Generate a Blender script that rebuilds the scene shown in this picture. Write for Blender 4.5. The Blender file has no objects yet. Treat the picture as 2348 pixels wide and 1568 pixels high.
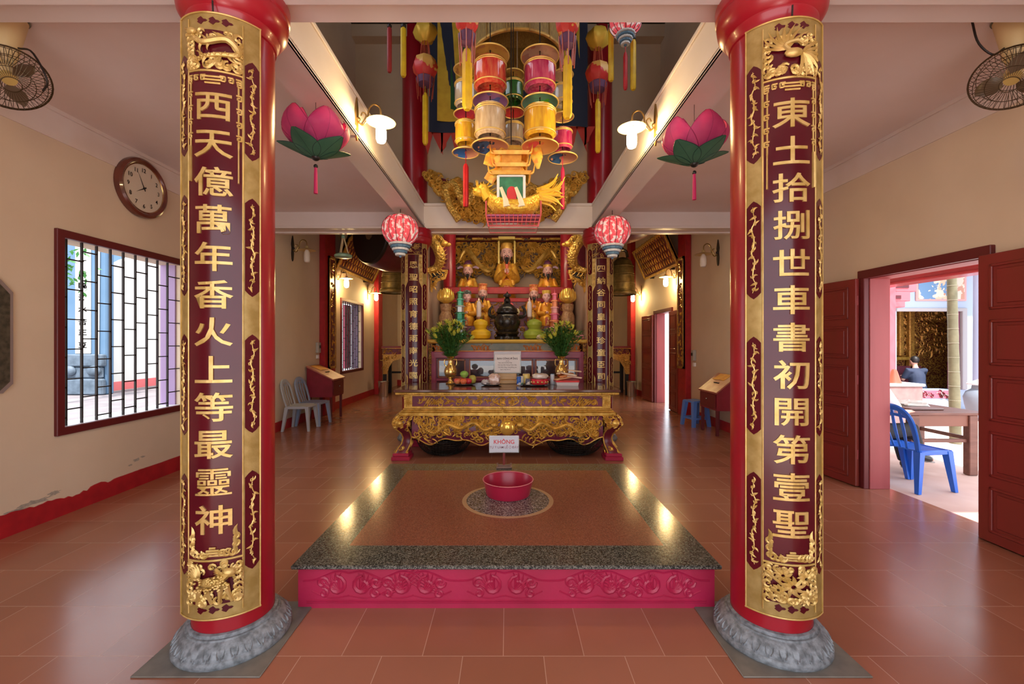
import bpy, bmesh, math, random
from mathutils import Vector, Matrix
PI = math.pi
C = bpy.context.scene
COL = C.collection
# ---------------------------------------------------------------- camera
F = 984.0                      # focal length in pixels of the 2348 wide frame
VX, VY, EYE = 1165.0, 785.0, 1.55
cam_d = bpy.data.cameras.new('camera')
cam_d.sensor_width = 36.0
cam_d.lens = F / 2348 * 36.0
cam_d.shift_x = (1174 - VX) / 2348
cam_d.shift_y = (VY - 784) / 2348
cam_d.clip_start = 0.05
cam = bpy.data.objects.new('camera', cam_d)
COL.objects.link(cam)
cam.location = (0, 0, EYE)
cam.rotation_euler = (PI / 2, 0, 0)
C.camera = cam
# ---------------------------------------------------------------- sky, sun, exposure
w = bpy.data.worlds.new('sky'); C.world = w; w.use_nodes = True
bg = w.node_tree.nodes['Background']
bg.inputs[0].default_value = (0.86, 0.92, 1.0, 1)
bg.inputs[1].default_value = 2.3
sd = bpy.data.lights.new('sun', 'SUN'); sd.energy = 6.0; sd.angle = 0.02; sd.color = (1, 0.95, 0.88)
so = bpy.data.objects.new('sun', sd); COL.objects.link(so)
so.rotation_euler = (math.radians(30), 0, 0)
C.view_settings.view_transform = 'Standard'
C.view_settings.look = 'None'
C.view_settings.exposure = 0.62
C.view_settings.gamma = 1.0
C.view_settings.use_curve_mapping = False
try:
    C.cycles.max_bounces = 8; C.cycles.diffuse_bounces = 5; C.cycles.transparent_max_bounces = 12
    C.cycles.sample_clamp_indirect = 6.0
    C.cycles.caustics_refractive = False; C.cycles.blur_glossy = .6
except Exception:
    pass


def X(px, d): return (px - VX) * d / F
def Z(py, d): return EYE - (py - VY) * d / F
# ---------------------------------------------------------------- helpers
class MB:
    """collects shapes; build() links them as one mesh object"""
    def __init__(s):
        s.v = []; s.f = []; s.mi = []; s.m = 0
    def add(s, vs, fs):
        b = len(s.v)
        s.v.extend([tuple(p) for p in vs])
        for f in fs:
            s.f.append([b + i for i in f]); s.mi.append(s.m)
        return s
    def box(s, x0, x1, y0, y1, z0, z1, b=0.0, T=None):
        if b <= 0:
            vs = [(x, y, z) for z in (z0, z1) for x, y in ((x0, y0), (x1, y0), (x1, y1), (x0, y1))]
            fs = [(3, 2, 1, 0), (4, 5, 6, 7), (0, 1, 5, 4), (1, 2, 6, 5), (2, 3, 7, 6), (3, 0, 4, 7)]
        else:
            b = min(b, (x1 - x0) * .45, (y1 - y0) * .45, (z1 - z0) * .45)
            def ring(i, z, c):
                a0, a1, b0, b1 = x0 + i, x1 - i, y0 + i, y1 - i
                return [(a0 + c, b0, z), (a1 - c, b0, z), (a1, b0 + c, z), (a1, b1 - c, z), (a1 - c, b1, z), (a0 + c, b1, z), (a0, b1 - c, z), (a0, b0 + c, z)]
            vs = ring(b, z0, b * .3) + ring(0, z0 + b, b) + ring(0, z1 - b, b) + ring(b, z1, b * .3)
            fs = [tuple(range(7, -1, -1)), tuple(range(24, 32))]
            for k in range(3):
                for i in range(8):
                    j = (i + 1) % 8
                    fs.append((k * 8 + i, k * 8 + j, k * 8 + 8 + j, k * 8 + 8 + i))
        if T: vs = [T(*p) for p in vs]
        return s.add(vs, fs)
    def rings(s, rs, cap=True, closed=True):
        n = len(rs[0]); vs = [p for r in rs for p in r]; fs = []
        for k in range(len(rs) - 1):
            for i in range(n if closed else n - 1):
                j = (i + 1) % n
                fs.append((k * n + i, k * n + j, (k + 1) * n + j, (k + 1) * n + i))
        if cap:
            fs.append(tuple(range(n - 1, -1, -1))); fs.append(tuple((len(rs) - 1) * n + i for i in range(n)))
        return s.add(vs, fs)
    def lathe(s, prof, n=24, c=(0, 0, 0), cap=True, T=None, sx=1, sy=1, wav=None):
        rs = []
        for r, z in prof:
            ring = []
            for i in range(n):
                a = 2 * PI * i / n
                q = r * (1 + (wav[1] * math.cos(wav[0] * a) if wav else 0))
                p = (c[0] + q * math.cos(a) * sx, c[1] + q * math.sin(a) * sy, c[2] + z)
                ring.append(T(*p) if T else p)
            rs.append(ring)
        return s.rings(rs, cap)
    def tube(s, pts, r, n=6, cap=True, flat=1.0, T=None, up=None):
        pts = [Vector(p) for p in pts]; m = len(pts)
        rr = r if isinstance(r, (list, tuple)) else [r] * m
        u = None; rs = []
        for i, p in enumerate(pts):
            t = (pts[min(i + 1, m - 1)] - pts[max(i - 1, 0)])
            t = t.normalized() if t.length > 1e-9 else Vector((0, 0, 1))
            if u is None:
                a = Vector(up) if up else (Vector((0, 1, 0)) if abs(t.y) < .9 else Vector((1, 0, 0)))
                u = (a - t * a.dot(t)).normalized()
            else:
                u = u - t * u.dot(t)
                u = u.normalized() if u.length > 1e-9 else t.orthogonal().normalized()
            w_ = t.cross(u)
            ring = [p + (u * math.cos(2 * PI * k / n) * flat + w_ * math.sin(2 * PI * k / n)) * rr[i] for k in range(n)]
            rs.append([T(*q) if T else q for q in ring])
        return s.rings(rs, cap)
    def ell(s, c, r, nu=12, nv=8, R=None, T=None):
        if not isinstance(r, (tuple, list)): r = (r, r, r)
        rs = []
        for k in range(nv + 1):
            th = PI * max(.02, min(.98, k / nv)) if k in (0, nv) else PI * k / nv
            ring = []
            for i in range(nu):
                a = 2 * PI * i / nu
                p = Vector((r[0] * math.sin(th) * math.cos(a), r[1] * math.sin(th) * math.sin(a), -r[2] * math.cos(th)))
                if R: p = R @ p
                p = p + Vector(c)
                ring.append(T(*p) if T else p)
            rs.append(ring)
        return s.rings(rs)
    def prism(s, poly, h0, h1, T):
        """poly in (u,v), extruded h0..h1; T(u,v,h) -> point"""
        n = len(poly)
        vs = [T(u, v, h0) for u, v in poly] + [T(u, v, h1) for u, v in poly]
        fs = [tuple(range(n - 1, -1, -1)), tuple(range(n, 2 * n))]
        for i in range(n):
            j = (i + 1) % n
            fs.append((i, j, n + j, n + i))
        return s.add(vs, fs)
    def sheet(s, fn, nu, nv):
        vs = [fn(i / nu, j / nv) for j in range(nv + 1) for i in range(nu + 1)]
        fs = [(j * (nu + 1) + i, j * (nu + 1) + i + 1, (j + 1) * (nu + 1) + i + 1, (j + 1) * (nu + 1) + i) for j in range(nv) for i in range(nu)]
        return s.add(vs, fs)
    def slab(s, fn, nu, nv):
        """closed plate: fn(u,v,side) with side 0 / 1"""
        n0 = (nu + 1) * (nv + 1)
        vs = [fn(i / nu, j / nv, k) for k in (0, 1) for j in range(nv + 1) for i in range(nu + 1)]
        I = lambda i, j, k: k * n0 + j * (nu + 1) + i
        fs = []
        for j in range(nv):
            for i in range(nu):
                fs.append((I(i, j, 0), I(i + 1, j, 0), I(i + 1, j + 1, 0), I(i, j + 1, 0)))
                fs.append((I(i, j + 1, 1), I(i + 1, j + 1, 1), I(i + 1, j, 1), I(i, j, 1)))
        for i in range(nu):
            fs.append((I(i + 1, 0, 0), I(i, 0, 0), I(i, 0, 1), I(i + 1, 0, 1)))
            fs.append((I(i, nv, 0), I(i + 1, nv, 0), I(i + 1, nv, 1), I(i, nv, 1)))
        for j in range(nv):
            fs.append((I(0, j, 0), I(0, j + 1, 0), I(0, j + 1, 1), I(0, j, 1)))
            fs.append((I(nu, j + 1, 0), I(nu, j, 0), I(nu, j, 1), I(nu, j + 1, 1)))
        return s.add(vs, fs)
    def text(s, body, size, T, extrude=.004, bold=.0, slices=0, sx=1.0, sy=1.0):
        """text centred at (0,0) in (u,v); T(u,v,h) -> point"""
        vs, fs = text_shape(body, bold, slices)
        return s.add([T(x * size * sx, y * size * sy, z * extrude) for x, y, z in vs], fs)
    def build(s, name, mats, parent=None, smooth=35, label=None, at=None):
        me = bpy.data.meshes.new(name)
        org = Vector((0, 0, 0))
        if parent is not None:
            q = parent
            while q is not None:
                org = org + q.location; q = q.parent
        if at is not None: org = Vector(at)
        me.from_pydata([(p[0] - org[0], p[1] - org[1], p[2] - org[2]) for p in s.v], [], s.f)
        mats = mats if isinstance(mats, (list, tuple)) else [mats]
        for m in mats: me.materials.append(m)
        if len(mats) > 1: me.polygons.foreach_set('material_index', s.mi)
        bm = bmesh.new(); bm.from_mesh(me); bmesh.ops.recalc_face_normals(bm, faces=bm.faces); bm.to_mesh(me); bm.free()
        if smooth:
            me.polygons.foreach_set('use_smooth', [True] * len(me.polygons))
            try: me.set_sharp_from_angle(angle=math.radians(smooth))
            except Exception: pass
        me.update()
        o = bpy.data.objects.new(name, me); COL.objects.link(o)
        if parent is not None: o.parent = parent
        if at is not None: o.location = org
        if label: o['label'] = label
        return o


_tc = {}
def text_shape(body, bold, slices):
    k = (body, bold, slices)
    if k in _tc: return _tc[k]
    cu = bpy.data.curves.new('txt', 'FONT'); cu.body = body; cu.size = 1; cu.align_x = 'CENTER'; cu.extrude = 1; cu.offset = bold; cu.resolution_u = 3
    ob = bpy.data.objects.new('txt', cu); COL.objects.link(ob)
    bpy.context.view_layer.update()
    me = bpy.data.meshes.new_from_object(ob.evaluated_get(bpy.context.evaluated_depsgraph_get()))
    bm = bmesh.new(); bm.from_mesh(me)
    if bm.verts:
        x0 = min(v.co.x for v in bm.verts); x1 = max(v.co.x for v in bm.verts); y0 = min(v.co.y for v in bm.verts); y1 = max(v.co.y for v in bm.verts)
        bmesh.ops.translate(bm, verts=bm.verts, vec=(-(x0 + x1) / 2, -(y0 + y1) / 2, 0))
        for q in range(1, slices):
            xx = (x1 - x0) * (q / slices - .5)
            bmesh.ops.bisect_plane(bm, geom=bm.verts[:] + bm.edges[:] + bm.faces[:], plane_co=(xx, 0, 0), plane_no=(1, 0, 0))
    bm.verts.index_update()
    r = ([tuple(v.co) for v in bm.verts], [[v.index for v in f.verts] for f in bm.faces])
    bm.free(); bpy.data.objects.remove(ob); bpy.data.curves.remove(cu); bpy.data.meshes.remove(me)
    _tc[k] = r
    return r


def tag(o, label, cat, group=None, kind=None):
    o['label'] = label; o['category'] = cat
    if group: o['group'] = group
    if kind: o['kind'] = kind
    return o


def thing(name, label, cat, loc=(0, 0, 0), group=None, rz=0):
    o = bpy.data.objects.new(name, None); COL.objects.link(o)
    o.empty_display_size = .1; o.location = loc; o.rotation_euler = (0, 0, rz)
    return tag(o, label, cat, group)


def struct(name, mb, m, label=None, smooth=30, parent=None):
    o = mb.build(name, m, parent, smooth)
    if parent is None:
        o['kind'] = 'structure'
        tag(o, label or name.replace('_', ' '), 'structure')
    return o


def dup(root, loc, rz=None, label=None, mats=None):
    def cp(o, par):
        c = o.copy(); COL.objects.link(c)
        if par is not None: c.parent = par
        if mats and c.type == 'MESH':
            for i, sl in enumerate(c.material_slots):
                if sl.material and sl.material.name in mats:
                    mt = mats[sl.material.name]; sl.link = 'OBJECT'; sl.material = mt
        for ch in list(o.children): cp(ch, c)
        return c
    r = cp(root, None); r.location = loc
    if rz is not None: r.rotation_euler = (0, 0, rz)
    if label: r['label'] = label
    return r


def scroll(mb, c, R, turns, a0, sgn, th, T, tail=0.0, n=5, k=12, h=0.006):
    """a tapering spiral scroll of carving in the (u,v) plane"""
    pts = []; rr = []
    for i in range(k):
        t = i / (k - 1)
        r = R * (1 - t) ** .8 * .92 + R * .08
        a = a0 + sgn * 2 * PI * turns * t
        pts.append((c[0] + r * math.cos(a), c[1] + r * math.sin(a), h)); rr.append(th * (.35 + .9 * math.sin(PI * min(1, t * 1.05 + .12))))
    mb.tube(pts, rr, n, T=T, up=(0, 0, 1))


def flame(mb, c, L, a, bend, th, T, n=4, h=.006, k=5):
    pts = []; rr = []
    x, y = c
    for i in range(k):
        t = i / (k - 1)
        pts.append((x, y, h)); rr.append(max(.0006, th * (1 - t) ** .7 * (.55 + .8 * min(1, t * 3))))
        x += L / (k - 1) * math.cos(a); y += L / (k - 1) * math.sin(a); a += bend / (k - 1)
    mb.tube(pts, rr, n, T=T, up=(0, 0, 1))


def carving(mb, u0, u1, v0, v1, n, size, T, seed=1, th=.18, inside=None, h=.006, flames=.5, k=11):
    """fills a panel with scrolls and flame leaves"""
    R = random.Random(seed)
    for i in range(n):
        for _ in range(12):
            u = R.uniform(u0, u1); v = R.uniform(v0, v1)
            if inside is None or inside(u, v): break
        else: continue
        sz = size * R.uniform(.55, 1.15)
        hh = h * R.uniform(.3, 1.2)
        if R.random() < flames:
            flame(mb, (u, v), sz * 2.2, R.uniform(0, 2 * PI), R.choice((-1, 1)) * R.uniform(.8, 2.4), sz * th * 1.3, T, h=hh)
        else:
            scroll(mb, (u, v), sz, R.uniform(.8, 1.5), R.uniform(0, 2 * PI), R.choice((-1, 1)), sz * th, T, h=hh, k=k, n=4)


def lerp(a, b, t): return a + (b - a) * t
def spline(pts, n):
    """catmull-rom through pts"""
    P = [Vector(p) for p in pts]; P = [P[0] * 2 - P[1]] + P + [P[-1] * 2 - P[-2]]
    out = []; m = len(P) - 3
    for i in range(n + 1):
        x = i / n * m; k = min(int(x), m - 1); t = x - k
        a, b, c, d = P[k:k + 4]
        out.append(.5 * ((2 * b) + (c - a) * t + (2 * a - 5 * b + 4 * c - d) * t * t + (3 * b - a - 3 * c + d) * t ** 3))
    return out
# ---------------------------------------------------------------- materials (all node based)
_mats = {}
def M(name, col, rough=.5, metal=0.0, col2=None, nscale=6.0, ndet=3.0, lo=.35, hi=.65, bump=0.0, bscale=40.0, emis=None, es=1.0,
      trans=0.0, coat=0.0, alpha=1.0, stretch=None, spec=None, sheer=0.0, wave=None, rvar=0.0):
    if name in _mats: return _mats[name]
    m = bpy.data.materials.new(name); m.use_nodes = True
    nt = m.node_tree; N = nt.nodes; L = nt.links; p = N['Principled BSDF']
    c4 = lambda c: (c[0], c[1], c[2], 1)
    p.inputs['Base Color'].default_value = c4(col); p.inputs['Roughness'].default_value = rough; p.inputs['Metallic'].default_value = metal
    if spec is not None: p.inputs['Specular IOR Level'].default_value = spec
    if trans: p.inputs['Transmission Weight'].default_value = trans
    if coat: p.inputs['Coat Weight'].default_value = coat; p.inputs['Coat Roughness'].default_value = .06
    if alpha < 1: p.inputs['Alpha'].default_value = alpha
    tc = N.new('ShaderNodeTexCoord'); vec = tc.outputs['Object']
    if stretch:
        mp = N.new('ShaderNodeMapping'); mp.inputs['Scale'].default_value = stretch; L.new(vec, mp.inputs[0]); vec = mp.outputs[0]
    if col2 is not None:
        if wave:
            nz = N.new('ShaderNodeTexWave'); nz.inputs['Scale'].default_value = nscale; nz.inputs['Distortion'].default_value = wave; nz.inputs['Detail'].default_value = ndet
            L.new(vec, nz.inputs['Vector']); fac = nz.outputs['Fac']
        else:
            nz = N.new('ShaderNodeTexNoise'); nz.inputs['Scale'].default_value = nscale; nz.inputs['Detail'].default_value = ndet
            L.new(vec, nz.inputs['Vector']); fac = nz.outputs['Fac']
        rp = N.new('ShaderNodeValToRGB'); rp.color_ramp.elements[0].position = lo; rp.color_ramp.elements[1].position = hi
        rp.color_ramp.elements[0].color = c4(col); rp.color_ramp.elements[1].color = c4(col2)
        L.new(fac, rp.inputs[0]); L.new(rp.outputs[0], p.inputs['Base Color'])
        if emis == 'base': L.new(rp.outputs[0], p.inputs['Emission Color']); p.inputs['Emission Strength'].default_value = es
        if rvar:
            mr = N.new('ShaderNodeMapRange'); mr.inputs['To Min'].default_value = rough; mr.inputs['To Max'].default_value = rough + rvar
            L.new(fac, mr.inputs['Value']); L.new(mr.outputs[0], p.inputs['Roughness'])
    if emis is not None and emis != 'base':
        p.inputs['Emission Color'].default_value = c4(emis); p.inputs['Emission Strength'].default_value = es
    if bump:
        nb = N.new('ShaderNodeTexNoise'); nb.inputs['Scale'].default_value = bscale; nb.inputs['Detail'].default_value = 3
        bp = N.new('ShaderNodeBump'); bp.inputs['Strength'].default_value = bump; bp.inputs['Distance'].default_value = .01
        L.new(vec, nb.inputs['Vector']); L.new(nb.outputs['Fac'], bp.inputs['Height']); L.new(bp.outputs[0], p.inputs['Normal'])
    if sheer:
        tr = N.new('ShaderNodeBsdfTranslucent'); mx = N.new('ShaderNodeMixShader'); mx.inputs[0].default_value = sheer
        src = p.inputs['Base Color']
        if src.is_linked: L.new(src.links[0].from_socket, tr.inputs[0])
        else: tr.inputs[0].default_value = c4(col)
        L.new(p.outputs[0], mx.inputs[1]); L.new(tr.outputs[0], mx.inputs[2]); L.new(mx.outputs[0], N['Material Output'].inputs[0])
    _mats[name] = m
    return m


def bump_tex(m, kind, scale, strength, dist=.004, rot=0.0, **kw):
    """adds a voronoi / brick / wave height to a material"""
    nt = m.node_tree; N = nt.nodes; L = nt.links; p = N['Principled BSDF']
    tc = N.new('ShaderNodeTexCoord'); mp = N.new('ShaderNodeMapping'); mp.inputs['Rotation'].default_value = (0, rot, 0); L.new(tc.outputs['Object'], mp.inputs[0])
    t = N.new({'voronoi': 'ShaderNodeTexVoronoi', 'wave': 'ShaderNodeTexWave', 'checker': 'ShaderNodeTexChecker'}[kind])
    t.inputs['Scale'].default_value = scale
    L.new(mp.outputs[0], t.inputs['Vector'])
    b = N.new('ShaderNodeBump'); b.inputs['Strength'].default_value = strength; b.inputs['Distance'].default_value = dist
    L.new(t.outputs[1] if kind == 'checker' else t.outputs[0], b.inputs['Height'])
    src = p.inputs['Normal']
    if src.is_linked: L.new(src.links[0].from_socket, b.inputs['Normal'])
    L.new(b.outputs[0], src)
    return m


def tile_mat():
    m = bpy.data.materials.new('terracotta_tiles'); m.use_nodes = True
    N = m.node_tree.nodes; L = m.node_tree.links; p = N['Principled BSDF']
    tc = N.new('ShaderNodeTexCoord'); mp = N.new('ShaderNodeMapping'); mp.inputs['Location'].default_value = (.224, -2.121 + .4 * 20, 0)
    L.new(tc.outputs['Object'], mp.inputs[0])
    br = N.new('ShaderNodeTexBrick'); br.offset = .5; br.inputs['Scale'].default_value = 1
    br.inputs['Brick Width'].default_value = .4; br.inputs['Row Height'].default_value = .4; br.inputs['Mortar Size'].default_value = .0022; br.inputs['Mortar Smooth'].default_value = .3
    br.inputs['Color1'].default_value = (.35, .135, .082, 1); br.inputs['Color2'].default_value = (.40, .16, .10, 1); br.inputs['Mortar'].default_value = (.58, .34, .25, 1)
    L.new(mp.outputs[0], br.inputs['Vector'])
    nz = N.new('ShaderNodeTexNoise'); nz.inputs['Scale'].default_value = 1.1; nz.inputs['Detail'].default_value = 3; L.new(tc.outputs['Object'], nz.inputs['Vector'])
    mx = N.new('ShaderNodeMix'); mx.data_type = 'RGBA'; mx.blend_type = 'MULTIPLY'; mx.inputs[0].default_value = .45
    rp = N.new('ShaderNodeValToRGB'); rp.color_ramp.elements[0].position = .3; rp.color_ramp.elements[1].position = .7
    rp.color_ramp.elements[0].color = (.62, .6, .6, 1); rp.color_ramp.elements[1].color = (1, 1, 1, 1)
    L.new(nz.outputs['Fac'], rp.inputs[0]); L.new(br.outputs['Color'], mx.inputs[6]); L.new(rp.outputs[0], mx.inputs[7]); L.new(mx.outputs[2], p.inputs['Base Color'])
    n2 = N.new('ShaderNodeTexNoise'); n2.inputs['Scale'].default_value = 7; n2.inputs['Detail'].default_value = 5; L.new(tc.outputs['Object'], n2.inputs['Vector'])
    mr = N.new('ShaderNodeMapRange'); mr.inputs['To Min'].default_value = .19; mr.inputs['To Max'].default_value = .245; L.new(n2.outputs['Fac'], mr.inputs['Value']); L.new(mr.outputs[0], p.inputs['Roughness'])
    bp = N.new('ShaderNodeBump'); bp.inputs['Strength'].default_value = .25; bp.inputs['Distance'].default_value = .002; bp.invert = True
    L.new(br.outputs['Fac'], bp.inputs['Height']); L.new(bp.outputs[0], p.inputs['Normal'])
    return m


def granite(name, c1, c2, c3, scale=160, rough=.12):
    m = bpy.data.materials.new(name); m.use_nodes = True
    N = m.node_tree.nodes; L = m.node_tree.links; p = N['Principled BSDF']
    tc = N.new('ShaderNodeTexCoord')
    v = N.new('ShaderNodeTexVoronoi'); v.inputs['Scale'].default_value = scale; L.new(tc.outputs['Object'], v.inputs['Vector'])
    rp = N.new('ShaderNodeValToRGB'); e = rp.color_ramp.elements
    e[0].position = .2; e[0].color = (*c1, 1); e[1].position = .62; e[1].color = (*c2, 1)
    k = e.new(.85); k.color = (*c3, 1)
    sx = N.new('ShaderNodeSeparateColor'); L.new(v.outputs['Color'], sx.inputs[0]); L.new(sx.outputs[0], rp.inputs[0])
    L.new(rp.outputs[0], p.inputs['Base Color']); p.inputs['Roughness'].default_value = rough
    return m


WALL = M('cream_plaster', (.68, .55, .41), .75, col2=(.63, .50, .365), nscale=1.3, ndet=6, bump=.05, bscale=60)
CEIL = M('painted_ceiling', (.78, .68, .66), .6, col2=(.72, .60, .55), nscale=.9, ndet=5)
BEAM = M('painted_beam', (.74, .67, .65), .42, col2=(.70, .62, .58), nscale=2, ndet=4)
REDPAINT = M('red_lacquer_paint', (.36, .006, .020), .3, col2=(.31, .008, .016), nscale=3, coat=.15)
REDTRIM = M('red_trim_paint', (.42, .012, .02), .45, col2=(.32, .008, .016), nscale=9, ndet=5)
CRIMSON = M('crimson_relief_paint', (.43, .014, .065), .42, col2=(.36, .012, .05), nscale=4, bump=.1, bscale=30)
MAROON = M('maroon_lacquer', (.085, .004, .010), .2, col2=(.065, .003, .008), nscale=3, coat=.12, spec=.35)
MAROON2 = M('dark_red_lacquer', (.16, .012, .025), .3, col2=(.11, .008, .018), nscale=8)
PURPLE = M('plum_lacquer', (.20, .025, .06), .35, col2=(.15, .015, .04), nscale=9)
GOLD = M('gilded_wood', (.76, .47, .10), .34, .5, col2=(.50, .27, .04), nscale=14, bump=.12, bscale=90)
GOLD2 = M('pale_gold_leaf', (.66, .46, .17), .38, .45, col2=(.52, .34, .09), nscale=18, bump=.1, bscale=60)
GOLDD = bump_tex(M('gold_diaper_ground', (.44, .31, .11), .42, .4, col2=(.33, .22, .06), nscale=20), 'checker', 75, .5, .003, PI / 4)
DKGOLD = M('old_gilding', (.58, .34, .07), .4, .5, col2=(.34, .15, .035), nscale=30, bump=.2, bscale=80)
CARVED = M('carved_gilt_ground', (.10, .012, .014), .4, .2, col2=(.52, .30, .06), nscale=45, ndet=4, lo=.45, hi=.56, bump=.6, bscale=60)
BRASS = M('brass', (.80, .55, .18), .22, .9)
DKWOOD = M('polished_dark_wood', (.13, .05, .035), .16, col2=(.09, .032, .022), nscale=5, stretch=(1, 12, 1), coat=.4)
DOORWOOD = M('red_brown_door_paint', (.235, .024, .022), .36, col2=(.19, .028, .018), nscale=3, stretch=(1, 1, .3))
DOORWOOD2 = M('rose_door_jamb_paint', (.33, .055, .06), .45, col2=(.28, .04, .045), nscale=3, stretch=(2, 2, .3))
STONE = M('grey_carved_stone', (.11, .12, .13), .55, col2=(.27, .295, .32), nscale=34, ndet=7, bump=.45, bscale=40)
SLABSTONE = M('stone_slab', (.13, .12, .105), .6, col2=(.19, .175, .15), nscale=10, ndet=5)
IRON = M('dark_iron', (.03, .022, .02), .5, .5)
BLACK = M('black_paint', (.012, .011, .011), .4)
BRONZE = M('bronze', (.16, .12, .05), .4, .7, col2=(.26, .19, .08), nscale=10)
BLKBRONZE = M('blackened_bronze', (.025, .022, .02), .25, .6, col2=(.05, .04, .03), nscale=15)
WHITE = M('white_paint', (.78, .78, .78), .5)
CREAMPL = M('cream_plastic', (.72, .55, .28), .4)
GREYPL = M('grey_plastic', (.40, .42, .46), .38)
BLUEPL = M('blue_plastic', (.015, .13, .62), .3)
BLUEPL2 = M('light_blue_plastic', (.10, .22, .60), .35)
SKIN = M('painted_skin', (.72, .42, .32), .4)
HAIR = M('black_hair', (.015, .012, .012), .5)
STEEL = M('stainless_steel', (.55, .53, .50), .25, .9)
GREEN = M('leaf_green', (.03, .13, .03), .5, col2=(.06, .20, .04), nscale=20)
YEL = M('yellow_silk', (.85, .60, .02), .5, col2=(.72, .46, .015), nscale=10, sheer=.2)
REDS = M('red_silk', (.62, .015, .02), .5, col2=(.5, .01, .02), nscale=10, sheer=.2)
TILE = tile_mat()
GRAN = granite('dark_granite', (.02, .022, .02), (.10, .10, .085), (.18, .175, .15), 170, .16)
REDGRAN = granite('red_granite', (.22, .068, .04), (.31, .115, .072), (.18, .07, .045), 190, .17)
GRANMED = granite('speckled_granite', (.03, .03, .032), (.16, .13, .13), (.34, .30, .28), 140, .2)
BULB = M('lit_bulb', (1, .85, .5), .3, emis=(1, .70, .30), es=140)
GLASS = M('clear_glass', (.95, .97, .97), .02, trans=1.0)
FILLTUBE2 = M('well_fill_tube', (1, .95, .85), .3, emis=(1, .84, .58), es=9)  # weaker glow of the unseen tube added for the well lanterns
FILLTUBE = M('altar_fill_tube', (1, .95, .85), .3, emis=(1, .84, .58), es=46)  # glow of the unseen tube added to brighten the altar
BULBOFF = M('frosted_bulb', (.80, .74, .68), .3)
# ---------------------------------------------------------------- the hall
def wall_x(name, x0, x1, y0, y1, z0, z1, ops, m, label):
    mb = MB(); ys = y0
    for a, b, c, d in sorted(ops):
        mb.box(x0, x1, ys, a, z0, z1)
        if c > z0: mb.box(x0, x1, a, b, z0, c)
        mb.box(x0, x1, a, b, d, z1); ys = b
    mb.box(x0, x1, ys, y1, z0, z1)
    return struct(name, mb, m, label, smooth=0)

XL, XR = -4.0, 3.8
W1 = (3.84, 5.30, .78, 2.50); W2 = (10.28, 11.75, .85, 2.56)
D1 = (3.42, 4.56, 0, 2.25); D2 = (9.95, 11.06, 0, 2.30)
mb = MB(); mb.box(-4.3, 4.05, -1.2, 16, -.1, 0); struct('floor', mb, TILE, 'terracotta tile floor of the hall')
wall_x('wall_left', XL - .28, XL, -1.0, 16, 0, 5.2, [W1, W2], WALL, 'cream left wall with two barred windows')
wall_x('wall_right', XR, XR + .24, -1.0, 16, 0, 5.2, [D1, D2], WALL, 'cream right wall with two red doorways')
mb = MB(); mb.box(-4.3, 4.05, 15.5, 15.7, 0, 5.2); struct('wall_back', mb, WALL, 'cream far end wall', 0)
# aisle ceilings, beams
mb = MB(); mb.box(-4.0, -1.45, -1.0, 6.8, 3.61, 3.75); struct('ceiling_left', mb, CEIL, 'flat painted ceiling over the left aisle', 0)
mb = MB(); mb.box(1.45, 3.8, -1.0, 6.8, 3.61, 3.75); struct('ceiling_right', mb, CEIL, 'flat painted ceiling over the right aisle', 0)
mb = MB(); mb.box(-1.5, 1.5, -1.0, 2.05, 3.61, 3.75); struct('ceiling_front', mb, CEIL, 'flat painted ceiling before the front beam', 0)
mb = MB(); mb.box(-4.0, 3.8, 2.03, 2.30, 3.35, 3.74, .012); mb.box(-4.0, 3.8, 1.96, 2.52, 3.42, 3.74, .012); struct('beam_front', mb, BEAM, 'painted cross beam on the two front columns')
mb = MB(); mb.box(-4.0, -2.5, -1.0, -.75, 0, 3.75); mb.box(2.4, 3.8, -1.0, -.75, 0, 3.75); struct('wall_front', mb, WALL, 'front wall with the wide open entrance', 0)
mb = MB(); mb.box(-4.0, 3.8, -1.0, -.7, 3.1, 3.75); struct('beam_entrance', mb, BEAM, 'painted beam over the open entrance', 0)


def side_beam(name, s, label):
    mb = MB()
    a, b = sorted((s * 1.33, s * 1.57)); mb.box(a, b, 2.4, 6.9, 3.37, 3.73)
    i = s * 1.33
    for z0, z1, t in ((3.35, 3.385, .018), (3.405, 3.43, .012), (3.70, 3.735, .015)):
        a, b = sorted((i, i - s * t)); mb.box(a, b, 2.4, 6.8, z0, z1, .004)
    a, b = sorted((s * 1.57, s * 1.312)); mb.box(a, b, 2.4, 6.8, 3.35, 3.37)
    struct(name, mb, BEAM, label)
side_beam('beam_left', -1, 'painted long beam left of the light well')
side_beam('beam_right', 1, 'painted long beam right of the light well')
mb = MB(); mb.box(-4.0, 3.8, 6.78, 7.06, 3.35, 3.75); mb.box(-4.0, 3.8, 6.755, 6.8, 3.70, 3.745, .006); mb.box(-4.0, 3.8, 6.76, 6.8, 3.35, 3.385, .004)
mb.box(-4.0, 3.8, 6.99, 7.08, 3.33, 3.36, .004); struct('beam_rear', mb, BEAM, 'painted cross beam before the altar', 30)
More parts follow.
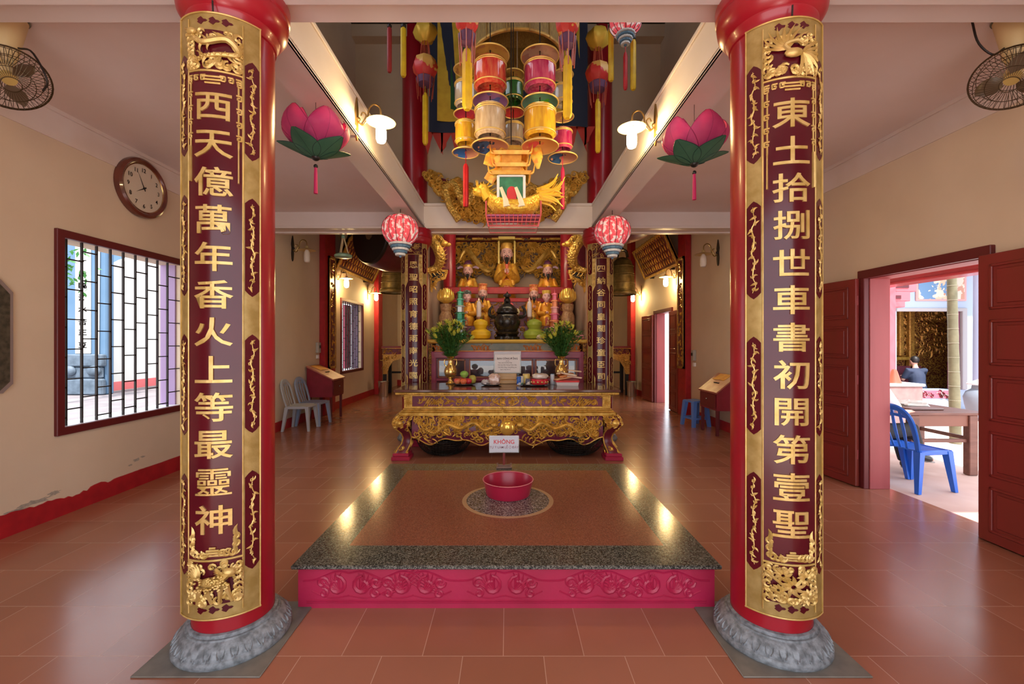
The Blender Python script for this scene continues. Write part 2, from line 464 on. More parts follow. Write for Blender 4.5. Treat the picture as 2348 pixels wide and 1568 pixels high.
# light well above the beams
WELL = M('well_plaster', (.52, .41, .31), .8, col2=(.46, .35, .26), nscale=1.5)
for nm, x0, x1, lb in (('wall_well_left', -2.6, -2.46, 'tall plaster wall left of the light well'), ('wall_well_right', 2.46, 2.6, 'tall plaster wall right of the light well')):
    mb = MB(); mb.box(x0, x1, 2.1, 7.1, 3.7, 5.25); mb.box(x0, x1, 5.0, 7.1, 5.25, 6.7); mb.box(x0, x1, 2.1, 5.0, 6.5, 6.7); struct(nm, mb, WELL, lb, 0)  # high side openings added out of view to bring daylight into the well
mb = MB(); mb.box(-2.5, 2.5, 6.92, 7.06, 3.7, 6.7); struct('wall_well_back', mb, WELL, 'tall plaster wall over the rear beam', 0)
mb = MB(); mb.box(-2.5, -1.4, 2.3, 6.95, 3.74, 3.78); mb.box(1.4, 2.5, 2.3, 6.95, 3.74, 3.78); struct('trim_1', mb, WELL, 'ledges along the light well', 0)
mb = MB(); mb.box(-2.6, 2.6, 1.96, 2.1, 3.7, 6.7); struct('wall_well_front', mb, WELL, 'plaster wall over the front beam', 0)
DARKROOF = M('dark_roof_boards', (.03, .022, .018), .7)
mb = MB(); mb.box(-2.6, 2.6, 2.0, 7.1, 6.55, 6.7); struct('ceiling_well', mb, DARKROOF, 'dark roof boards over the light well', 0)
mb = MB(); mb.box(-2.46, 2.46, 6.74, 6.92, 6.36, 6.55); struct('trim_2', mb, WELL, 'plaster band under the well roof', 0)
# rear hall roof with an unseen raised part added, side-open to light the altar
mb = MB(); mb.box(-4.3, 4.05, 8.6, 16, 5.0, 5.2); mb.box(-4.3, -1.9, 7.0, 8.6, 5.0, 5.2); mb.box(1.9, 4.05, 7.0, 8.6, 5.0, 5.2)
mb.box(-4.3, -1.9, 6.96, 7.06, 3.75, 5.0); mb.box(1.9, 4.05, 6.96, 7.06, 3.75, 5.0); mb.box(-2.0, 2.0, 7.0, 8.8, 6.3, 6.45); mb.box(-1.9, 1.9, 8.6, 8.7, 5.2, 6.3)  # unseen upright panels over the aisles added to block direct sun
struct('ceiling_rear', mb, DARKROOF, 'dark rear roof with an unseen raised part added to daylight the altar', 0)
# shrine back wall
SHRW = M('shrine_plaster', (.64, .46, .33), .8, col2=(.58, .41, .29), nscale=2)
mb = MB(); mb.box(-1.95, 1.9, 9.9, 10.05, 0, 5.0); struct('wall_shrine', mb, SHRW, 'cream wall behind the altar statues', 0)
mb = MB(); mb.box(-1.62, -1.42, 7.6, 9.9, 0, 5.0); struct('wall_shrine_left', mb, SHRW, 'cream side wall left of the altar', 0)
mb = MB(); mb.box(1.40, 1.60, 7.6, 9.9, 0, 5.0); struct('wall_shrine_right', mb, SHRW, 'cream side wall right of the altar', 0)


# baseboards, with the peeling top edge of the left one
def baseboard(name, x, s, y0, y1, label, rag=0.0, h=.17):
    R = random.Random(3); mb = MB(); n = int((y1 - y0) / .035); prev = None; rs = []
    off = 0
    for i in range(n + 1):
        y = lerp(y0, y1, i / n)
        off += R.uniform(-.014, .014); off *= .86
        g = 1 if y < 4.35 else .1
        z = h + rag * g * (off + (R.uniform(-.01, .012)) - (.03 * math.sin(y * 5) if y < 4.1 else 0))
        a, b = x, x + s * .012
        rs.append([(a, y, 0), (b, y, 0), (b, y, z), (a, y, z)])
    mb.rings(rs); struct(name, mb, REDTRIM, label, 0)
baseboard('baseboard_left', XL, 1, -1, 9.08, 'red painted baseboard with a flaking top edge along the left wall', 1.0)
baseboard('baseboard_left_rear', XL, 1, 9.66, 12.8, 'red painted baseboard under the far left window')
baseboard('baseboard_right', XR, -1, 4.62, 8.9, 'red painted baseboard between the right doors')
baseboard('baseboard_right_rear', XR, -1, 11.1, 12.8, 'red painted baseboard beyond the far right door')
mb = MB(); mb.box(-4, -1.95, 15.48, 15.5, 0, .2); mb.box(1.9, 3.8, 15.48, 15.5, 0, .2); struct('baseboard_back', mb, REDTRIM, 'red baseboard along the far end wall', 0)
# flaked plaster patches
FLAKE = M('bare_cement', (.30, .27, .23), .9, col2=(.42, .36, .29), nscale=30, bump=.4, bscale=80)
R_ = random.Random(8); mb = MB()
for y, z, a, b in ((3.62, .20, .17, .024), (3.78, .225, .06, .02), (3.48, .18, .12, .016), (4.62, .285, .05, .02), (4.70, .30, .04, .012), (4.54, .25, .03, .01)):
    poly = []
    for i in range(22):
        t = 2 * PI * i / 22; k = R_.uniform(.45, 1.1)
        poly.append((y + a * k * math.cos(t), z + b * k * math.sin(t)))
    mb.prism(poly, 0, .0025, lambda u, v, h: (XL + h, u, v))
struct('trim_3', mb, FLAKE, 'bare cement patches above the left baseboard', 0)
# cornice bands
COVE = M('cornice_paint', (.74, .65, .61), .6, col2=(.68, .57, .50), nscale=2)
mb = MB(); mb.box(XL, XL + .012, -1, 6.78, 3.34, 3.60); mb.box(XL, XL + .03, -1, 6.78, 3.575, 3.61); struct('trim_4', mb, COVE, 'painted cornice band of the left wall', 0)
mb = MB(); mb.box(XR - .012, XR, -1, 6.78, 3.34, 3.60); mb.box(XR - .03, XR, -1, 6.78, 3.575, 3.61); struct('trim_5', mb, COVE, 'painted cornice band of the right wall', 0)
# pilasters
for nm, x0, x1, y0, y1, lb in (('pilaster_left_front', XL, XL + .12, 9.09, 9.65, 'red pilaster of the left wall behind the red offering box'), ('pilaster_left_rear', XL, XL + .14, 12.8, 13.2, 'red pilaster at the far end of the left wall'),
                               ('pilaster_right_front', XR - .12, XR, 8.9, 9.3, 'red pilaster of the right wall before the far door'), ('pilaster_right_rear', XR - .14, XR, 12.8, 13.2, 'red pilaster at the far end of the right wall')):
    mb = MB(); mb.box(x0, x1, y0, y1, 0, 5.0, .01); struct(nm, mb, REDTRIM, lb)


# ---- windows with brick-bond bars
LILAC = M('lilac_reveal_paint', (.36, .24, .42), .6)
FRAMEW = M('maroon_window_frame', (.12, .01, .012), .45)


def window(name, o, bars, label, thick=.0065):
    y0, y1, z0, z1 = o
    r = MB()
    for a, b, c, d in ((y0 - .06, y0 + .01, z0 - .06, z1 + .06), (y1 - .01, y1 + .06, z0 - .06, z1 + .06), (y0, y1, z0 - .06, z0 + .01), (y0, y1, z1 - .01, z1 + .06)):
        r.box(XL - .02, XL + .03, a, b, c, d, .005)
    root = struct(name, r, FRAMEW, label)
    g = MB(); n = len(bars)
    for i, y in enumerate(bars):
        g.box(XL - .075, XL - .055, y - thick, y + thick, z0, z1)
    ed = [y0] + list(bars) + [y1]; hgt = (z1 - z0) / 6.2
    for i in range(len(ed) - 1):
        k = 0
        while True:
            z = z0 + hgt * (k + (.28, .55, .9, .18, .62)[i % 5]); k += 1
            if z > z1 - .05: break
            g.box(XL - .075, XL - .055, ed[i], ed[i + 1], z - thick * .8, z + thick * .8)
    g.build('security_bars', IRON, root, 0)
    v = MB(); v.box(XL - .278, XL - .1, y1 - .02, y1 + .0, z0, z1)
    v.build('reveal_lining', LILAC, root, 0)
    s = MB(); s.box(XL - .3, XL - .02, y0, y1, z0 - .02, z0 + .005); s.build('sill', WHITE, root, 0)
    return root
window('window_1', W1, [3.944 + .147 * k for k in range(9)], 'maroon framed barred window below the clock')
w2 = window('window_2', W2, [10.28 + .147 * k for k in range(1, 10)], 'maroon framed barred window beyond the red offering box', .007)
sh = MB()
for k in range(2):
    sh.box(XL - .32 - .04 * k, XL - .29 - .04 * k, 11.36, 11.74, .86, 2.55, .006)
sh.build('shutter', M('plum_shutter_paint', (.27, .04, .08), .5), w2)


# ---- doors: frame + two folded leaves of raised panels
def leaf(mb, w, h, n, th, T):
    st = .085
    mb.box(0, w, -th / 2, th / 2, 0, h, .004, T=T)
    ph = (h - .08 * (n + 1)) / n
    for k in range(n):
        z0 = .08 + k * (ph + .08)
        for s in (-1, 1):
            # moulded frame, then a raised field
            for a, b, c, d in ((st, w - st, z0, z0 + .022), (st, w - st, z0 + ph - .022, z0 + ph), (st, st + .022, z0, z0 + ph), (w - st - .022, w - st, z0, z0 + ph)):
                y0, y1 = sorted((s * th / 2, s * (th / 2 + .011))); mb.box(a, b, y0, y1, c, d, .004, T=T)
            y0, y1 = sorted((s * th / 2, s * (th / 2 + .008))); mb.box(st + .05, w - st - .05, y0, y1, z0 + .045, z0 + ph - .045, .006, T=T)


def door(name, D, label, near_w, far_w, near_off, far_off, lh):
    y0, y1, _, zt = D
    m = MB()
    m.box(XR - .035, XR + .02, y0 - .07, y0 + .02, 0, zt + .06, .005); m.box(XR - .035, XR + .02, y1 - .02, y1 + .06, 0, zt + .06, .005)
    m.box(XR - .039, XR + .018, y0 - .074, y1 + .064, zt - .024, zt + .064, .005)
    root = struct(name, m, FRAMEW, label)
    j = MB(); j.box(XR + .02, XR + .235, y1 - .03, y1 + .02, 0, zt, .004); j.box(XR + .02, XR + .235, y0 - .02, y0 + .025, 0, zt, .004); j.box(XR + .02, XR + .235, y0, y1, zt - .03, zt + .0, .004)
    j.build('jamb_lining', DOORWOOD2, root)
    f = MB(); ca, sa = math.cos(far_off), math.sin(far_off)
    leaf(f, far_w, lh, 5, .045, lambda u, t, z: (XR - .062 - sa * u + ca * t, y1 + .03 + ca * u + sa * t, z + .012))
    f.build('door_leaf', DOORWOOD, root)
    g = MB(); ca, sa = math.cos(near_off), math.sin(near_off)
    leaf(g, near_w, lh, 5, .045, lambda u, t, z: (XR - .064 - sa * u + ca * t, y0 - .03 - ca * u - sa * t, z + .012))
    g.build('door_leaf', DOORWOOD, root)
    h = MB()
    for z in (.3, 1.1, 1.95):
        h.tube([(XR - .06, y1 + .035, z), (XR - .06, y1 + .035, z + .1)], .009, 8); h.tube([(XR - .06, y0 - .035, z), (XR - .06, y0 - .035, z + .1)], .009, 8)
    h.build('hinge', DOORWOOD2, root)
    return root
door('door_1', D1, 'red panelled double door standing open to the sunlit courtyard', 1.05, .60, .02, .11, 2.22)
door('door_2', D2, 'red panelled double door standing open at the far right', .55, .78, .03, .03, 2.25)
# ---------------------------------------------------------------- front columns and couplet boards
def column(label, cx, cy, r, top, group):
    t = thing('column', label, 'column', (cx, cy, 0), group)
    m = MB(); m.lathe([(r, .1), (r * 1.0, top)], 56, (cx, cy, 0)); m.build('shaft', REDPAINT, t)
    m = MB(); m.lathe([(r, top - .32), (r + .008, top - .315), (r + .012, top - .29), (r + .022, top - .275), (r + .024, top - .262), (r + .04, top - .25), (r + .062, top - .215), (r + .07, top - .165), (r + .066, top - .15), (r + .074, top - .14), (r + .076, top - .085), (r + .06, top - .06), (r + .06, top)], 56, (cx, cy, 0), cap=False)
    m.build('capital', REDPAINT, t)
    return t


def plinth(label, cx, cy, r, R):
    t = thing('column_base', label, 'column base', (cx, cy, 0))
    m = MB(); m.lathe([(R * .97, 0), (R, .012), (R * 1.0, .028), (R * .985, .036), (R * .965, .04), (R * .95, .06), (R * .87, .092), (R * .80, .104), (R * .79, .112), (r * 1.09, .113), (r * 1.085, .128), (r * 1.02, .131), (r + .001, .131)], 64, (cx, cy, .006), cap=False)
    # carved leaf ring
    for k in range(28):
        a = 2 * PI * k / 28
        T = lambda u, v, h, a=a: (cx + (R * .955 - v * .55 + h) * math.cos(a + u / R), cy + (R * .955 - v * .55 + h) * math.sin(a + u / R), .05 + .6 * v + h)
        flame(m, (-.022, 0), .085, 1.2, 1.0, .0065, T, h=.005); flame(m, (.022, 0), .085, 1.9, -1.0, .0065, T, h=.005); m.tube([T(-.03, -.01, .004), T(-.03, .075, .004)], .0028, 5)
    m.build('lotus_ring', STONE, t)
    m = MB(); m.box(cx - .30, cx + .30, cy - .29, cy + .29, 0, .008, .003); m.build('footing_slab', SLABSTONE, t)
    return t

FC = [(-1.446, 2.27), (1.386, 2.27)]
col_l = column('red lacquered round column left of the low platform', FC[0][0], FC[0][1], .188, 3.44, 'round red hall columns')
col_r = column('red lacquered round column right of the low platform', FC[1][0], FC[1][1], .188, 3.44, 'round red hall columns')
plinth('carved grey stone base under the left front column', FC[0][0], FC[0][1], .188, .272)
plinth('carved grey stone base under the right front column', FC[1][0], FC[1][1], .188, .272)


def board(label, cx, cy, R, phi0, z0, z1, half, panel, chars, zc0, zc1, csize, seed, motif, detail=1.0, group='couplet boards on the columns', lowpic=True, bold=.012):
    """a curved couplet board; u is arc length (m) right of its centre line, v is height, h is relief"""
    t = thing('couplet_board', label, 'couplet board', (cx, cy, z0), group)
    hu = R * math.radians(half); pu = R * math.radians(panel)
    def T(u, v, h):
        a = phi0 + u / R
        return (cx + (R + h) * math.sin(a), cy - (R + h) * math.cos(a), v)
    m = MB(); n = 26
    m.slab(lambda a, b, s: T(lerp(-hu, hu, a), lerp(z0, z1, b), -.02 if s else 0), n, 24); m.build('board_body', GOLDD, t)
    d = detail
    H = z1 - z0; pt = z1 - .085 * d; pb = z0 + (.075 if d == 1 else .105 * d)       # picture panel limits
    up = zc0 + (.165 if d == 1 else .16) ; lo = zc1 - (.19 if d == 1 else .15)
    # maroon fields: centre, pictures, cartouches
    m = MB()
    def field(u0, u1, v0, v1, h=.002, nu=8, nv=4): m.slab(lambda a, b, s: T(lerp(u0, u1, a), lerp(v0, v1, b), -.005 if s else h), nu, nv)
    field(-pu, pu, lo, up, nv=30); field(-pu, pu, up + .012, pt); field(-pu, pu, pb, lo - .012)
    m.build('lacquer_field', MAROON, t)
    wb = (hu - pu); carts = []
    L_ = (z1 - z0) / 4.55
    for s in (-1, 1):
        for k in range(4):
            uc = s * (pu + wb * .5); v1_ = z1 - .19 * d - k * .232 * (z1 - z0); v0_ = v1_ - .168 * (z1 - z0)
            carts.append((uc, v0_, v1_)); hw = wb * .40; m = MB()
            poly = [(uc - hw, v0_ + .03), (uc - hw * .5, v0_ + .012), (uc, v0_), (uc + hw * .5, v0_ + .012), (uc + hw, v0_ + .03), (uc + hw, v1_ - .03), (uc + hw * .5, v1_ - .012), (uc, v1_), (uc - hw * .5, v1_ - .012), (uc - hw, v1_ - .03)]
            m.prism(poly, -.004, .0022, T); co = m.build('cartouche', MAROON, t)
            m = MB(); Rr = random.Random(seed + k + 7 * s)
            n = 26; ph = Rr.uniform(0, 6); am = wb * .13
            pts = [(uc + am * math.sin(ph + i * .95) * (.6 + .4 * math.sin(i * .7)), lerp(v0_ + .03, v1_ - .03, i / n), .005) for i in range(n + 1)]
            m.tube(pts, [.0026 * (.5 + math.sin(PI * i / n)) * d ** .5 for i in range(n + 1)], 5, T=T, up=(0, 0, 1))
            for i in range(1, n, 2 if d == 1 else 4):
                flame(m, pts[i][:2], .026 * d, Rr.uniform(0, 6.3), Rr.uniform(-2.5, 2.5), .0062 * d, T, h=.005)
                if d == 1: scroll(m, pts[i][:2], .010, 1, Rr.uniform(0, 6), 1, .003, T, h=.005, k=7, n=4)
            m.build('vine_carving', GOLD2, co)
    for zq in (z1 - .042 * d, z0 + .05 * d):
      m = MB()
      for s in (-1, 0, 1):
          for zz in (zq,):
              poly = [(s * .055 * d + .022 * d * math.cos(q) * (1 + .35 * math.cos(3 * q)), zz + .014 * d * math.sin(q) * (1 + .35 * math.cos(4 * q))) for q in [2 * PI * i / 16 for i in range(16)]]
              m.prism(poly, -.003, .002, T)
      m.build('end_piercing', MAROON, t)
    # raised gold rims
    m = MB()
    def line(u0, v0, u1, v1, r=.0035, k=2):
        m.tube([(lerp(u0, u1, i / k), lerp(v0, v1, i / k), .003) for i in range(k + 1)], r, 5, T=T, up=(0, 0, 1))
    for s in (-1, 1):
        line(s * pu, z0 + .03, s * pu, z1 - .03, k=20); line(s * (hu - .004), z0, s * (hu - .004), z1, k=20)
    for v in (up + .006, lo - .006): line(-pu, v, pu, v, .005, 14)
    for v in (z0 + .004, z1 - .004): line(-hu, v, hu, v, .004, 20)
    m.build('gold_rim', GOLD2, t)
    # fret garlands around the upper and lower ends of the centre field
    m = MB(); q = .022 * d
    def fret(u, v, s):
        for a, b, c, e in ((0, 0, 1, 0), (1, 0, 1, 1), (1, 1, .3, 1), (.3, 1, .3, .45), (.3, .45, .7, .45)):
            m.tube([(u + s * q * a, v - q * b, .005), (u + s * q * c, v - q * e, .005)], .0042 * d, 5, T=T, up=(0, 0, 1))
    if motif != 'small':
        for s in (-1, 1):
            for k in range(5):
                fret(s * (pu - .006) - s * q, up - .030 - k * .065, s)
                m.tube([(s * (pu - .018), up - .052 - k * .065, .005), (s * (pu - .018), up - .095 - k * .065, .005)], .004, 5, T=T, up=(0, 0, 1))
            m.tube([(s * (pu - .018), up - .35, .005), (s * (pu - .018), up - .52, .005)], [.009, .011], 5, T=T, flat=.4)
            for k in range(3):
                fret(s * (.03 + k * .032), up - .018, s)
        for k in range(3): m.tube([(-.045 + .006 * k, up - .022 - .016 * k, .006), (.045 - .006 * k, up - .022 - .016 * k, .006)], .005, 5, T=T, up=(0, 0, 1))
        m.build('fret_garland', GOLD2, t); m = MB()
        for s in (-1, 1):
            for k in range(3):
                flame(m, (s * (pu - .025), lo + .02 + k * .04), .06, PI / 2 + s * .4, -s * 1.2, .011, T); scroll(m, (s * (pu - .03), lo + .03 + k * .035), .018, 1.1, k, -s, .005, T, h=.005)
                scroll(m, (s * (.04 + k * .022), lo + .026), .02, 1.1, k, s, .0055, T, h=.005)
        for k in range(4): m.tube([(-.055 + .014 * k, lo + .016 + .013 * k, .006), (.055 - .014 * k, lo + .016 + .013 * k, .006)], .0055, 5, T=T, up=(0, 0, 1))
    else:
        for s in (-1, 1):
            poly = [(s * pu, up), (s * (pu - .05), up), (s * (pu - .05), up - .42), (s * pu, up - .52)]
            m.prism(poly, 0, .006, T)
            for k in range(6): scroll(m, (s * (pu - .025), up - .05 - k * .07), .022, 1.2, k, s, .006, T, h=.008, k=8, n=4)
        m.build('fret_garland', GOLD2, t); m = MB()
        for s in (-1, 1):
            for k in range(3): flame(m, (s * (pu - .03), lo + k * .03), .12, PI / 2 + s * .3, -s, .012, T)
    m.build('fret_garland', GOLD2, t)
    # pictures
    m = MB(); Rp = random.Random(seed + 5)
    def picture(v0, v1, kind):
        c = (v0 + v1) / 2; hh = (v1 - v0) / 2
        def TG(u, v, h, c=c): return T(max(-pu * .97, min(pu * .97, u * 1.22)), c + (v - c) * 1.12, h * 1.2)
        if kind == 'dragon':
            path = spline([(-.085, c + hh * .75, .01), (-.03, c + hh * .2, .016), (.05, c + hh * .45, .014), (.085, c - hh * .1, .014), (.0, c - hh * .35, .016), (-.06, c - hh * .65, .012)], 26)
            m.tube(path, [.005 + .008 * math.sin(PI * min(1, i / 26 + .1)) for i in range(27)], 7, T=TG, up=(0, 0, 1))
            for p in path: m.ell((p.x, p.y, p.z + .006), .006, 6, 4, T=TG)
            for p in path: flame(m, (p.x, p.y), .042, Rp.uniform(0, 6.3), 1.2, .006, TG, h=.014)
            m.ell((-.07, c + hh * .7, .018), (.02, .015, .012), 8, 6, T=TG)
        elif kind == 'beast':
            m.ell((0, c + .01, .012), (.045, .022, .016), 10, 7, T=TG); m.ell((.055, c + .045, .018), (.022, .02, .014), 8, 6, T=TG)
            m.tube([(.02, c + .01, .012), (.05, c + .045, .016)], .018, 6, T=TG)
            for x, dx in ((-.04, -.012), (-.02, .02), (.03, -.005), (.045, .02)): m.tube([(x, c - .005, .014), (x + dx * .5, c - .045, .014), (x + dx, c - .082, .01)], [.012, .007, .006], 5, T=TG)
            for k in range(7): flame(m, (-.05 + .003 * k, c + .02), .07, PI * .6 + .25 * k - .6, .9, .008, TG, h=.014)
            for k in range(60): m.ell((Rp.uniform(-.05, .055), c + Rp.uniform(-.022, .04), .030), .0055, 6, 4, T=TG)
            for k in range(8): flame(m, (.03 + .006 * k, c + .03), .05, PI * .5 + .2 * k, .9, .006, TG, h=.022)
        elif kind == 'phoenix':
            m.ell((.0, c + .0, .016), (.032, .02, .014), 10, 7, T=TG); m.tube(spline([(.0, c, .014), (-.03, c + .035, .016), (.01, c + .05, .016), (.03, c + .035, .016)], 10), .008, 6, T=TG)
            for k in range(8): flame(m, (.03, c), .11, .9 - .34 * k, -.8, .008, TG, h=.012)
            for k in range(8): flame(m, (-.02, c + .02), .11, PI * .95 - .28 * k, -.7, .007, TG, h=.012)
        elif kind == 'blossom':
            for cx_, cv, rr_ in ((0, c, .03), (-.035, c + .045, .02), (.045, c + .035, .022), (-.05, c - .02, .016), (.05, c - .035, .018)):
                for k in range(9): flame(m, (cx_ + rr_ * .3 * math.cos(k * .7), cv + rr_ * .3 * math.sin(k * .7)), rr_ * 1.3, k * .7, .8, .009, TG, h=.012)
            m.tube(spline([(-.09, c + .05, .008), (-.03, c + .0, .01), (.02, c - .04, .01), (.08, c - .06, .008)], 10), .006, 5, T=TG)
        for k in range(16): scroll(m, (Rp.uniform(-pu * .85, pu * .85), v0 + hh * Rp.uniform(.08, .45)), .020, 1.2, Rp.uniform(0, 6), 1, .007, T, h=.008)
        for k in range(14): scroll(m, (Rp.uniform(-pu * .85, pu * .85), v1 - hh * Rp.uniform(.1, .45)), .016, 1.2, Rp.uniform(0, 6), 1, .006, T, h=.007)
        for s in (-1, 1):
            for k in range(7): scroll(m, (s * pu * .84, lerp(v0, v1, .1 + .13 * k)), .020, 1.1, Rp.uniform(0, 6), s, .007, T, h=.008)
    if motif != 'small':
        picture(up + .012, pt, motif[0]); m.build('picture_carving', GOLD2, t); m = MB(); picture(pb, lo - .012, motif[1])
    else:
        carving(m, -pu * .9, pu * .9, up + .02, pt, 26, .03, T, seed, h=.008); m.build('picture_carving', GOLD2, t); m = MB()
        carving(m, -pu * .9, pu * .9, pb, lo - .02, 20, .03, T, seed + 1, h=.008)
    m.build('picture_carving', GOLD2, t)
    # the characters, each one its own piece
    nC = len(chars)
    for i, ch in enumerate(chars):
        m = MB(); v = lerp(zc0, zc1, i / (nC - 1))
        m.text(ch, csize, lambda x, y, h, v=v: T(x, v + y, .0045 + h), .0035, .004 if ch in '靈' else bold, 6, sx=1.10, sy=.92)
        m.build('character', GOLD2, t, 0)
    # hanging nail
    m = MB(); m.tube([T(0, z1 - .002, .0), T(0, z1 + .05, .005)], .004, 6); m.build('hanging_hook', IRON, t)
    return t

board('curved maroon and gold couplet board on the left front column, beast picture at its foot', FC[0][0], FC[0][1], .228, math.radians(10), .225, 3.125, 51.5, 31, '西天億萬年香火上等最靈神', 2.674, .706, .158, 11, ('dragon', 'beast'))
board('curved maroon and gold couplet board on the right front column, blossom picture at its foot', FC[1][0], FC[1][1], .225, math.radians(-8), .225, 3.105, 51.5, 31, '東土拾捌世車書初開第壹聖', 2.645, .683, .158, 29, ('phoenix', 'blossom'))
# ---------------------------------------------------------------- low platform with granite top
t = thing('altar_platform', 'low crimson platform with a polished granite top between the front columns', 'platform', (0, 3.5, 0))
PX0, PX1, PY0, PY1, PZ = -1.225, 1.205, 2.504, 4.52, .27
m = MB(); m.box(PX0, PX1, PY0, PY1, 0, .245); m.build('base', CRIMSON, t, 0)
def TB(u, v, h): return (u, PY0 - h, v)
m = MB()
m.tube([(PX0 + .05, .045, 0), (PX1 - .05, .045, 0)], .006, 5, T=TB); m.tube([(PX0 + .05, .033, 0), (PX1 - .05, .033, 0)], .005, 5, T=TB)
for cx_, w_, big in ((-.925, .20, 1), (-.55, .22, 0), (-.02, .30, 1), (.52, .24, 0), (.905, .22, 1)):
    for s in (-1, 1):
        scroll(m, (cx_ + s * .075, .135), .055, 1.4, PI / 2, s, .011, TB, k=16, h=.002)
        scroll(m, (cx_ + s * .155, .15), .034, 1.2, 0, -s, .009, TB, k=12, h=.002)
        scroll(m, (cx_ + s * .15, .09), .028, 1.2, 2, s, .008, TB, k=12, h=.002)
        for k in range(5): flame(m, (cx_ + s * .06, .11), .11, PI / 2 - s * (.2 + .32 * k), s * .9, .010, TB, h=.002)
        if not big:
            for k in range(4): flame(m, (cx_ - .14 * s, .09 + .012 * k), .22, .25 + .06 * k if s > 0 else PI - .2 - .06 * k, .55 * s, .008, TB, h=.002, k=8)
        m.tube(spline([(cx_ + s * .0, .205, 0), (cx_ + s * .07, .215, 0), (cx_ + s * .14, .19, 0), (cx_ + s * .2, .165, 0), (cx_ + s * .27, .16, 0)], 10), .006, 5, T=TB)
        m.tube(spline([(cx_ + s * .0, .075, 0), (cx_ + s * .08, .06, 0), (cx_ + s * .15, .07, 0), (cx_ + s * .22, .1, 0)], 10), .005, 5, T=TB)
m.build('relief_carving', CRIMSON, t)
m = MB(); m.box(-1.2475, 1.2275, 2.458, 4.535, .246, PZ, .006); m.build('granite_border', GRAN, t)
m = MB(); m.box(-1.0, .98, 2.705, 4.29, PZ - .004, PZ + .0012); m.build('red_granite_panel', REDGRAN, t, 0)
m = MB(); m.lathe([(.37, PZ - .002), (.37, PZ + .002)], 64, (-.002, 3.49, 0)); m.build('pale_ring', M('pale_stone_ring', (.42, .26, .15), .2), t)
m = MB(); m.lathe([(.335, PZ - .002), (.335, PZ + .003)], 64, (-.002, 3.49, 0)); m.build('medallion', GRANMED, t)

t = thing('wash_basin', 'red plastic basin standing on the round granite medallion', 'basin', (0, 3.62, PZ + .003))
REDPL = M('red_plastic', (.36, .010, .04), .32)
m = MB(); m.lathe([(.165, .004), (.178, 0), (.184, .005), (.207, .113), (.213, .118), (.214, .125), (.206, .126), (.200, .115), (.178, .012), (.01, .012)], 40, (0, 3.62, PZ + .003), cap=False); m.build('bowl', REDPL, t)
m = MB(); m.tube([(.211 * math.cos(2 * PI * i / 40), 3.62 + .211 * math.sin(2 * PI * i / 40), PZ + .129) for i in range(41)], .0035, 6); m.build('rim', M('worn_rim', (.62, .22, .22), .4), t)

# notice on a little stand on the platform
t = thing('notice_stand', 'small white notice with red heading on a maroon stand before the altar table', 'sign', (-.04, 4.42, PZ))
m = MB(); m.box(-.19, .108, 4.395, 4.407, .424, .592, .003); m.build('notice_plate', M('notice_white', (.62, .63, .70), .4), t)
m = MB()
for s in (-1, 1): m.box(-.041 + s * .149 - .004, -.041 + s * .149 + .004, 4.393, 4.409, .42, .596, .002)
m.box(-.194, .112, 4.393, 4.409, .590, .596); m.box(-.194, .112, 4.393, 4.409, .42, .426); m.build('plate_rim', STEEL, t)
m = MB(); m.text('KHÔNG', .058, lambda x, y, h: (-.041 + x, 4.3945 - h, .538 + y), .001, .015); m.build('heading', M('notice_red', (.62, .06, .07), .5), t, 0)
m = MB(); m.text('TỰ Ý LÀM LỄ Ở ĐÂY', .032, lambda x, y, h: (-.041 + x * 1.02, 4.3945 - h, .480 + y), .001, .01); m.build('lettering', M('notice_ink', (.33, .16, .20), .5), t, 0)
m = MB(); m.box(-.055, -.030, 4.408, 4.425, PZ + .02, .57, .003); m.build('post', DOORWOOD, t)
m = MB()
for s in (-1, 1): m.box(-.04 + s * .07 - .009, -.04 + s * .07 + .009, 4.35, 4.49, PZ + .002, PZ + .022, .003)
m.box(-.115, .03, 4.345, 4.362, PZ + .002, PZ + .022, .003); m.box(-.115, .03, 4.405, 4.43, PZ + .002, PZ + .024, .003); m.build('foot_frame', M('rusty_frame', (.25, .15, .12), .5), t)

# ---------------------------------------------------------------- carved front altar table
TX0, TX1, TY0, TY1 = -1.50, 1.475, 5.62, 6.60
t = thing('altar_table', 'carved and gilded altar table with lion feet and a gold ball', 'table', (0, 6.2, 0))
cxm = (TX0 + TX1) / 2
m = MB(); m.box(TX0, TX1, TY0, TY1, .895, .93, .006); m.build('table_top', DKWOOD, t)
m = MB(); m.box(TX0 + .015, TX1 - .015, TY0 + .015, TY1 - .015, .858, .896, .01)
for k in range(90):
    x = lerp(TX0 + .03, TX1 - .03, k / 89); m.ell((x, TY0 + .016, .874), (.014, .008, .012), 6, 4)
m.build('edge_moulding', GOLD, t)
m = MB(); m.box(-1.37, 1.35, TY0 + .1, TY1 - .1, .66, .86); m.build('frieze', PURPLE, t, 0)
def TF(u, v, h): return (u, TY0 + .1 - h, v)
m = MB()
for z0, z1 in ((.835, .86), (.672, .70)): m.box(-1.375, 1.355, TY0 + .085, TY0 + .11, z0, z1, .004)
for x in (-1.33, 1.31): m.box(x - .055, x + .055, TY0 + .08, TY0 + .12, .67, .86, .006)
for k in range(110):
    x = lerp(-1.36, 1.34, k / 109); m.ell((x, TY0 + .088, .686), (.008, .006, .009), 5, 4)
Rq = random.Random(4)
carving(m, -1.24, 1.22, .715, .82, 120, .042, TF, 77, th=.2, h=.010, flames=.55)
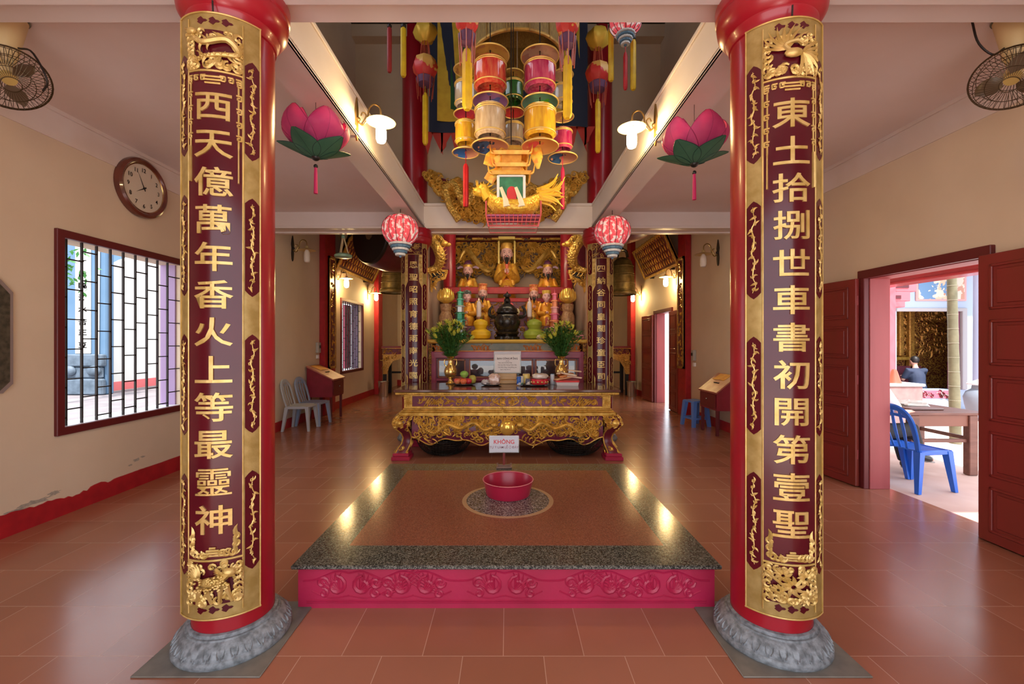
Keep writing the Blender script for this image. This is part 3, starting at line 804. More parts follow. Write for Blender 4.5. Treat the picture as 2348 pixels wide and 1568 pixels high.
for k, x in enumerate((-1.02, -.5, -.02, .47, 1.0)):
    for s in (-1, 1):
        if k == 2: m.tube(spline([(x + s * .03, .71, .004), (x + s * .10, .72, .006), (x + s * .16, .77, .006), (x + s * .11, .82, .006), (x + s * .05, .83, .004)], 12), [.004 + .006 * math.sin(PI * i / 12) for i in range(13)], 5, T=TF, up=(0, 0, 1))
        for q in range(5): flame(m, (x + s * .03, .735), .07, PI / 2 - s * (.1 + .35 * q), s * .8, .009, TF, h=.006)
        scroll(m, (x + s * .135, .765), .03, 1.2, q, s, .007, TF)
    if k in (0, 4):
        for q in range(6): m.tube([(x - .09 + .03 * q, .715, .012), (x - .02 + .03 * q, .82 - .01 * q, .012)], .007, 5, T=TF)
for x in (-1.33, 1.31): carving(m, x - .04, x + .04, .70, .83, 16, .022, lambda u, v, h: (u, TY0 + .08 - h, v), 3, h=.004)
m.build('frieze_carving', GOLD, t)
m = MB()
for i, (z0, z1, o) in enumerate(((.648, .672, .075), (.625, .648, .055), (.575, .625, .03))): m.box(-1.48 + o, 1.46 - o, TY0 + o + .02, TY1 - o - .02, z0, z1, .008)
m.build('waist_moulding', GOLD, t)
# apron with a wavy lower edge
def ap_bot(u):
    a = abs(u + .01) / 1.25
    return .235 + .035 * math.cos(a * 11) - .02 * math.cos(a * 23) + (.05 * max(0, a - .8) / .2)
def AP(u, v, h):
    q = max(0, min(1, (v - .2) / .38)); return (u, TY0 + .11 - .075 * math.sin(PI * (.15 + .75 * q)) - h, v)
m = MB(); m.slab(lambda a, b, s: AP(lerp(-1.27, 1.25, a), lerp(ap_bot(lerp(-1.27, 1.25, a)), .58, b), -.03 if s else 0), 80, 8); m.build('apron', PURPLE, t)
m = MB()
carving(m, -1.24, 1.22, .22, .57, 470, .055, AP, 21, th=.19, inside=lambda u, v: v > ap_bot(u) + .065 and not (abs(u + .01) < .1 and abs(v - .42) < .1), h=.026, flames=.5)
m.tube([AP(lerp(-1.27, 1.25, i / 90), ap_bot(lerp(-1.27, 1.25, i / 90)) + .006, .004) for i in range(91)], .009, 6)
m.build('scroll_carving', GOLD, t)
for s in (-1, 1):
    m = MB()
    pth = spline([(s * .13, .47, .02), (s * .3, .40, .03), (s * .45, .50, .03), (s * .62, .42, .03), (s * .8, .47, .03), (s * .95, .36, .025), (s * 1.1, .42, .02)], 40)
    m.tube([(p.x - .01, p.y, p.z) for p in pth], [.009 + .016 * math.sin(PI * min(1, .12 + i / 44)) for i in range(41)], 8, T=AP, up=(0, 0, 1))
    m.ell((s * .17 - .01, .47, .035), (.05, .04, .035), 10, 7, T=AP)
    for p in pth: flame(m, (p.x - .01, p.y + .01), .05, PI / 2 + s * .5, s, .009, AP, h=.03); flame(m, (p.x - .01, p.y - .01), .045, -PI / 2 + s * .5, s, .009, AP, h=.03); m.ell((p.x - .01, p.y, p.z + .016), (.012, .012, .008), 6, 4, T=AP)
    for k in range(8): flame(m, (s * .2 - .01, .48), .11, .3 + .35 * k if s > 0 else PI - .3 - .35 * k, 1.0, .008, AP, h=.035)
    m.build('dragon_carving', GOLD, t)
m = MB(); m.ell((-.01, TY0 + .02, .43), (.105, .075, .105), 28, 16); m.build('gold_ball', M('burnished_gold_ball', (.95, .62, .12), .18, .6), t)
# lion legs
LEGP = [(.58, 1.36, .125, .12), (.54, 1.39, .125, .125), (.47, 1.41, .12, .12), (.41, 1.395, .105, .10), (.34, 1.35, .085, .08), (.27, 1.335, .075, .075), (.2, 1.35, .08, .08), (.14, 1.385, .09, .095), (.09, 1.40, .10, .10)]
for s in (-1, 1):
    for yy, sy in ((TY0 + .15, -1), (TY1 - .15, 1)):
        m = MB(); rs = []
        for z, x, a, b in LEGP:
            oy = (x - 1.36) * 1.0 * sy
            rs.append([(s * x - .01 + a * .9 * math.copysign(abs(math.cos(q)) ** .6, math.cos(q)), yy + oy + b * .9 * math.copysign(abs(math.sin(q)) ** .6, math.sin(q)), z) for q in [2 * PI * i / 16 for i in range(16)]])
        m.rings(rs)
        lg = m.build('leg', MAROON2, t)
        m = MB()
        def TL(u, v, h, s=s, yy=yy, sy=sy):
            k = 0
            while k < len(LEGP) - 2 and LEGP[k + 1][0] > v: k += 1
            q = (LEGP[k][0] - v) / (LEGP[k][0] - LEGP[k + 1][0]); x = lerp(LEGP[k][1], LEGP[k + 1][1], q); a = lerp(LEGP[k][2], LEGP[k + 1][2], q) * .93
            an = u
            return (s * x - .01 + (a + h) * math.copysign(abs(math.sin(an)) ** .7, math.sin(an)), yy + sy * ((x - 1.36) + (a + h) * math.copysign(abs(math.cos(an)) ** .7, math.cos(an))), v)
        Rl = random.Random(9)
        for k in range(46):
            u = Rl.uniform(-1.9, 1.9); v = Rl.choice((Rl.uniform(.44, .57), Rl.uniform(.1, .24), Rl.uniform(.40, .57)))
            T3 = lambda a, b, h, u=u, v=v: TL(u + (a) / .11, v + b, h)
            scroll(m, (0, 0), .03, 1.2, Rl.uniform(0, 6), 1, .009, T3, h=.006, k=9, n=4)
        for u in (-.8, .8): m.tube([TL(u, z, .0) for z in (.57, .5, .42, .34, .28, .2, .12, .09)], .011, 6)
        if sy < 0: m.ell((s * 1.42 - .01, yy - .15, .49), (.05, .03, .045), 10, 7)
        m.build('leg_gilding', GOLD, lg)
        m = MB(); m.box(s * 1.40 - .115, s * 1.40 + .095, yy + sy * .04 - .105, yy + sy * .04 + .105, .05, .092, .006); m.box(s * 1.40 - .13, s * 1.40 + .11, yy + sy * .04 - .12, yy + sy * .04 + .12, 0, .05, .006)
        m.build('foot_block', CRIMSON, lg)
m = MB()
for s in (-1, 1): m.box(s * 1.30 - .02, s * 1.30 + .02, TY0 + .2, TY1 - .2, .36, .6, .004)
m.box(-1.2, 1.2, TY1 - .16, TY1 - .13, .36, .6, .004); m.build('side_apron', PURPLE, t)

# mesh bowls under the table
MESHM = M('dark_wire', (.05, .05, .048), .4, .6)
def wire_bowl(name, label, cx, cy, r, h, z=0, squash=1):
    t = thing(name, label, 'basket', (cx, cy, z), 'wire baskets under the altar table')
    m = MB(); f = lambda q: (r * (.42 + .58 * math.sin(q * PI / 2) ** .8), h * (1 - math.cos(q * PI / 2)) ** .9)
    for k in range(52):
        a = 2 * PI * k / 52; m.tube([(cx + f(i / 7)[0] * math.cos(a + i * .02), cy + f(i / 7)[0] * math.sin(a + i * .02), z + .006 + f(i / 7)[1]) for i in range(8)], .0026, 4, cap=False)
    for i in range(1, 13):
        rr, zz = f(i / 13); m.tube([(cx + rr * math.cos(2 * PI * k / 40), cy + rr * math.sin(2 * PI * k / 40), z + .006 + zz) for k in range(41)], .0026, 4, cap=False)
    m.build('wire_mesh', MESHM, t)
    m = MB(); m.tube([(cx + r * math.cos(2 * PI * k / 40), cy + r * math.sin(2 * PI * k / 40), z + h + .006) for k in range(41)], .010, 6); m.build('rim', MESHM, t)
    m = MB(); m.lathe([(r * .43, 0), (r * .43, .012), (.01, .012)], 32, (cx, cy, z)); m.lathe([(r * .4, .016), (r * .9, h * .72), (r * .88, h * .76), (r * .38, .02)], 32, (cx, cy, z), cap=False); m.build('liner', BLACK, t)
    return t
wire_bowl('wire_basket', 'round wire mesh basket under the left end of the altar table', -.90, 6.06, .40, .30)
wire_bowl('wire_basket', 'round wire mesh basket under the right end of the altar table', .93, 6.06, .42, .29)

# ---------------------------------------------------------------- offerings on the table
TT = .931
def plate(name, label, cx, cy, r, mat, h=.018):
    m = MB(); m.lathe([(r * .62, 0), (r * .7, .002), (r, h), (r, h + .004), (r * .72, .007), (.01, .006)], 32, (cx, cy, TT), cap=False); o = m.build(name, mat, at=(cx, cy, TT)); return tag(o, label, 'plate')
PLATE = M('dark_tray_glaze', (.10, .085, .075), .25)
TRAYW = M('pale_tray', (.52, .50, .50), .3)
plate('fruit_plate', 'dark round plate under the fruit beside the left gold vase', -.64, 6.28, .165, PLATE)
plate('parcel_plate', 'dark round plate under the pink wrapped parcel', -.24, 6.20, .15, PLATE)
plate('sweets_plate', 'pale round tray holding the blue can and the red box', .37, 6.22, .215, PLATE)
def fruit(name, label, x, y, z, r, mat, squash=.92, stem=True):
    t = thing(name, label, 'fruit', (x, y, z), 'fruit on the dark plate' if 'red' in name else None)
    m = MB(); m.lathe([(.004, .06 * r), (r * .35, .0), (r * .75, r * .28), (r, r * .9 * squash), (r * .93, r * 1.35 * squash), (r * .6, r * 1.75 * squash), (r * .25, r * 1.85 * squash), (.003, r * 1.72 * squash)], 20, (x, y, z)); m.build('flesh', mat, t)
    m = MB(); m.tube([(x, y, z + r * 1.7 * squash), (x + .006, y, z + r * 2.05 * squash)], .003, 5); m.build('stem', GREEN, t)
APR = M('red_apple_skin', (.62, .05, .05), .3, col2=(.75, .28, .10), nscale=9); APG = M('green_mango_skin', (.20, .42, .06), .35, col2=(.30, .5, .1), nscale=7); PEAR = M('olive_pear_skin', (.40, .36, .07), .4)
fruit('red_apple', 'red apple at the front left of the fruit plate', -.735, 6.24, TT + .012, .052, APR)
fruit('red_apple', 'orange red apple in the middle of the fruit plate', -.645, 6.20, TT + .012, .05, M('orange_apple_skin', (.72, .15, .05), .3))
fruit('red_apple', 'dark red apple next to the olive pear', -.575, 6.235, TT + .012, .05, M('dark_apple_skin', (.50, .02, .04), .3))
fruit('olive_pear', 'olive pear at the edge of the fruit plate', -.525, 6.33, TT + .014, .058, PEAR, 1.15)
fruit('green_mango', 'green mango resting on top of the red apples', -.64, 6.26, TT + .105, .062, APG, .85)
fruit('red_apple', 'red apple hidden under the green mango', -.66, 6.33, TT + .012, .055, APR)
# wrapped parcel
WRAP = M('pink_wrapping', (.55, .34, .27), .22, col2=(.66, .48, .42), nscale=22, coat=.5)
t = thing('wrapped_parcel', 'pink food parcel in crumpled clear wrapping on a dark plate', 'parcel', (-.22, 6.2, TT + .012))
Rw = random.Random(5); m = MB()
def crumple(m, c, s, seed, amp=.12, n=16):
    R = random.Random(seed); ph = [R.uniform(0, 6) for _ in range(8)]
    rs = []
    for k in range(n + 1):
        th = PI * (.02 + .96 * k / n); ring = []
        for i in range(28):
            a = 2 * PI * i / 28
            q = 1 + amp * (math.sin(5 * a + ph[0] + 3 * th) * .5 + math.sin(9 * a + ph[1] - 4 * th) * .35 + math.sin(3 * a + 7 * th + ph[2]) * .4)
            sx = math.copysign(abs(math.sin(th) * math.cos(a)) ** .7, math.cos(a)); sy = math.copysign(abs(math.sin(th) * math.sin(a)) ** .7, math.sin(a))
            ring.append((c[0] + s[0] * q * sx, c[1] + s[1] * q * sy, c[2] - s[2] * q * math.copysign(abs(math.cos(th)) ** .7, math.cos(th))))
        rs.append(ring)
    m.rings(rs)
crumple(m, (-.20, 6.2, TT + .085), (.085, .07, .08), 3); m.build('parcel_body', WRAP, t)
m = MB(); crumple(m, (-.325, 6.2, TT + .05), (.055, .05, .032), 8, .2); m.build('gathered_wrap', M('clear_wrap', (.48, .42, .42), .15, coat=.8), t)
# can, jar, red box with a cake
def can(name, label, x, y, z, r, h, mat, cat='can', top=STEEL):
    t = thing(name, label, cat, (x, y, z))
    m = MB(); m.lathe([(r * .86, 0), (r, .008), (r, h - .012), (r * .84, h)], 20, (x, y, z)); m.build('can_body', mat, t)
    m = MB(); m.lathe([(r * .84, h), (r * .86, h + .004), (r * .8, h + .004), (.004, h + .001)], 20, (x, y, z)); m.build('can_lid', top, t)
BLUECAN = M('blue_white_can', (.02, .10, .45), .3, col2=(.75, .78, .82), nscale=14, lo=.5, hi=.54)
can('drink_can', 'blue and white drink can on the pale round tray', .155, 6.16, TT + .012, .033, .118, BLUECAN)
can('drink_can', 'white drink can with a green band behind the blue can', .195, 6.27, TT + .010, .033, .118, M('white_green_can', (.72, .72, .66), .3, col2=(.1, .35, .2), nscale=12, lo=.58, hi=.62))
can('biscuit_tin', 'yellow biscuit tin at the back of the pale tray', .27, 6.32, TT + .010, .055, .15, M('yellow_tin', (.75, .60, .20), .35, col2=(.62, .40, .12), nscale=12), 'tin')
can('condensed_milk_tin', 'dark blue and white milk tin between the cans and the red box', .285, 6.2, TT + .010, .036, .085, M('milk_tin_paper', (.10, .10, .16), .35, col2=(.7, .68, .66), nscale=12, lo=.48, hi=.52), 'tin')
t = thing('cake_box', 'red oval box under a clear bag of cakes', 'box', (.455, 6.2, TT + .012))
m = MB(); m.lathe([(.105, 0), (.118, .012), (.122, .075), (.117, .078)], 28, (.455, 6.2, TT + .012), sy=.7); m.build('box_body', M('red_card', (.60, .02, .03), .35), t)
m = MB()
for k in range(6):
    a = -PI * (.1 + .16 * k); m.ell((.455 + .121 * math.cos(a), 6.2 + .084 * math.sin(a), TT + .05), (.016, .006, .014), 8, 6)
m.build('gold_print', GOLD2, t)
t = thing('cake_bag', 'clear plastic bag of pale cakes on the red oval box', 'bag', (.46, 6.2, TT + .09))
m = MB(); crumple(m, (.46, 6.2, TT + .132), (.115, .075, .042), 12, .09); m.build('bag_film', M('cake_film', (.66, .56, .48), .18, col2=(.52, .42, .36), nscale=25, coat=.7), t)
# tray of paper offerings
t = thing('offering_tray', 'white tray with a red rim full of paper offerings', 'tray', (.86, 6.28, TT))
m = MB(); q = [(.70, 6.12), (1.0, 6.12), (1.04, 6.42), (.68, 6.42)]
m.rings([[(x, y, TT) for x, y in q], [(lerp(.86, x, 1.08), lerp(6.27, y, 1.06), TT + .055) for x, y in q]]); m.build('tray_body', M('tray_white', (.70, .66, .66), .35), t)
m = MB(); m.rings([[(lerp(.86, x, 1.10), lerp(6.27, y, 1.08), TT + .05) for x, y in q], [(lerp(.86, x, 1.12), lerp(6.27, y, 1.1), TT + .074) for x, y in q]]); m.build('red_rim', M('tray_red', (.62, .04, .04), .35), t)
t = thing('offering_packets', 'orange and cream paper packets piled on the red rimmed tray', 'packets', (.86, 6.28, TT + .075))
for k, (x, y, a, w_, l_, c) in enumerate(((.80, 6.24, .4, .09, .26, (.72, .42, .2)), (.95, 6.26, -.3, .08, .25, (.75, .58, .42)), (.86, 6.3, .9, .07, .3, (.70, .28, .10)), (.88, 6.22, -.6, .05, .24, (.80, .66, .52)), (.76, 6.3, 1.2, .06, .2, (.62, .45, .3)), (.98, 6.34, .2, .07, .2, (.7, .5, .34)))):
    m = MB(); z = TT + .077 + .02 * k
    ca, sa = math.cos(a), math.sin(a)
    m.box(-l_ / 2, l_ / 2, -w_ / 2, w_ / 2, 0, .02, .005, T=lambda p, q_, r_, x=x, y=y, z=z, ca=ca, sa=sa, k=k: (x + p * ca - q_ * sa, y + p * sa + q_ * ca, z + r_ + p * .12 * (-1) ** k + .012))
    m.build('packet', M('packet_paper_%d' % k, c, .5), t)
can('blue_cap_bottle', 'small bottle with a blue cap lying behind the offering tray', .655, 6.34, TT, .032, .15, M('bottle_clear', (.55, .6, .66), .15), 'bottle', M('blue_cap', (.05, .30, .55), .4))
# small red lacquer boxes
t = thing('matchbox', 'small dark red box behind the fruit plate', 'box', (-.71, 6.53, TT))
m = MB(); m.box(-.745, -.675, 6.50, 6.57, TT, TT + .10, .004); m.build('box_body', M('box_red', (.35, .06, .05), .4), t)
m = MB(); m.box(-.733, -.687, 6.494, 6.502, TT + .025, TT + .075, .002); m.build('dark_window', BLACK, t)
# notice of the altar on a wooden stand
t = thing('altar_notice', 'white printed altar notice in a clear holder on a wooden stand', 'sign', (-.02, 6.45, TT))
m = MB(); m.box(-.19, .17, 6.42, 6.56, TT, TT + .06, .006); m.box(-.15, .13, 6.44, 6.54, TT + .06, TT + .155, .006)
m.build('wooden_stand', M('light_wood', (.55, .33, .13), .4, col2=(.45, .26, .09), nscale=4, stretch=(1, 8, 8)), t)
m = MB(); m.box(-.215, .195, 6.425, 6.437, TT + .155, TT + .49, .008); m.build('clear_holder', M('acrylic', (.72, .78, .80), .06, alpha=.35), t)
m = MB(); m.box(-.195, .175, 6.418, 6.424, TT + .17, TT + .44, .002); pap = m.build('paper_sheet', M('paper', (.70, .66, .66), .6), t)
m = MB(); INK = M('black_ink', (.05, .035, .04), .6)
m.text('BAN CÔNG ĐỒNG', .036, lambda x, y, h: (-.01 + x, 6.417 - h, TT + .385 + y), .0006, .02)
m.text('số 26', .022, lambda x, y, h: (-.01 + x, 6.417 - h, TT + .345 + y), .0006, .0)
for k, s_ in enumerate(('Nam mô A Di Đà Phật', 'Kính lạy đức Hoàng Thiên Hậu', 'Thổ, Đức Ông, Công Đồng các', 'quan cùng chư vị')):
    m.text(s_, .022, lambda x, y, h, k=k: (-.012 - (.03 if k in (0, 3) else 0) + x, 6.417 - h, TT + .315 - .034 * k + y), .0006, .005)
m.build('print', INK, pap, 0)
# gold vases with lilies
def vase(label, blabel, cx, cy, seed, nfl):
    t = thing('gold_vase', label, 'vase', (cx, cy, TT), 'gold vases on the altar table')
    m = MB(); m.lathe([(.07, 0), (.075, .012), (.045, .03), (.03, .055), (.028, .07), (.05, .09), (.085, .13), (.098, .18), (.088, .23), (.05, .275), (.036, .31), (.035, .36), (.05, .395), (.07, .41), (.066, .408), (.03, .37)], 28, (cx, cy, TT), cap=False); m.build('vase_body', BRASS, t)
    for s in (-1, 1): m = MB(); m.tube(spline([(cx + s * .04, cy, TT + .36), (cx + s * .085, cy, TT + .36), (cx + s * .09, cy, TT + .29), (cx + s * .06, cy, TT + .255)], 10), .008, 6); m.build('handle', BRASS, t)
    R = random.Random(seed)
    b = thing('flower_bouquet', blabel, 'bouquet', (cx, cy, TT + .38))
    lf = MB(); st = MB(); fl = []
    zb = TT + .40
    for k in range(62):
        a = R.uniform(0, 2 * PI); sp = R.uniform(.05, 1) ** .6; L_ = R.uniform(.34, .54)
        tip = Vector((cx + .32 * sp * math.cos(a), cy + .24 * sp * math.sin(a), zb + L_ * (1 - .25 * sp)))
        base = Vector((cx + .02 * math.cos(a), cy + .02 * math.sin(a), zb - .06))
        mid = base.lerp(tip, .5) + Vector((0, 0, .05))
        pth = spline([base, mid, tip], 7); st.tube(pth, .0035, 4)
        for q in range(1, 8):
            for r2 in range(3):
                p = pth[q]; aa = R.uniform(0, 6.3); d = Vector((math.cos(aa), math.sin(aa), R.uniform(.2, .9))).normalized(); ln = R.uniform(.07, .13)
                sd_ = d.cross(Vector((0, 0, 1))).normalized() * .014
                lf.add([p, p + d * ln * .45 + sd_, p + d * ln + Vector((0, 0, -.012)), p + d * ln * .45 - sd_, p + d * ln * .45 + Vector((0, 0, .004))], [(0, 1, 4), (1, 2, 4), (2, 3, 4), (3, 0, 4)])
        if k < nfl: fl.append((tip, (tip - mid).normalized()))
    st.build('stems', GREEN, b); lf.build('leaves', M('bouquet_leaf', (.035, .12, .02), .5, col2=(.10, .22, .03), nscale=25), b, 0)
    for k, (p, d) in enumerate(fl):
        f = MB(); u = d.orthogonal().normalized(); w_ = d.cross(u); opn = .55 if k % 3 else .15
        for q in range(6):
            aa = 2 * PI * q / 6; e = u * math.cos(aa) + w_ * math.sin(aa); sdv = (u * -math.sin(aa) + w_ * math.cos(aa))
            pts = []
            for i in range(5):
                tt = i / 4; c_ = p + d * (.085 * tt * (1 - .25 * opn * tt)) + e * (.010 + .05 * opn * tt ** 1.5 + .008 * math.sin(PI * tt)); w2 = .014 * math.sin(PI * (.12 + .84 * tt))
                pts.append((c_ - sdv * w2, c_ + e * .004, c_ + sdv * w2))
            f.add([x for r_ in pts for x in r_], [(i * 3 + j, i * 3 + j + 1, i * 3 + j + 4, i * 3 + j + 3) for i in range(4) for j in range(2)])
        f.build('lily_flower', M('lily_yellow', (.78, .68, .08), .5, col2=(.50, .58, .08), nscale=18, sheer=.3), b)
vase('gold vase of yellow lilies before the yellow gourd fruit', 'yellow lilies in the gold vase before the yellow gourd fruit', -.86, 6.42, 2, 26)
vase('gold vase of yellow lilies before the green gourd fruit', 'yellow lilies in the gold vase before the green gourd fruit', .80, 6.46, 7, 22)
# ---------------------------------------------------------------- rear columns with couplet boards
RC = [(-1.5, 6.92), (1.475, 6.92)]
for (cx, cy), w_ in zip(RC, ('left', 'right')):
    t = column('red lacquered column behind the %s end of the altar table' % w_, cx, cy, .20, 3.36, 'round red hall columns')
    m = MB(); m.lathe([(.20, 3.74), (.20, 6.6)], 40, (cx, cy, 0)); m.build('upper_shaft', REDPAINT, t)
    m = MB(); m.lathe([(.27, 0), (.28, .03), (.24, .09), (.21, .1)], 40, (cx, cy, 0)); m.build('stone_foot', STONE, t)
board('small couplet board behind the left end of the altar table, bell beside it', RC[0][0], RC[0][1], .232, math.radians(6), .70, 3.16, 58, 34, '恩聖昭照育德雨南光臨', 2.76, 1.04, .125, 41, 'small', .62)
board('small couplet board behind the right end of the altar table, bell beside it', RC[1][0], RC[1][1], .232, math.radians(-6), .70, 3.14, 58, 34, '四納谷同皇闊珍童臣司', 2.70, 1.02, .125, 57, 'small', .62)

# ---------------------------------------------------------------- main altar
MAUVE = M('mauve_lacquer', (.40, .07, .13), .3, col2=(.32, .05, .09), nscale=5)
SILV = M('silver_offerings', (.35, .33, .30), .3, .4, col2=(.06, .05, .05), nscale=40, lo=.4, hi=.6)
t = thing('main_altar', 'tall red altar cabinet with glass panels and a gold scroll ended top', 'altar', (0, 7.9, 0))
AY = 7.25
m = MB(); m.box(-1.28, 1.26, AY + .02, 8.5, 0, 1.40); m.build('cabinet_body', MAROON2, t, 0)
m = MB()
m.box(-1.30, 1.28, AY - .02, AY + .05, 1.28, 1.40, .012)
for x in (-1.30, 1.19): m.box(x, x + .09, AY - .02, AY + .05, 0, 1.30, .012)
for z in (.55, .90): m.box(-1.25, 1.23, AY - .005, AY + .04, z, z + .045, .006)
m.build('mauve_frame', MAUVE, t)
for k, (x0, x1) in enumerate(((-1.19, -.95), (-.93, -.72), (-.66, -.12), (-.06, .42), (.46, .98), (1.0, 1.17))):
    m = MB()
    for a, b, c, d in ((x0, x1, .95, .975), (x0, x1, 1.24, 1.265), (x0, x0 + .022, .95, 1.265), (x1 - .022, x1, .95, 1.265)): m.box(a, b, AY, AY + .035, c, d, .004)
    pf = m.build('pane_frame', M('terracotta_frame', (.42, .13, .06), .4), t)
    m = MB(); m.box(x0 + .02, x1 - .02, AY + .012, AY + .016, .97, 1.245); m.build('glass_pane', GLASS, pf, 0)
    m = MB(); Rg = random.Random(k)
    for q in range(14): m.ell((Rg.uniform(x0 + .05, x1 - .05), AY + .05, Rg.uniform(1.0, 1.2)), (Rg.uniform(.015, .05), .02, Rg.uniform(.015, .04)), 8, 6)
    m.build('silver_contents', SILV, pf)
# carved frieze and the scroll ended top
m = MB(); m.box(-1.22, 1.20, AY, AY + .06, 1.40, 1.535); m.build('frieze', M('grey_frieze_paint', (.20, .19, .13), .4, col2=(.14, .15, .11), nscale=10), t, 0)
m = MB()
TFZ = lambda u, v, h: (u, AY - h, v)
for cxq in (-1.1, -.45, .43, 1.08):
    for k in range(9): flame(m, (cxq - .12 + .03 * k, 1.415), .11, PI / 2 + .2 * (-1) ** k, .9 * (-1) ** k, .012, TFZ, h=.008)
    carving(m, cxq - .17, cxq + .17, 1.42, 1.52, 14, .03, TFZ, 5, h=.006)
m.box(-1.24, 1.22, AY - .02, AY + .05, 1.395, 1.412, .004)
m.build('frieze_carving', M('orange_gilding', (.72, .30, .07), .4, .4, col2=(.60, .20, .06), nscale=15), t)
m = MB(); m.box(-1.34, 1.32, AY - .05, 8.5, 1.535, 1.60, .02)
for s in (-1, 1):
    for y0 in (AY - .055,):
        pts = spline([(s * 1.22 - .01, y0 + .05, 1.565), (s * 1.33 - .01, y0 + .03, 1.567), (s * 1.40 - .01, y0 + .03, 1.60), (s * 1.42 - .01, y0 + .03, 1.66), (s * 1.385 - .01, y0 + .03, 1.69), (s * 1.355 - .01, y0 + .03, 1.67)], 24)
        m.tube(pts, [.036 - .012 * i / 24 for i in range(25)], 8)
m.tube([(-1.25, AY - .03, 1.567), (1.23, AY - .03, 1.567)], .034, 8)
m.build('scroll_ended_top', M('gold_top_edge', (.76, .50, .10), .35, .4), t)
for s in (-1, 1):
    m = MB(); m.box(s * 1.30 - .04, s * 1.30 + .02, AY - .01, AY + .1, 0, 1.53, .008); m.build('side_post', CARVED, t)
    m = MB(); carving(m, s * 1.30 - .04, s * 1.30 + .02, .9, 1.5, 30, .035, TFZ, 8, h=.014); m.build('post_carving', DKGOLD, t)
# stepped tiers behind
t = thing('altar_tiers', 'red and gilded stepped tiers carrying the statues', 'stepped altar', (0, 9, 0))
m = MB(); m.box(-1.25, 1.23, 7.98, 8.72, 1.60, 1.86, .01); m.box(-1.3, 1.28, 8.5, 8.74, 0, 1.6); m.build('lower_tier', MAROON2, t)
m = MB(); m.box(-1.28, 1.26, 8.62, 9.6, 0, 2.40, .01); m.build('upper_tier', MAROON2, t)
m = MB(); m.box(-1.28, 1.26, 8.585, 8.63, 2.52, 2.66, .01)
m.box(-1.28, 1.26, 8.6, 8.64, 2.36, 2.44, .008)
m.build('tier_rail', REDTRIM, t)
m = MB()
TT2 = lambda u, v, h: (u, 8.62 - h, v)
carving(m, -1.22, 1.2, 1.9, 2.36, 150, .06, TT2, 31, h=.012)
TT1 = lambda u, v, h: (u, 7.98 - h, v); carving(m, -1.2, 1.18, 1.62, 1.85, 80, .05, TT1, 33, h=.012)
m.build('tier_carving', DKGOLD, t)
for x in (-1.0, -.5, .47, .97):
    m = MB(); m.box(x - .03, x + .03, 8.6, 8.64, 2.40, 2.54, .005); m.build('rail_post', REDTRIM, t)

# ---------------------------------------------------------------- carved screen, side spandrels
def PT(d): return lambda u, v, h: (u, d - h, v)
t = thing('carved_screen', 'dark gilded carved screen hanging behind the robed king statue', 'screen', (0, 9.75, 3.4))
SX0, SX1 = X(1032, 9.7), X(1292, 9.7); SZ1 = Z(545, 9.7)
def scr_bot(u):
    a = (u - (SX0 + SX1) / 2) / ((SX1 - SX0) / 2)
    return Z(639, 9.7) + .10 * math.cos(a * 15) + (-.62 if abs(a) > .90 else 0) + .12 * (1 - abs(a))
m = MB(); m.slab(lambda a, b, s: (lerp(SX0, SX1, a), 9.78 if s else 9.72, lerp(scr_bot(lerp(SX0, SX1, a)), SZ1, b)), 90, 6); m.build('screen_ground', M('dark_carved_ground', (.05, .008, .008), .45, col2=(.22, .11, .02), nscale=40, lo=.5, hi=.6, bump=.5, bscale=50), t)
m = MB(); carving(m, SX0, SX1, Z(720, 9.7), SZ1 - .02, 560, .085, PT(9.72), 12, th=.19, inside=lambda u, v: v > scr_bot(u) + .02, h=.07, flames=.4)
m.build('screen_carving', GOLD, t)
m = MB(); m.box(SX0, SX1, 9.62, 9.72, Z(556, 9.7), Z(553, 9.7), .01); m.box(SX0, SX1, 9.64, 9.72, SZ1 - .02, SZ1 + .05, .01); m.build('screen_rail', MAROON, t)
m = MB()
for k in range(6):
    x = lerp(SX0 + .2, SX1 - .2, k / 5); m.box(x - .13, x + .13, 9.60, 9.66, Z(552, 9.7), Z(547, 9.7), .008)
carving(m, SX0, SX1, Z(553, 9.7), SZ1, 60, .05, PT(9.66), 6, h=.01); m.build('rail_carving', GOLD, t)
m = MB()
for s, ph in ((-1, 0), (1, .5)):
    pth = spline([(s * .28, Z(606, 9.7), .06), (s * .42, Z(622, 9.7), .09), (s * .62, Z(612, 9.7), .08), (s * .80, Z(590, 9.7), .09), (s * .95, Z(575, 9.7), .08), (s * 1.12, Z(600, 9.7), .06)], 40)
    m.tube(pth, [.03 + .045 * math.sin(PI * i / 40) for i in range(41)], 8, T=PT(9.72), up=(0, 0, 1))
    for p in pth[::2]: flame(m, (p.x, p.y), .14, PI / 2 + s * .4, s * 1.2, .022, PT(9.72), h=.09); flame(m, (p.x, p.y), .12, -PI / 2 + s * .4, s * 1.2, .02, PT(9.72), h=.09)
    m.build('dragon_carving', GOLD, t); m = MB()
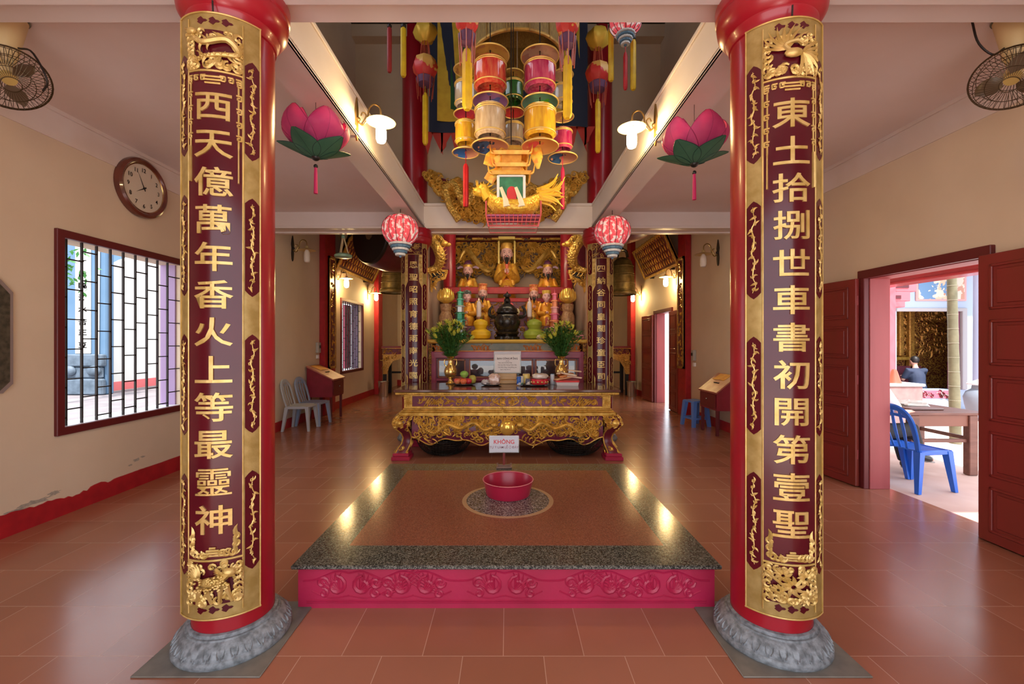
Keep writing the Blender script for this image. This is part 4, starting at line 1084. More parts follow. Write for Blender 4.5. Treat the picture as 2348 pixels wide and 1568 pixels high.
for s, lb in ((-1, 'gilded openwork bracket left of the statues'), (1, 'gilded openwork bracket right of the statues')):
    t = thing('carved_bracket', lb, 'carved bracket', (s * 1.2, 7.75, 2.7), 'gilded brackets beside the altar')
    T_ = lambda u, v, h, s=s: (s * (1.40 - u), 7.75 - h, v)
    z1 = Z(621, 7.75); z0 = Z(665, 7.75)
    m = MB(); m.prism([(0, z0 - .02), (.03, z0 - .05), (.05, z0 + .06), (.14, z0 + .16), (.27, z0 + .2), (.31, z1 - .03), (.31, z1 + .02), (0, z1 + .02)], -.02, .01, T_); m.build('bracket_ground', GOLD, t)
    m = MB(); m.prism([(.03, z0 + .1), (.10, z0 + .2), (.24, z0 + .24), (.27, z1 - .02), (.03, z1 - .02)], .005, .014, T_); m.build('dark_field', BLACK, t)
    m = MB(); carving(m, .02, .29, z0 + .05, z1, 26, .05, T_, 3 + s, h=.025, inside=lambda u, v: v > z0 + .02 + u * .6); m.build('bracket_carving', GOLD, t)
    m = MB(); m.box(*sorted((s * 1.41, s * 1.07)), 7.74, 7.80, z1 + .02, 3.35, .01); m.build('red_panel', MAROON2, t)
    # coiled dragon in front of the red panel
    t = thing('coiled_dragon', 'gilded coiled dragon hanging %s the altar opening' % ('left of' if s < 0 else 'right of'), 'dragon carving', (s * 1.3, 7.6, 3.1), 'coiled dragons beside the altar')
    P = [(976, 622), (1000, 612), (1010, 592), (1004, 570), (992, 552), (1000, 540), (1020, 560)]
    if s > 0: P = [(2 * 1161 - x, y) for x, y in P]
    pth = spline([(X(x, 7.55), 7.55 + .06 * math.sin(i * 1.7), Z(y, 7.55)) for i, (x, y) in enumerate(P)], 44)
    m = MB(); m.tube(pth, [.025 + .065 * math.sin(PI * min(1, .1 + i / 46)) for i in range(45)], 10)
    m.build('scaled_body', bump_tex(M('dragon_scales', (.70, .45, .10), .4, .45, col2=(.48, .26, .04), nscale=25), 'voronoi', 28, .9, .01), t)
    m = MB()
    for i in range(2, 43, 2):
        p = pth[i]; dd = (pth[i + 1] - pth[i - 1]).normalized(); nrm = Vector((-dd.z, 0, dd.x)) * s
        m.tube([p + nrm * .05, p + nrm * .10 + dd * .01, p + nrm * .14 + dd * .03], [.014, .009, .002], 5)
    m.build('fins', GOLD, t)
    m = MB(); m.ell(pth[-1], (.07, .07, .055), 10, 7); m.ell(pth[-1] + Vector((s * -.07, -.02, -.02)), (.05, .045, .035), 8, 6)
    for q in (-1, 1): m.tube([pth[-1] + Vector((0, q * .03, .04)), pth[-1] + Vector((s * .06, q * .05, .12)), pth[-1] + Vector((s * .10, q * .05, .13))], [.014, .01, .003], 5)
    m.build('dragon_head', GOLD, t)
for s, lb in ((-1, 'left'), (1, 'right')):
    c = (s * 1.22, 8.95)
    t = column('slender red column with gilded dragon %s of the statues' % lb, c[0], c[1], .13, 5.0, 'round red hall columns')

# ---------------------------------------------------------------- statues
ROBE = M('gilded_robe', (.78, .44, .05), .35, .4, col2=(.60, .26, .03), nscale=16, bump=.15, bscale=40)
ROBE2 = M('amber_robe', (.80, .40, .03), .38, .3, col2=(.62, .22, .02), nscale=12, bump=.12, bscale=40)
ROBER = M('red_robe_trim', (.45, .05, .02), .4, col2=(.62, .34, .06), nscale=24, lo=.5, hi=.56)
SKIN2 = M('rosy_painted_face', (.70, .40, .36), .4)
EYEM = M('painted_eyes', (.02, .015, .015), .3)
LIP = M('painted_lips', (.55, .08, .08), .4)


def statue(label, cx, cy, z0, H, hat, robe, beard, hw=1.0, skin=SKIN2, hands='clasp', group='robed statues on the altar', cat='statue'):
    """seated robed figure of total height H (without hat) facing the hall"""
    t = thing('robed_statue', label, cat, (cx, cy, z0), group)
    hh = H * (.25 if hat == 'king' else .30 if hat == 'mandarin' else .27); hr = hh * .41                        # head height and half width
    zs = z0 + H - hh * 1.12                             # shoulder line
    hc = Vector((cx, cy - .02 * H, z0 + H - hh * .5))
    B = H - hh * 1.12
    # robe: knees wide, waist, shoulders
    prof = [(0, .30, .26), (.10, .32, .27), (.30, .305, .25), (.42, .27, .20), (.55, .235, .155), (.72, .235, .14), (.86, .235, .13), (.95, .20, .11), (1.0, .12, .085), (1.04, .07, .065)]
    m = MB(); rs = []
    for q, a, b in prof:
        ring = []
        for i in range(32):
            an = 2 * PI * i / 32; fold = 1 + .03 * math.sin(an * 9 + q * 5) * (1 - q)
            fwd = max(0, -math.sin(an)); lap = .10 * H * fwd * (1 if q < .42 else max(0, 1 - (q - .42) * 6))
            ring.append((cx + hw * a * H * .8 * math.cos(an) * fold, cy + b * H * .75 * math.sin(an) * fold - lap, z0 + B * q))
        rs.append(ring)
    m.rings(rs); m.build('robe', robe, t)
    m = MB()
    TS = lambda u, v, h: (cx + u, cy - .125 * H * (1 if v > z0 + B * .5 else 1.9) - h, v)
    m.tube([(cx - .05 * H, cy - .13 * H, z0 + B * .98), (cx, cy - .15 * H, z0 + B * .82), (cx + .05 * H, cy - .13 * H, z0 + B * .98)], .018 * H, 6)
    m.box(cx - .19 * H * hw, cx + .19 * H * hw, cy - .150 * H, cy - .11 * H, z0 + B * .50, z0 + B * .56, .01 * H)
    m.box(cx - .06 * H, cx + .06 * H, cy - .31 * H, cy - .27 * H, z0 + B * .02, z0 + B * .36, .01 * H)
    m.build('robe_trim', ROBER, t)
    # sleeves
    for s in (-1, 1):
        m = MB()
        sh = Vector((cx + s * .175 * H * hw, cy, zs - .035 * H)); el = Vector((cx + s * .245 * H * hw, cy - .06 * H, z0 + B * .55)); ha = Vector((cx + s * .035 * H, cy - .21 * H, z0 + B * (.70 if hands == 'clasp' else .52)))
        p = spline([sh, el, ha], 10); m.tube(p, [.055 * H + .03 * H * math.sin(PI * i / 12) for i in range(11)], 12)
        m.tube(spline([ha + Vector((s * .02 * H, .02 * H, 0)), ha + Vector((s * .06 * H, .04 * H, -.10 * H)), ha + Vector((s * .085 * H, .05 * H, -.22 * H))], 6), [.05 * H, .055 * H, .055 * H, .05 * H, .045 * H, .04 * H, .03 * H], 10, flat=.5)
        m.build('sleeve', robe, t)
        m = MB(); m.ell(ha + Vector((-s * .012 * H, -.025 * H, .02 * H)), (.02 * H, .018 * H, .034 * H), 10, 7)
        for f in range(4): m.tube([ha + Vector((-s * .01 * H + s * .011 * H * (f - 1.5) * .6, -.045 * H, .015 * H + .012 * H * f)), ha + Vector((-s * .03 * H, -.052 * H, .022 * H + .011 * H * f))], .006 * H, 6)
        m.tube([ha + Vector((0, -.03 * H, .045 * H)), ha + Vector((-s * .02 * H, -.035 * H, .065 * H))], .007 * H, 6)
        m.build('hand', skin, t)
    # head
    m = MB(); rs = []
    for q, a, b, f in ((-.62, .42, .45, 0), (-.5, .5, .52, -.05), (-.42, .62, .68, -.14), (-.3, .8, .84, -.1), (-.1, .95, .98, -.04), (.1, 1.0, 1.04, 0), (.3, .96, 1.02, .02), (.45, .78, .84, .03), (.52, .4, .4, .03)):
        rs.append([(hc.x + hr * a * math.cos(2 * PI * i / 20), hc.y + hr * 1.05 * b * math.sin(2 * PI * i / 20) + f * hr, hc.z + hh * q) for i in range(20)])
    m.rings(rs)
    m.ell((hc.x, hc.y - hr * 1.06, hc.z - hh * .08), (hr * .15, hr * .2, hh * .09), 8, 6); m.tube([(hc.x, hc.y - hr * .98, hc.z + hh * .12), (hc.x, hc.y - hr * 1.1, hc.z - hh * .04)], hr * .1, 6)
    for s in (-1, 1):
        m.ell((hc.x + s * hr * 1.0, hc.y + hr * .05, hc.z - hh * .04), (hr * .12, hr * .2, hh * .17), 8, 6)
        m.ell((hc.x + s * hr * .52, hc.y - hr * .74, hc.z - hh * .14), (hr * .26, hr * .2, hh * .12), 8, 6)
    hd = m.build('head', skin, t)
    m = MB()
    for s in (-1, 1):
        m.ell((hc.x + s * hr * .40, hc.y - hr * .99, hc.z + hh * .04), (hr * .17, hr * .07, hh * .028), 8, 6)
        m.tube(spline([(hc.x + s * hr * .16, hc.y - hr * 1.03, hc.z + hh * .12), (hc.x + s * hr * .42, hc.y - hr * 1.0, hc.z + hh * .16), (hc.x + s * hr * .68, hc.y - hr * .82, hc.z + hh * .12)], 6), hh * .014, 5)
    m.build('eyes_and_brows', EYEM, hd)
    m = MB(); m.ell((hc.x, hc.y - hr * .98, hc.z - hh * .245), (hr * .22, hr * .08, hh * .03), 8, 6); m.build('lips', LIP, hd)
    if beard:
        m = MB(); m.tube([(hc.x, hc.y - hr * .85, hc.z - hh * .36), (hc.x, hc.y - hr * 1.05, hc.z - hh * .55), (hc.x, hc.y - hr * .95, hc.z - hh * .95)], [hr * .32, hr * .34, hr * .06], 9)
        for s in (-1, 1):
            m.tube(spline([(hc.x + s * hr * .1, hc.y - hr * 1.06, hc.z - hh * .19), (hc.x + s * hr * .38, hc.y - hr * .98, hc.z - hh * .26), (hc.x + s * hr * .46, hc.y - hr * .9, hc.z - hh * .5)], 6), hr * .06, 5)
            m.tube([(hc.x + s * hr * .85, hc.y - hr * .35, hc.z - hh * .25), (hc.x + s * hr * .8, hc.y - hr * .5, hc.z - hh * .65)], [hr * .12, hr * .03], 6)
        m.build('beard', HAIR, hd)
    top = hc.z + hh * .30
    if hat == 'king':
        m = MB(); m.lathe([(hr * 1.06, 0), (hr * 1.1, hh * .1), (hr * 1.0, hh * .42), (hr * .8, hh * .5)], 24, (hc.x, hc.y + hr * .1, top)); m.build('crown', GOLD, t)
        m = MB(); m.box(hc.x - hr * 1.5, hc.x + hr * 1.5, hc.y - hr * 1.5, hc.y + hr * 1.3, top + hh * .62, top + hh * .86, .01)
        m.build('flat_crown_board', M('dull_gold_board', (.46, .33, .08), .4, .3), t)
        m = MB()
        for s in (-1, 1): m.box(hc.x + s * hr * 1.42 - .02, hc.x + s * hr * 1.42 + .02, hc.y - hr * .3, hc.y - hr * .1, hc.z - hh * .75, top + hh * .62, .005)
        m.build('crown_strips', M('dull_gold_board', (0, 0, 0)), t)
        m = MB(); m.tube([(hc.x + .01, cy - .23 * H, z0 + B * .66), (hc.x, cy - .235 * H, z0 + B * .90)], [.022 * H, .03 * H], 8, flat=.4); m.build('tablet', M('red_tablet', (.62, .10, .05), .35), t)
    elif hat == 'mandarin':
        m = MB(); m.lathe([(hr * 1.08, 0), (hr * 1.12, hh * .14), (hr * 1.02, hh * .3)], 24, (hc.x, hc.y + hr * .1, top - hh * .04)); m.build('hat_band', GOLD, t)
        m = MB(); m.ell((hc.x, hc.y + hr * .25, top + hh * .3), (hr * 1.0, hr * 1.0, hh * .3), 16, 10); m.ell((hc.x, hc.y + hr * .6, top + hh * .52), (hr * .75, hr * .5, hh * .22), 14, 8); m.build('black_cap', M('cap_plum', (.10, .02, .06), .4), t)
        for s in (-1, 1):
            m = MB(); m.tube([(hc.x + s * hr * .8, hc.y + hr * .7, top + hh * .05), (hc.x + s * hr * 1.7, hc.y + hr * .6, top + hh * .12), (hc.x + s * hr * 2.4, hc.y + hr * .6, top - hh * .02)], [hr * .1, hr * .28, hr * .2], 8, flat=.25)
            m.build('hat_wing', M('hat_wing_lilac', (.34, .2, .3), .4), t)
    elif hat == 'red':
        m = MB(); m.lathe([(hr * 1.08, 0), (hr * 1.15, hh * .15), (hr * .95, hh * .4), (hr * 1.15, hh * .62), (hr * 1.1, hh * .68), (.003, hh * .6)], 22, (hc.x, hc.y + hr * .1, top - hh * .05)); m.build('red_hat', M('orange_red_hat', (.62, .14, .05), .4, col2=(.75, .40, .12), nscale=30, lo=.5, hi=.55), t)
    elif hat in ('turban', 'tiara'):
        m = MB()
        if hat == 'turban':
            for k in range(3): m.tube([(hc.x + hr * (1.08 - .08 * k) * math.cos(2 * PI * i / 20), hc.y + hr * .1 + hr * (1.08 - .08 * k) * math.sin(2 * PI * i / 20), top + hh * (.02 + .12 * k)) for i in range(21)], hh * .075, 6)
            m.ell((hc.x, hc.y + hr * .1, top + hh * .2), (hr * .95, hr * .95, hh * .25), 14, 8)
            m.build('turban', M('silver_turban', (.10, .12, .11), .3, .3, col2=(.45, .48, .46), nscale=40, lo=.5, hi=.6), t)
        else:
            m.lathe([(hr * 1.06, 0), (hr * 1.12, hh * .12), (hr * 1.2, hh * .4), (hr * .9, hh * .36), (.003, hh * .42)], 22, (hc.x, hc.y + hr * .1, top - hh * .02), wav=(11, .03)); m.build('tiara', M('yellow_tiara', (.80, .55, .10), .35, .3), t)
    return t

statue('large gilded king statue under a flat crown, highest on the altar', X(1162, 9.05), 9.05, 2.41, Z(567, 9.05) - 2.41, 'king', ROBE, True, .66)
statue('bearded gilded statue in a winged cap, upper tier left of the king', X(1073, 9.0), 9.0, 2.40, Z(609, 9.0) - 2.40, 'mandarin', ROBE, True, .86, SKIN2, 'low')
statue('bearded gilded statue in a winged cap, upper tier right of the king', X(1256, 9.0), 9.0, 2.40, Z(609, 9.0) - 2.40, 'mandarin', ROBE2, True, .86, SKIN2, 'low')
statue('statue with a tall red hat, lower tier left of the black burner', X(1107, 8.34), 8.34, 1.86, Z(661, 8.34) - 1.86, 'red', ROBE, True, .72)
statue('statue with a tall red hat, lower tier right of the black burner', X(1224, 8.34), 8.34, 1.86, Z(663, 8.34) - 1.86, 'red', ROBE2, True, .72)
statue('female statue in a silver grey turban behind the yellow gourd', X(1071, 8.2), 8.2, 1.86, Z(670, 8.2) - 1.86, 'turban', ROBE2, False, .9, M('pink_painted_face', (.74, .44, .44), .4), 'low')
statue('female statue in a yellow tiara behind the green gourd', X(1253, 8.2), 8.2, 1.86, Z(670, 8.2) - 1.86, 'tiara', ROBE2, False, .9, M('pink_painted_face', (0, 0, 0)), 'low')

# ---------------------------------------------------------------- objects on the main altar
AZ = 1.60
# incense burner
bx, by = X(1163, 7.6), 7.6
t = thing('incense_burner', 'black bronze incense burner with a lion lid in the middle of the altar', 'incense burner', (bx, by, AZ))
m = MB(); m.lathe([(.20, .10), (.215, .13), (.175, .16), (.20, .20), (.235, .28), (.235, .38), (.20, .44), (.17, .455), (.20, .47), (.20, .49)], 32, (bx, by, AZ)); m.build('vessel', BLKBRONZE, t)
for k in range(3):
    a = PI / 2 + 2 * PI * k / 3 + PI
    m = MB(); m.tube([(bx + .14 * math.cos(a), by + .14 * math.sin(a), AZ + .16), (bx + .18 * math.cos(a), by + .18 * math.sin(a), AZ + .07), (bx + .19 * math.cos(a), by + .19 * math.sin(a), AZ)], [.05, .03, .045], 10); m.build('foot', BLKBRONZE, t)
m = MB(); m.lathe([(.22, 0), (.22, .05), (.16, .06), (.2, .10)], 32, (bx, by, AZ)); m.build('stand', BLKBRONZE, t)
for s in (-1, 1):
    m = MB(); m.tube(spline([(bx + s * .20, by, AZ + .40), (bx + s * .30, by, AZ + .42), (bx + s * .31, by, AZ + .52), (bx + s * .26, by, AZ + .60)], 12), [.03, .035, .035, .03, .03, .03, .03, .03, .028, .026, .022, .018, .01], 8); m.build('dragon_handle', BLKBRONZE, t)
m = MB(); m.lathe([(.19, .49), (.18, .54), (.12, .60), (.07, .63), (.06, .64)], 28, (bx, by, AZ)); m.build('lid', BLKBRONZE, t)
m = MB(); m.ell((bx, by, AZ + .69), (.06, .08, .06), 12, 8); m.ell((bx, by - .05, AZ + .77), (.05, .05, .05), 12, 8)
for k in range(8): m.ell((bx + .05 * math.cos(k), by - .03 + .04 * math.sin(k), AZ + .78), .022, 6, 5)
m.tube([(bx, by + .06, AZ + .70), (bx, by + .1, AZ + .8), (bx, by + .06, AZ + .86)], [.02, .025, .006], 6)
for x_, y_ in ((-.04, -.05), (.04, -.05), (-.04, .04), (.04, .04)): m.tube([(bx + x_, by + y_, AZ + .68), (bx + x_, by + y_, AZ + .63)], .018, 6)
m.build('lion_finial', BLKBRONZE, t)
def gourd(label, px, mat, sc):
    x, y = X(px, 7.6), 7.6
    t = thing('gourd_fruit', label, 'gourd', (x, y, AZ))
    m = MB(); m.lathe([(.06 * sc, 0), (.14 * sc, .02), (.165 * sc, .08), (.15 * sc, .14), (.085 * sc, .19), (.09 * sc, .21), (.115 * sc, .26), (.11 * sc, .31), (.07 * sc, .35), (.02 * sc, .365)], 28, (x, y, AZ), wav=(7, .015)); m.build('body', mat, t)
    m = MB(); m.tube([(x, y, AZ + .36), (x + .01, y, AZ + .39)], .01, 6); m.build('stem', GREEN, t)
gourd('large yellow two lobed gourd on the altar', 1102, M('yellow_gourd_skin', (.78, .50, .02), .4, col2=(.70, .42, .02), nscale=6), 1.12)
gourd('large green two lobed gourd on the altar', 1225, M('green_gourd_skin', (.30, .36, .04), .4, col2=(.24, .32, .03), nscale=6), 1.2)
def tower(label, px, d, py1, w0, mats):
    x = X(px, d); z1 = Z(py1, d); n = 7; H = z1 - AZ
    t = thing('paper_tower', label, 'paper tower', (x, d, AZ))
    for k in range(n):
        q = 1 - .62 * k / n; a = w0 * q; zz = AZ + H * k / n
        m = MB(); m.lathe([(a * .8, 0), (a * .8, H / n * .72), (a * 1.1, H / n * .74), (a * 1.05, H / n * .82), (a * .7, H / n * .98)], 6, (x, d, zz)); m.build('tier', mats[k % len(mats)], t)
    m = MB(); m.tube([(x, d, z1), (x, d, z1 + .08)], [.012, .003], 6); m.build('spire', mats[0], t)
tower('tall green and silver paper tower left of the turbaned statue', 1055, 7.75, 668, .135, [M('green_foil', (.05, .28, .16), .3, .4), M('silver_foil', (.50, .55, .56), .25, .6), M('teal_foil', (.10, .40, .30), .3, .4)])
tower('tall pink paper tower right of the tiara statue', 1272, 7.75, 672, .115, [M('pink_foil', (.72, .16, .26), .35, .2), M('rose_foil', (.75, .34, .34), .35, .2), M('orange_foil', (.75, .26, .12), .35, .2)])
# candle lamps
for px, lb in ((1098, 'glass candle lamp on a slim stand left of the black burner'), (1214, 'glass candle lamp on a slim stand right of the black burner')):
    x, y = X(px, 7.7), 7.7
    t = thing('candle_lamp', lb, 'candle lamp', (x, y, AZ), 'glass candle lamps on the altar')
    m = MB(); m.lathe([(.06, 0), (.06, .012), (.02, .03), (.016, .12), (.03, .14), (.014, .16), (.014, .36), (.045, .40), (.05, .41)], 18, (x, y, AZ)); m.build('stand', M('rose_brass', (.55, .33, .28), .3, .5), t)
    m = MB(); m.lathe([(.038, .41), (.044, .46), (.044, .64), (.03, .68), (.012, .70)], 18, (x, y, AZ)); m.build('candle_glass', M('milky_glass', (.66, .56, .54), .15), t)
    m = MB(); m.lathe([(.032, .70), (.02, .72), (.004, .76)], 12, (x, y, AZ), cap=False); m.build('finial', M('rose_brass', (0, 0, 0)), t)
# gold lotus lamps on wooden pedestals
for px, lb, py in ((1022, 'shiny gold lotus lamp on a carved pedestal at the left end of the altar', 681), (1302, 'shiny gold lotus lamp on a carved pedestal at the right end of the altar', 681)):
    x, y = X(px, 7.75), 7.75; zc = Z(py, 7.75)
    t = thing('lotus_lamp', lb, 'lamp', (x, y, AZ), 'gold lotus lamps on the altar')
    m = MB(); m.lathe([(.13, 0), (.13, .05), (.09, .08), (.075, .14), (.10, .22), (.12, .30), (.12, .42), (.085, .50), (.10, .56), (.105, zc - AZ - .13), (.05, zc - AZ - .12)], 20, (x, y, AZ), wav=(8, .03)); m.build('pedestal', M('carved_pedestal', (.45, .26, .12), .45, col2=(.26, .12, .05), nscale=30, bump=.5, bscale=30), t)
    for row, (n, rr, zz, tilt) in enumerate(((12, .125, .03, .35), (12, .105, .07, .0), (8, .06, .09, -.4))):
        m = MB()
        for k in range(n):
            a = 2 * PI * (k + .5 * (row % 2)) / n
            pts = spline([(x + rr * .35 * math.cos(a), y + rr * .35 * math.sin(a), zc - .11), (x + rr * 1.15 * math.cos(a), y + rr * 1.15 * math.sin(a), zc - .03), (x + rr * (.95 + tilt * .4) * math.cos(a), y + rr * (.95 + tilt * .4) * math.sin(a), zc + .07 + zz)], 8)
            m.tube(pts, [.008 + .028 * math.sin(PI * min(1, .1 + i / 8.8)) for i in range(9)], 7, flat=.4, up=(-math.cos(a), -math.sin(a), 0.01))
        m.build('petal_ring', M('lotus_gold', (.95, .66, .14), .2, .6), t)
    m = MB(); m.ell((x, y, zc), (.075, .075, .085), 14, 10); m.build('lamp_core', M('warm_core', (1, .8, .3), .3, emis=(1, .66, .2), es=1.2), t)
# paper flowers beside the burner
for px, py, c, lb in ((1146, 712, (.72, .22, .2), 'coral paper flower left of the burner lid'), (1186, 715, (.75, .66, .36), 'cream paper flower right of the burner lid'), (1172, 702, (.72, .1, .1), 'small red paper flower beside the burner lid')):
    x, d = X(px, 7.55), 7.86; z = Z(py, d); x = X(px, d)
    t = thing('paper_flower', lb, 'paper flower', (x, d, AZ))
    m = MB()
    for k in range(9):
        a = 2 * PI * k / 9
        m.ell((x + .025 * math.cos(a), d - .01, z + .035 * math.sin(a)), (.022, .018, .03), 8, 6)
    m.build('bloom', M('paper_%d' % px, c, .6), t)
    m = MB(); m.tube([(x, d, z - .02), (x, d, AZ)], .006, 5); m.build('stem', GREEN, t)
# open offerings at the right end
for k, (px, lb, c) in enumerate(((1330, 'pink wrapped packet at the right end of the altar', (.6, .25, .3)), (1240, 'folded cream cloth behind the right gold vase', (.6, .5, .38)))):
    x = X(px, 7.4); m = MB(); crumple(m, (x, 7.4, AZ + .04), (.07, .06, .04), k + 3, .12); tag(m.build('offering_packet', M('packet_cloth_%d' % k, c, .5), at=(x, 7.4, AZ)), lb, 'packet')
# little gold stand between statue and burner
for px, lb in ((1101, 'small gold altar cup before the left red hatted statue'), (1222, 'small gold altar cup before the right red hatted statue')):
    x, d = X(px, 8.05), 8.05
    m = MB(); m.lathe([(.06, 0), (.03, .03), (.028, .08), (.07, .14), (.075, .2), (.06, .24), (.02, .26), (.012, .30)], 20, (x, d, 1.86)); tag(m.build('altar_cup', GOLD, at=(x, d, 1.86)), lb, 'cup', 'gold cups on the lower tier')
# side altars with gilded aprons, steel bins
for s, xa, xb, w_ in ((-1, -3.72, -1.98, 'left'), (1, 1.95, 3.62, 'right')):
    d = 12.6
    t = thing('side_altar', 'narrow black legged side altar with gilded apron at the far %s' % w_, 'side altar', ((xa + xb) / 2, d, 0), 'side altars at the far end')
    m = MB(); m.box(xa, xb, d, d + .7, 1.38, 1.44, .01); m.box(xa + .05, xb - .05, d + .03, d + .67, 1.18, 1.38, .01); m.build('table_top', MAROON2, t)
    TA = lambda u, v, h: (u, d + .03 - h, v)
    m = MB(); carving(m, xa + .05, xb - .05, 1.2, 1.37, 40, .06, TA, 5, h=.015); m.box(xa, xb, d - .01, d + .05, 1.365, 1.385, .004); m.box(xa + .02, xb - .02, d, d + .05, 1.18, 1.20, .004)
    for e in (xa, xb):
        q = 1 if e == xa else -1
        m.prism([(e + q * .05, .62), (e + q * .17, .62), (e + q * .22, .82), (e + q * .34, 1.0), (e + q * .55, 1.06), (e + q * .85, 1.10), (e + q * .85, 1.18), (e + q * .05, 1.18)], 0, .03, TA)
        carving(m, min(e + q * .06, e + q * .4), max(e + q * .06, e + q * .4), .65, 1.17, 34, .06, TA, 9, h=.04, inside=lambda u, v, e=e, q=q: v > .7 + (u - e) * q * 1.1)
    m.build('gilded_apron', DKGOLD, t)
    for e in (xa + .08, xb - .12):
        for yy in (d + .03, d + .6):
            m = MB(); m.box(e - .05, e + .05, yy, yy + .08, 0, 1.18, .006); m.build('leg', BLACK, t)
    m = MB(); m.box(xa + .1, xb - .1, d + .62, d + .65, .60, .66, .004); m.build('stretcher', BLACK, t)
    bxx = X(879 if s < 0 else 1449, 12.3)
    t = thing('steel_bin', 'stainless steel bin before the far %s side altar' % w_, 'bin', (bxx, 12.3, 0), 'steel bins at the far end')
    m = MB(); m.lathe([(.12, 0), (.125, .02), (.145, .42), (.15, .43), (.138, .42), (.12, .03), (.01, .03)], 28, (bxx, 12.3, 0), cap=False); m.build('bin_body', STEEL, t)
    m = MB(); m.tube([(bxx + .148 * math.cos(2 * PI * i / 28), 12.3 + .148 * math.sin(2 * PI * i / 28), .43) for i in range(29)], .008, 6); m.build('rim', STEEL, t)
# bells
for px, py0, py1, d, lb in ((903, 596, 672, 11.5, 'bronze temple bell hanging near the left rear column'), (1427, 590, 676, 11.5, 'bronze temple bell hanging near the right rear column')):
    x = X(px, d); z0 = Z(py1, d); h = Z(py0, d) - z0; r = .36
    t = thing('temple_bell', lb, 'bell', (x, d, z0), 'bronze temple bells')
    m = MB(); m.lathe([(r, 0), (r * 1.04, .03), (r * 1.02, .07), (r * .93, .10), (r * .88, h * .4), (r * .80, h * .7), (r * .66, h * .88), (r * .4, h * .97), (.05, h)], 40, (x, d, z0), cap=False)
    for q in (.12, .3, .5, .55, .75): m.tube([(x + r * (.95 - .2 * q) * math.cos(2 * PI * i / 36), d + r * (.95 - .2 * q) * math.sin(2 * PI * i / 36), z0 + h * q) for i in range(37)], .012, 5)
    m.build('bell_body', BRONZE, t)
    m = MB(); m.tube(spline([(x - .14, d, z0 + h), (x - .1, d, z0 + h + .16), (x, d, z0 + h + .2), (x + .1, d, z0 + h + .16), (x + .14, d, z0 + h)], 14), .04, 8); m.build('dragon_loop', BLKBRONZE, t)
    m = MB(); m.tube([(x, d, z0 + h + .2), (x, d, 5.0)], .025, 6); m.build('hanger', IRON, t)
# drums
for s, zc, lb in ((-1, 3.80, 'large red drum with a dark green head hanging at the left rear'), (1, 4.42, 'large red drum with a dark green head hanging at the right rear')):
    ax = Vector((s * -.62, .78, 0)).normalized(); c = Vector((s * 2.52, 9.3, zc))
    if s > 0: ax = Vector((-.62, .78, 0)).normalized()
    Rm = Vector((0, 0, 1)).rotation_difference(ax).to_matrix()
    TD = lambda x, y, z, Rm=Rm, c=c: tuple(Rm @ Vector((x, y, z)) + c)
    t = thing('temple_drum', lb, 'drum', c, 'hanging temple drums')
    m = MB(); m.lathe([(.60, -.55), (.66, -.45), (.71, -.15), (.72, 0), (.71, .15), (.66, .45), (.60, .55)], 44, (0, 0, 0), cap=False, T=TD); m.build('barrel', M('drum_red', (.14, .022, .03), .35, col2=(.10, .015, .02), nscale=5), t)
    m = MB(); m.lathe([(.60, -.551), (.01, -.56)], 44, (0, 0, 0), cap=False, T=TD); m.build('drum_head', M('drum_green', (.055, .055, .04), .5, col2=(.09, .085, .07), nscale=3), t)
    m = MB(); m.lathe([(.605, -.56), (.625, -.54), (.635, -.48), (.61, -.48)], 44, (0, 0, 0), T=TD); m.build('hoop', BLACK, t); m = MB(); m.lathe([(.605, .56), (.625, .54), (.635, .48), (.61, .48)], 44, (0, 0, 0), T=TD); m.build('hoop', BLACK, t)
    m = MB()
    for k in range(8): m.lathe([(.06, -.566), (.05, -.57), (.01, -.572)], 12, (.07 * math.cos(k * .785), .07 * math.sin(k * .785), 0), T=TD)
    m.build('painted_flower', M('drum_flower', (.16, .10, .06), .5), t)
    m = MB()
    for q in (-.35, .35):
        p = Rm @ Vector((0, 0, q)) + c; m.tube([(p.x, p.y, zc + .66), (p.x, p.y, 5.0)], .02, 6)
    m.build('hanger', IRON, t)
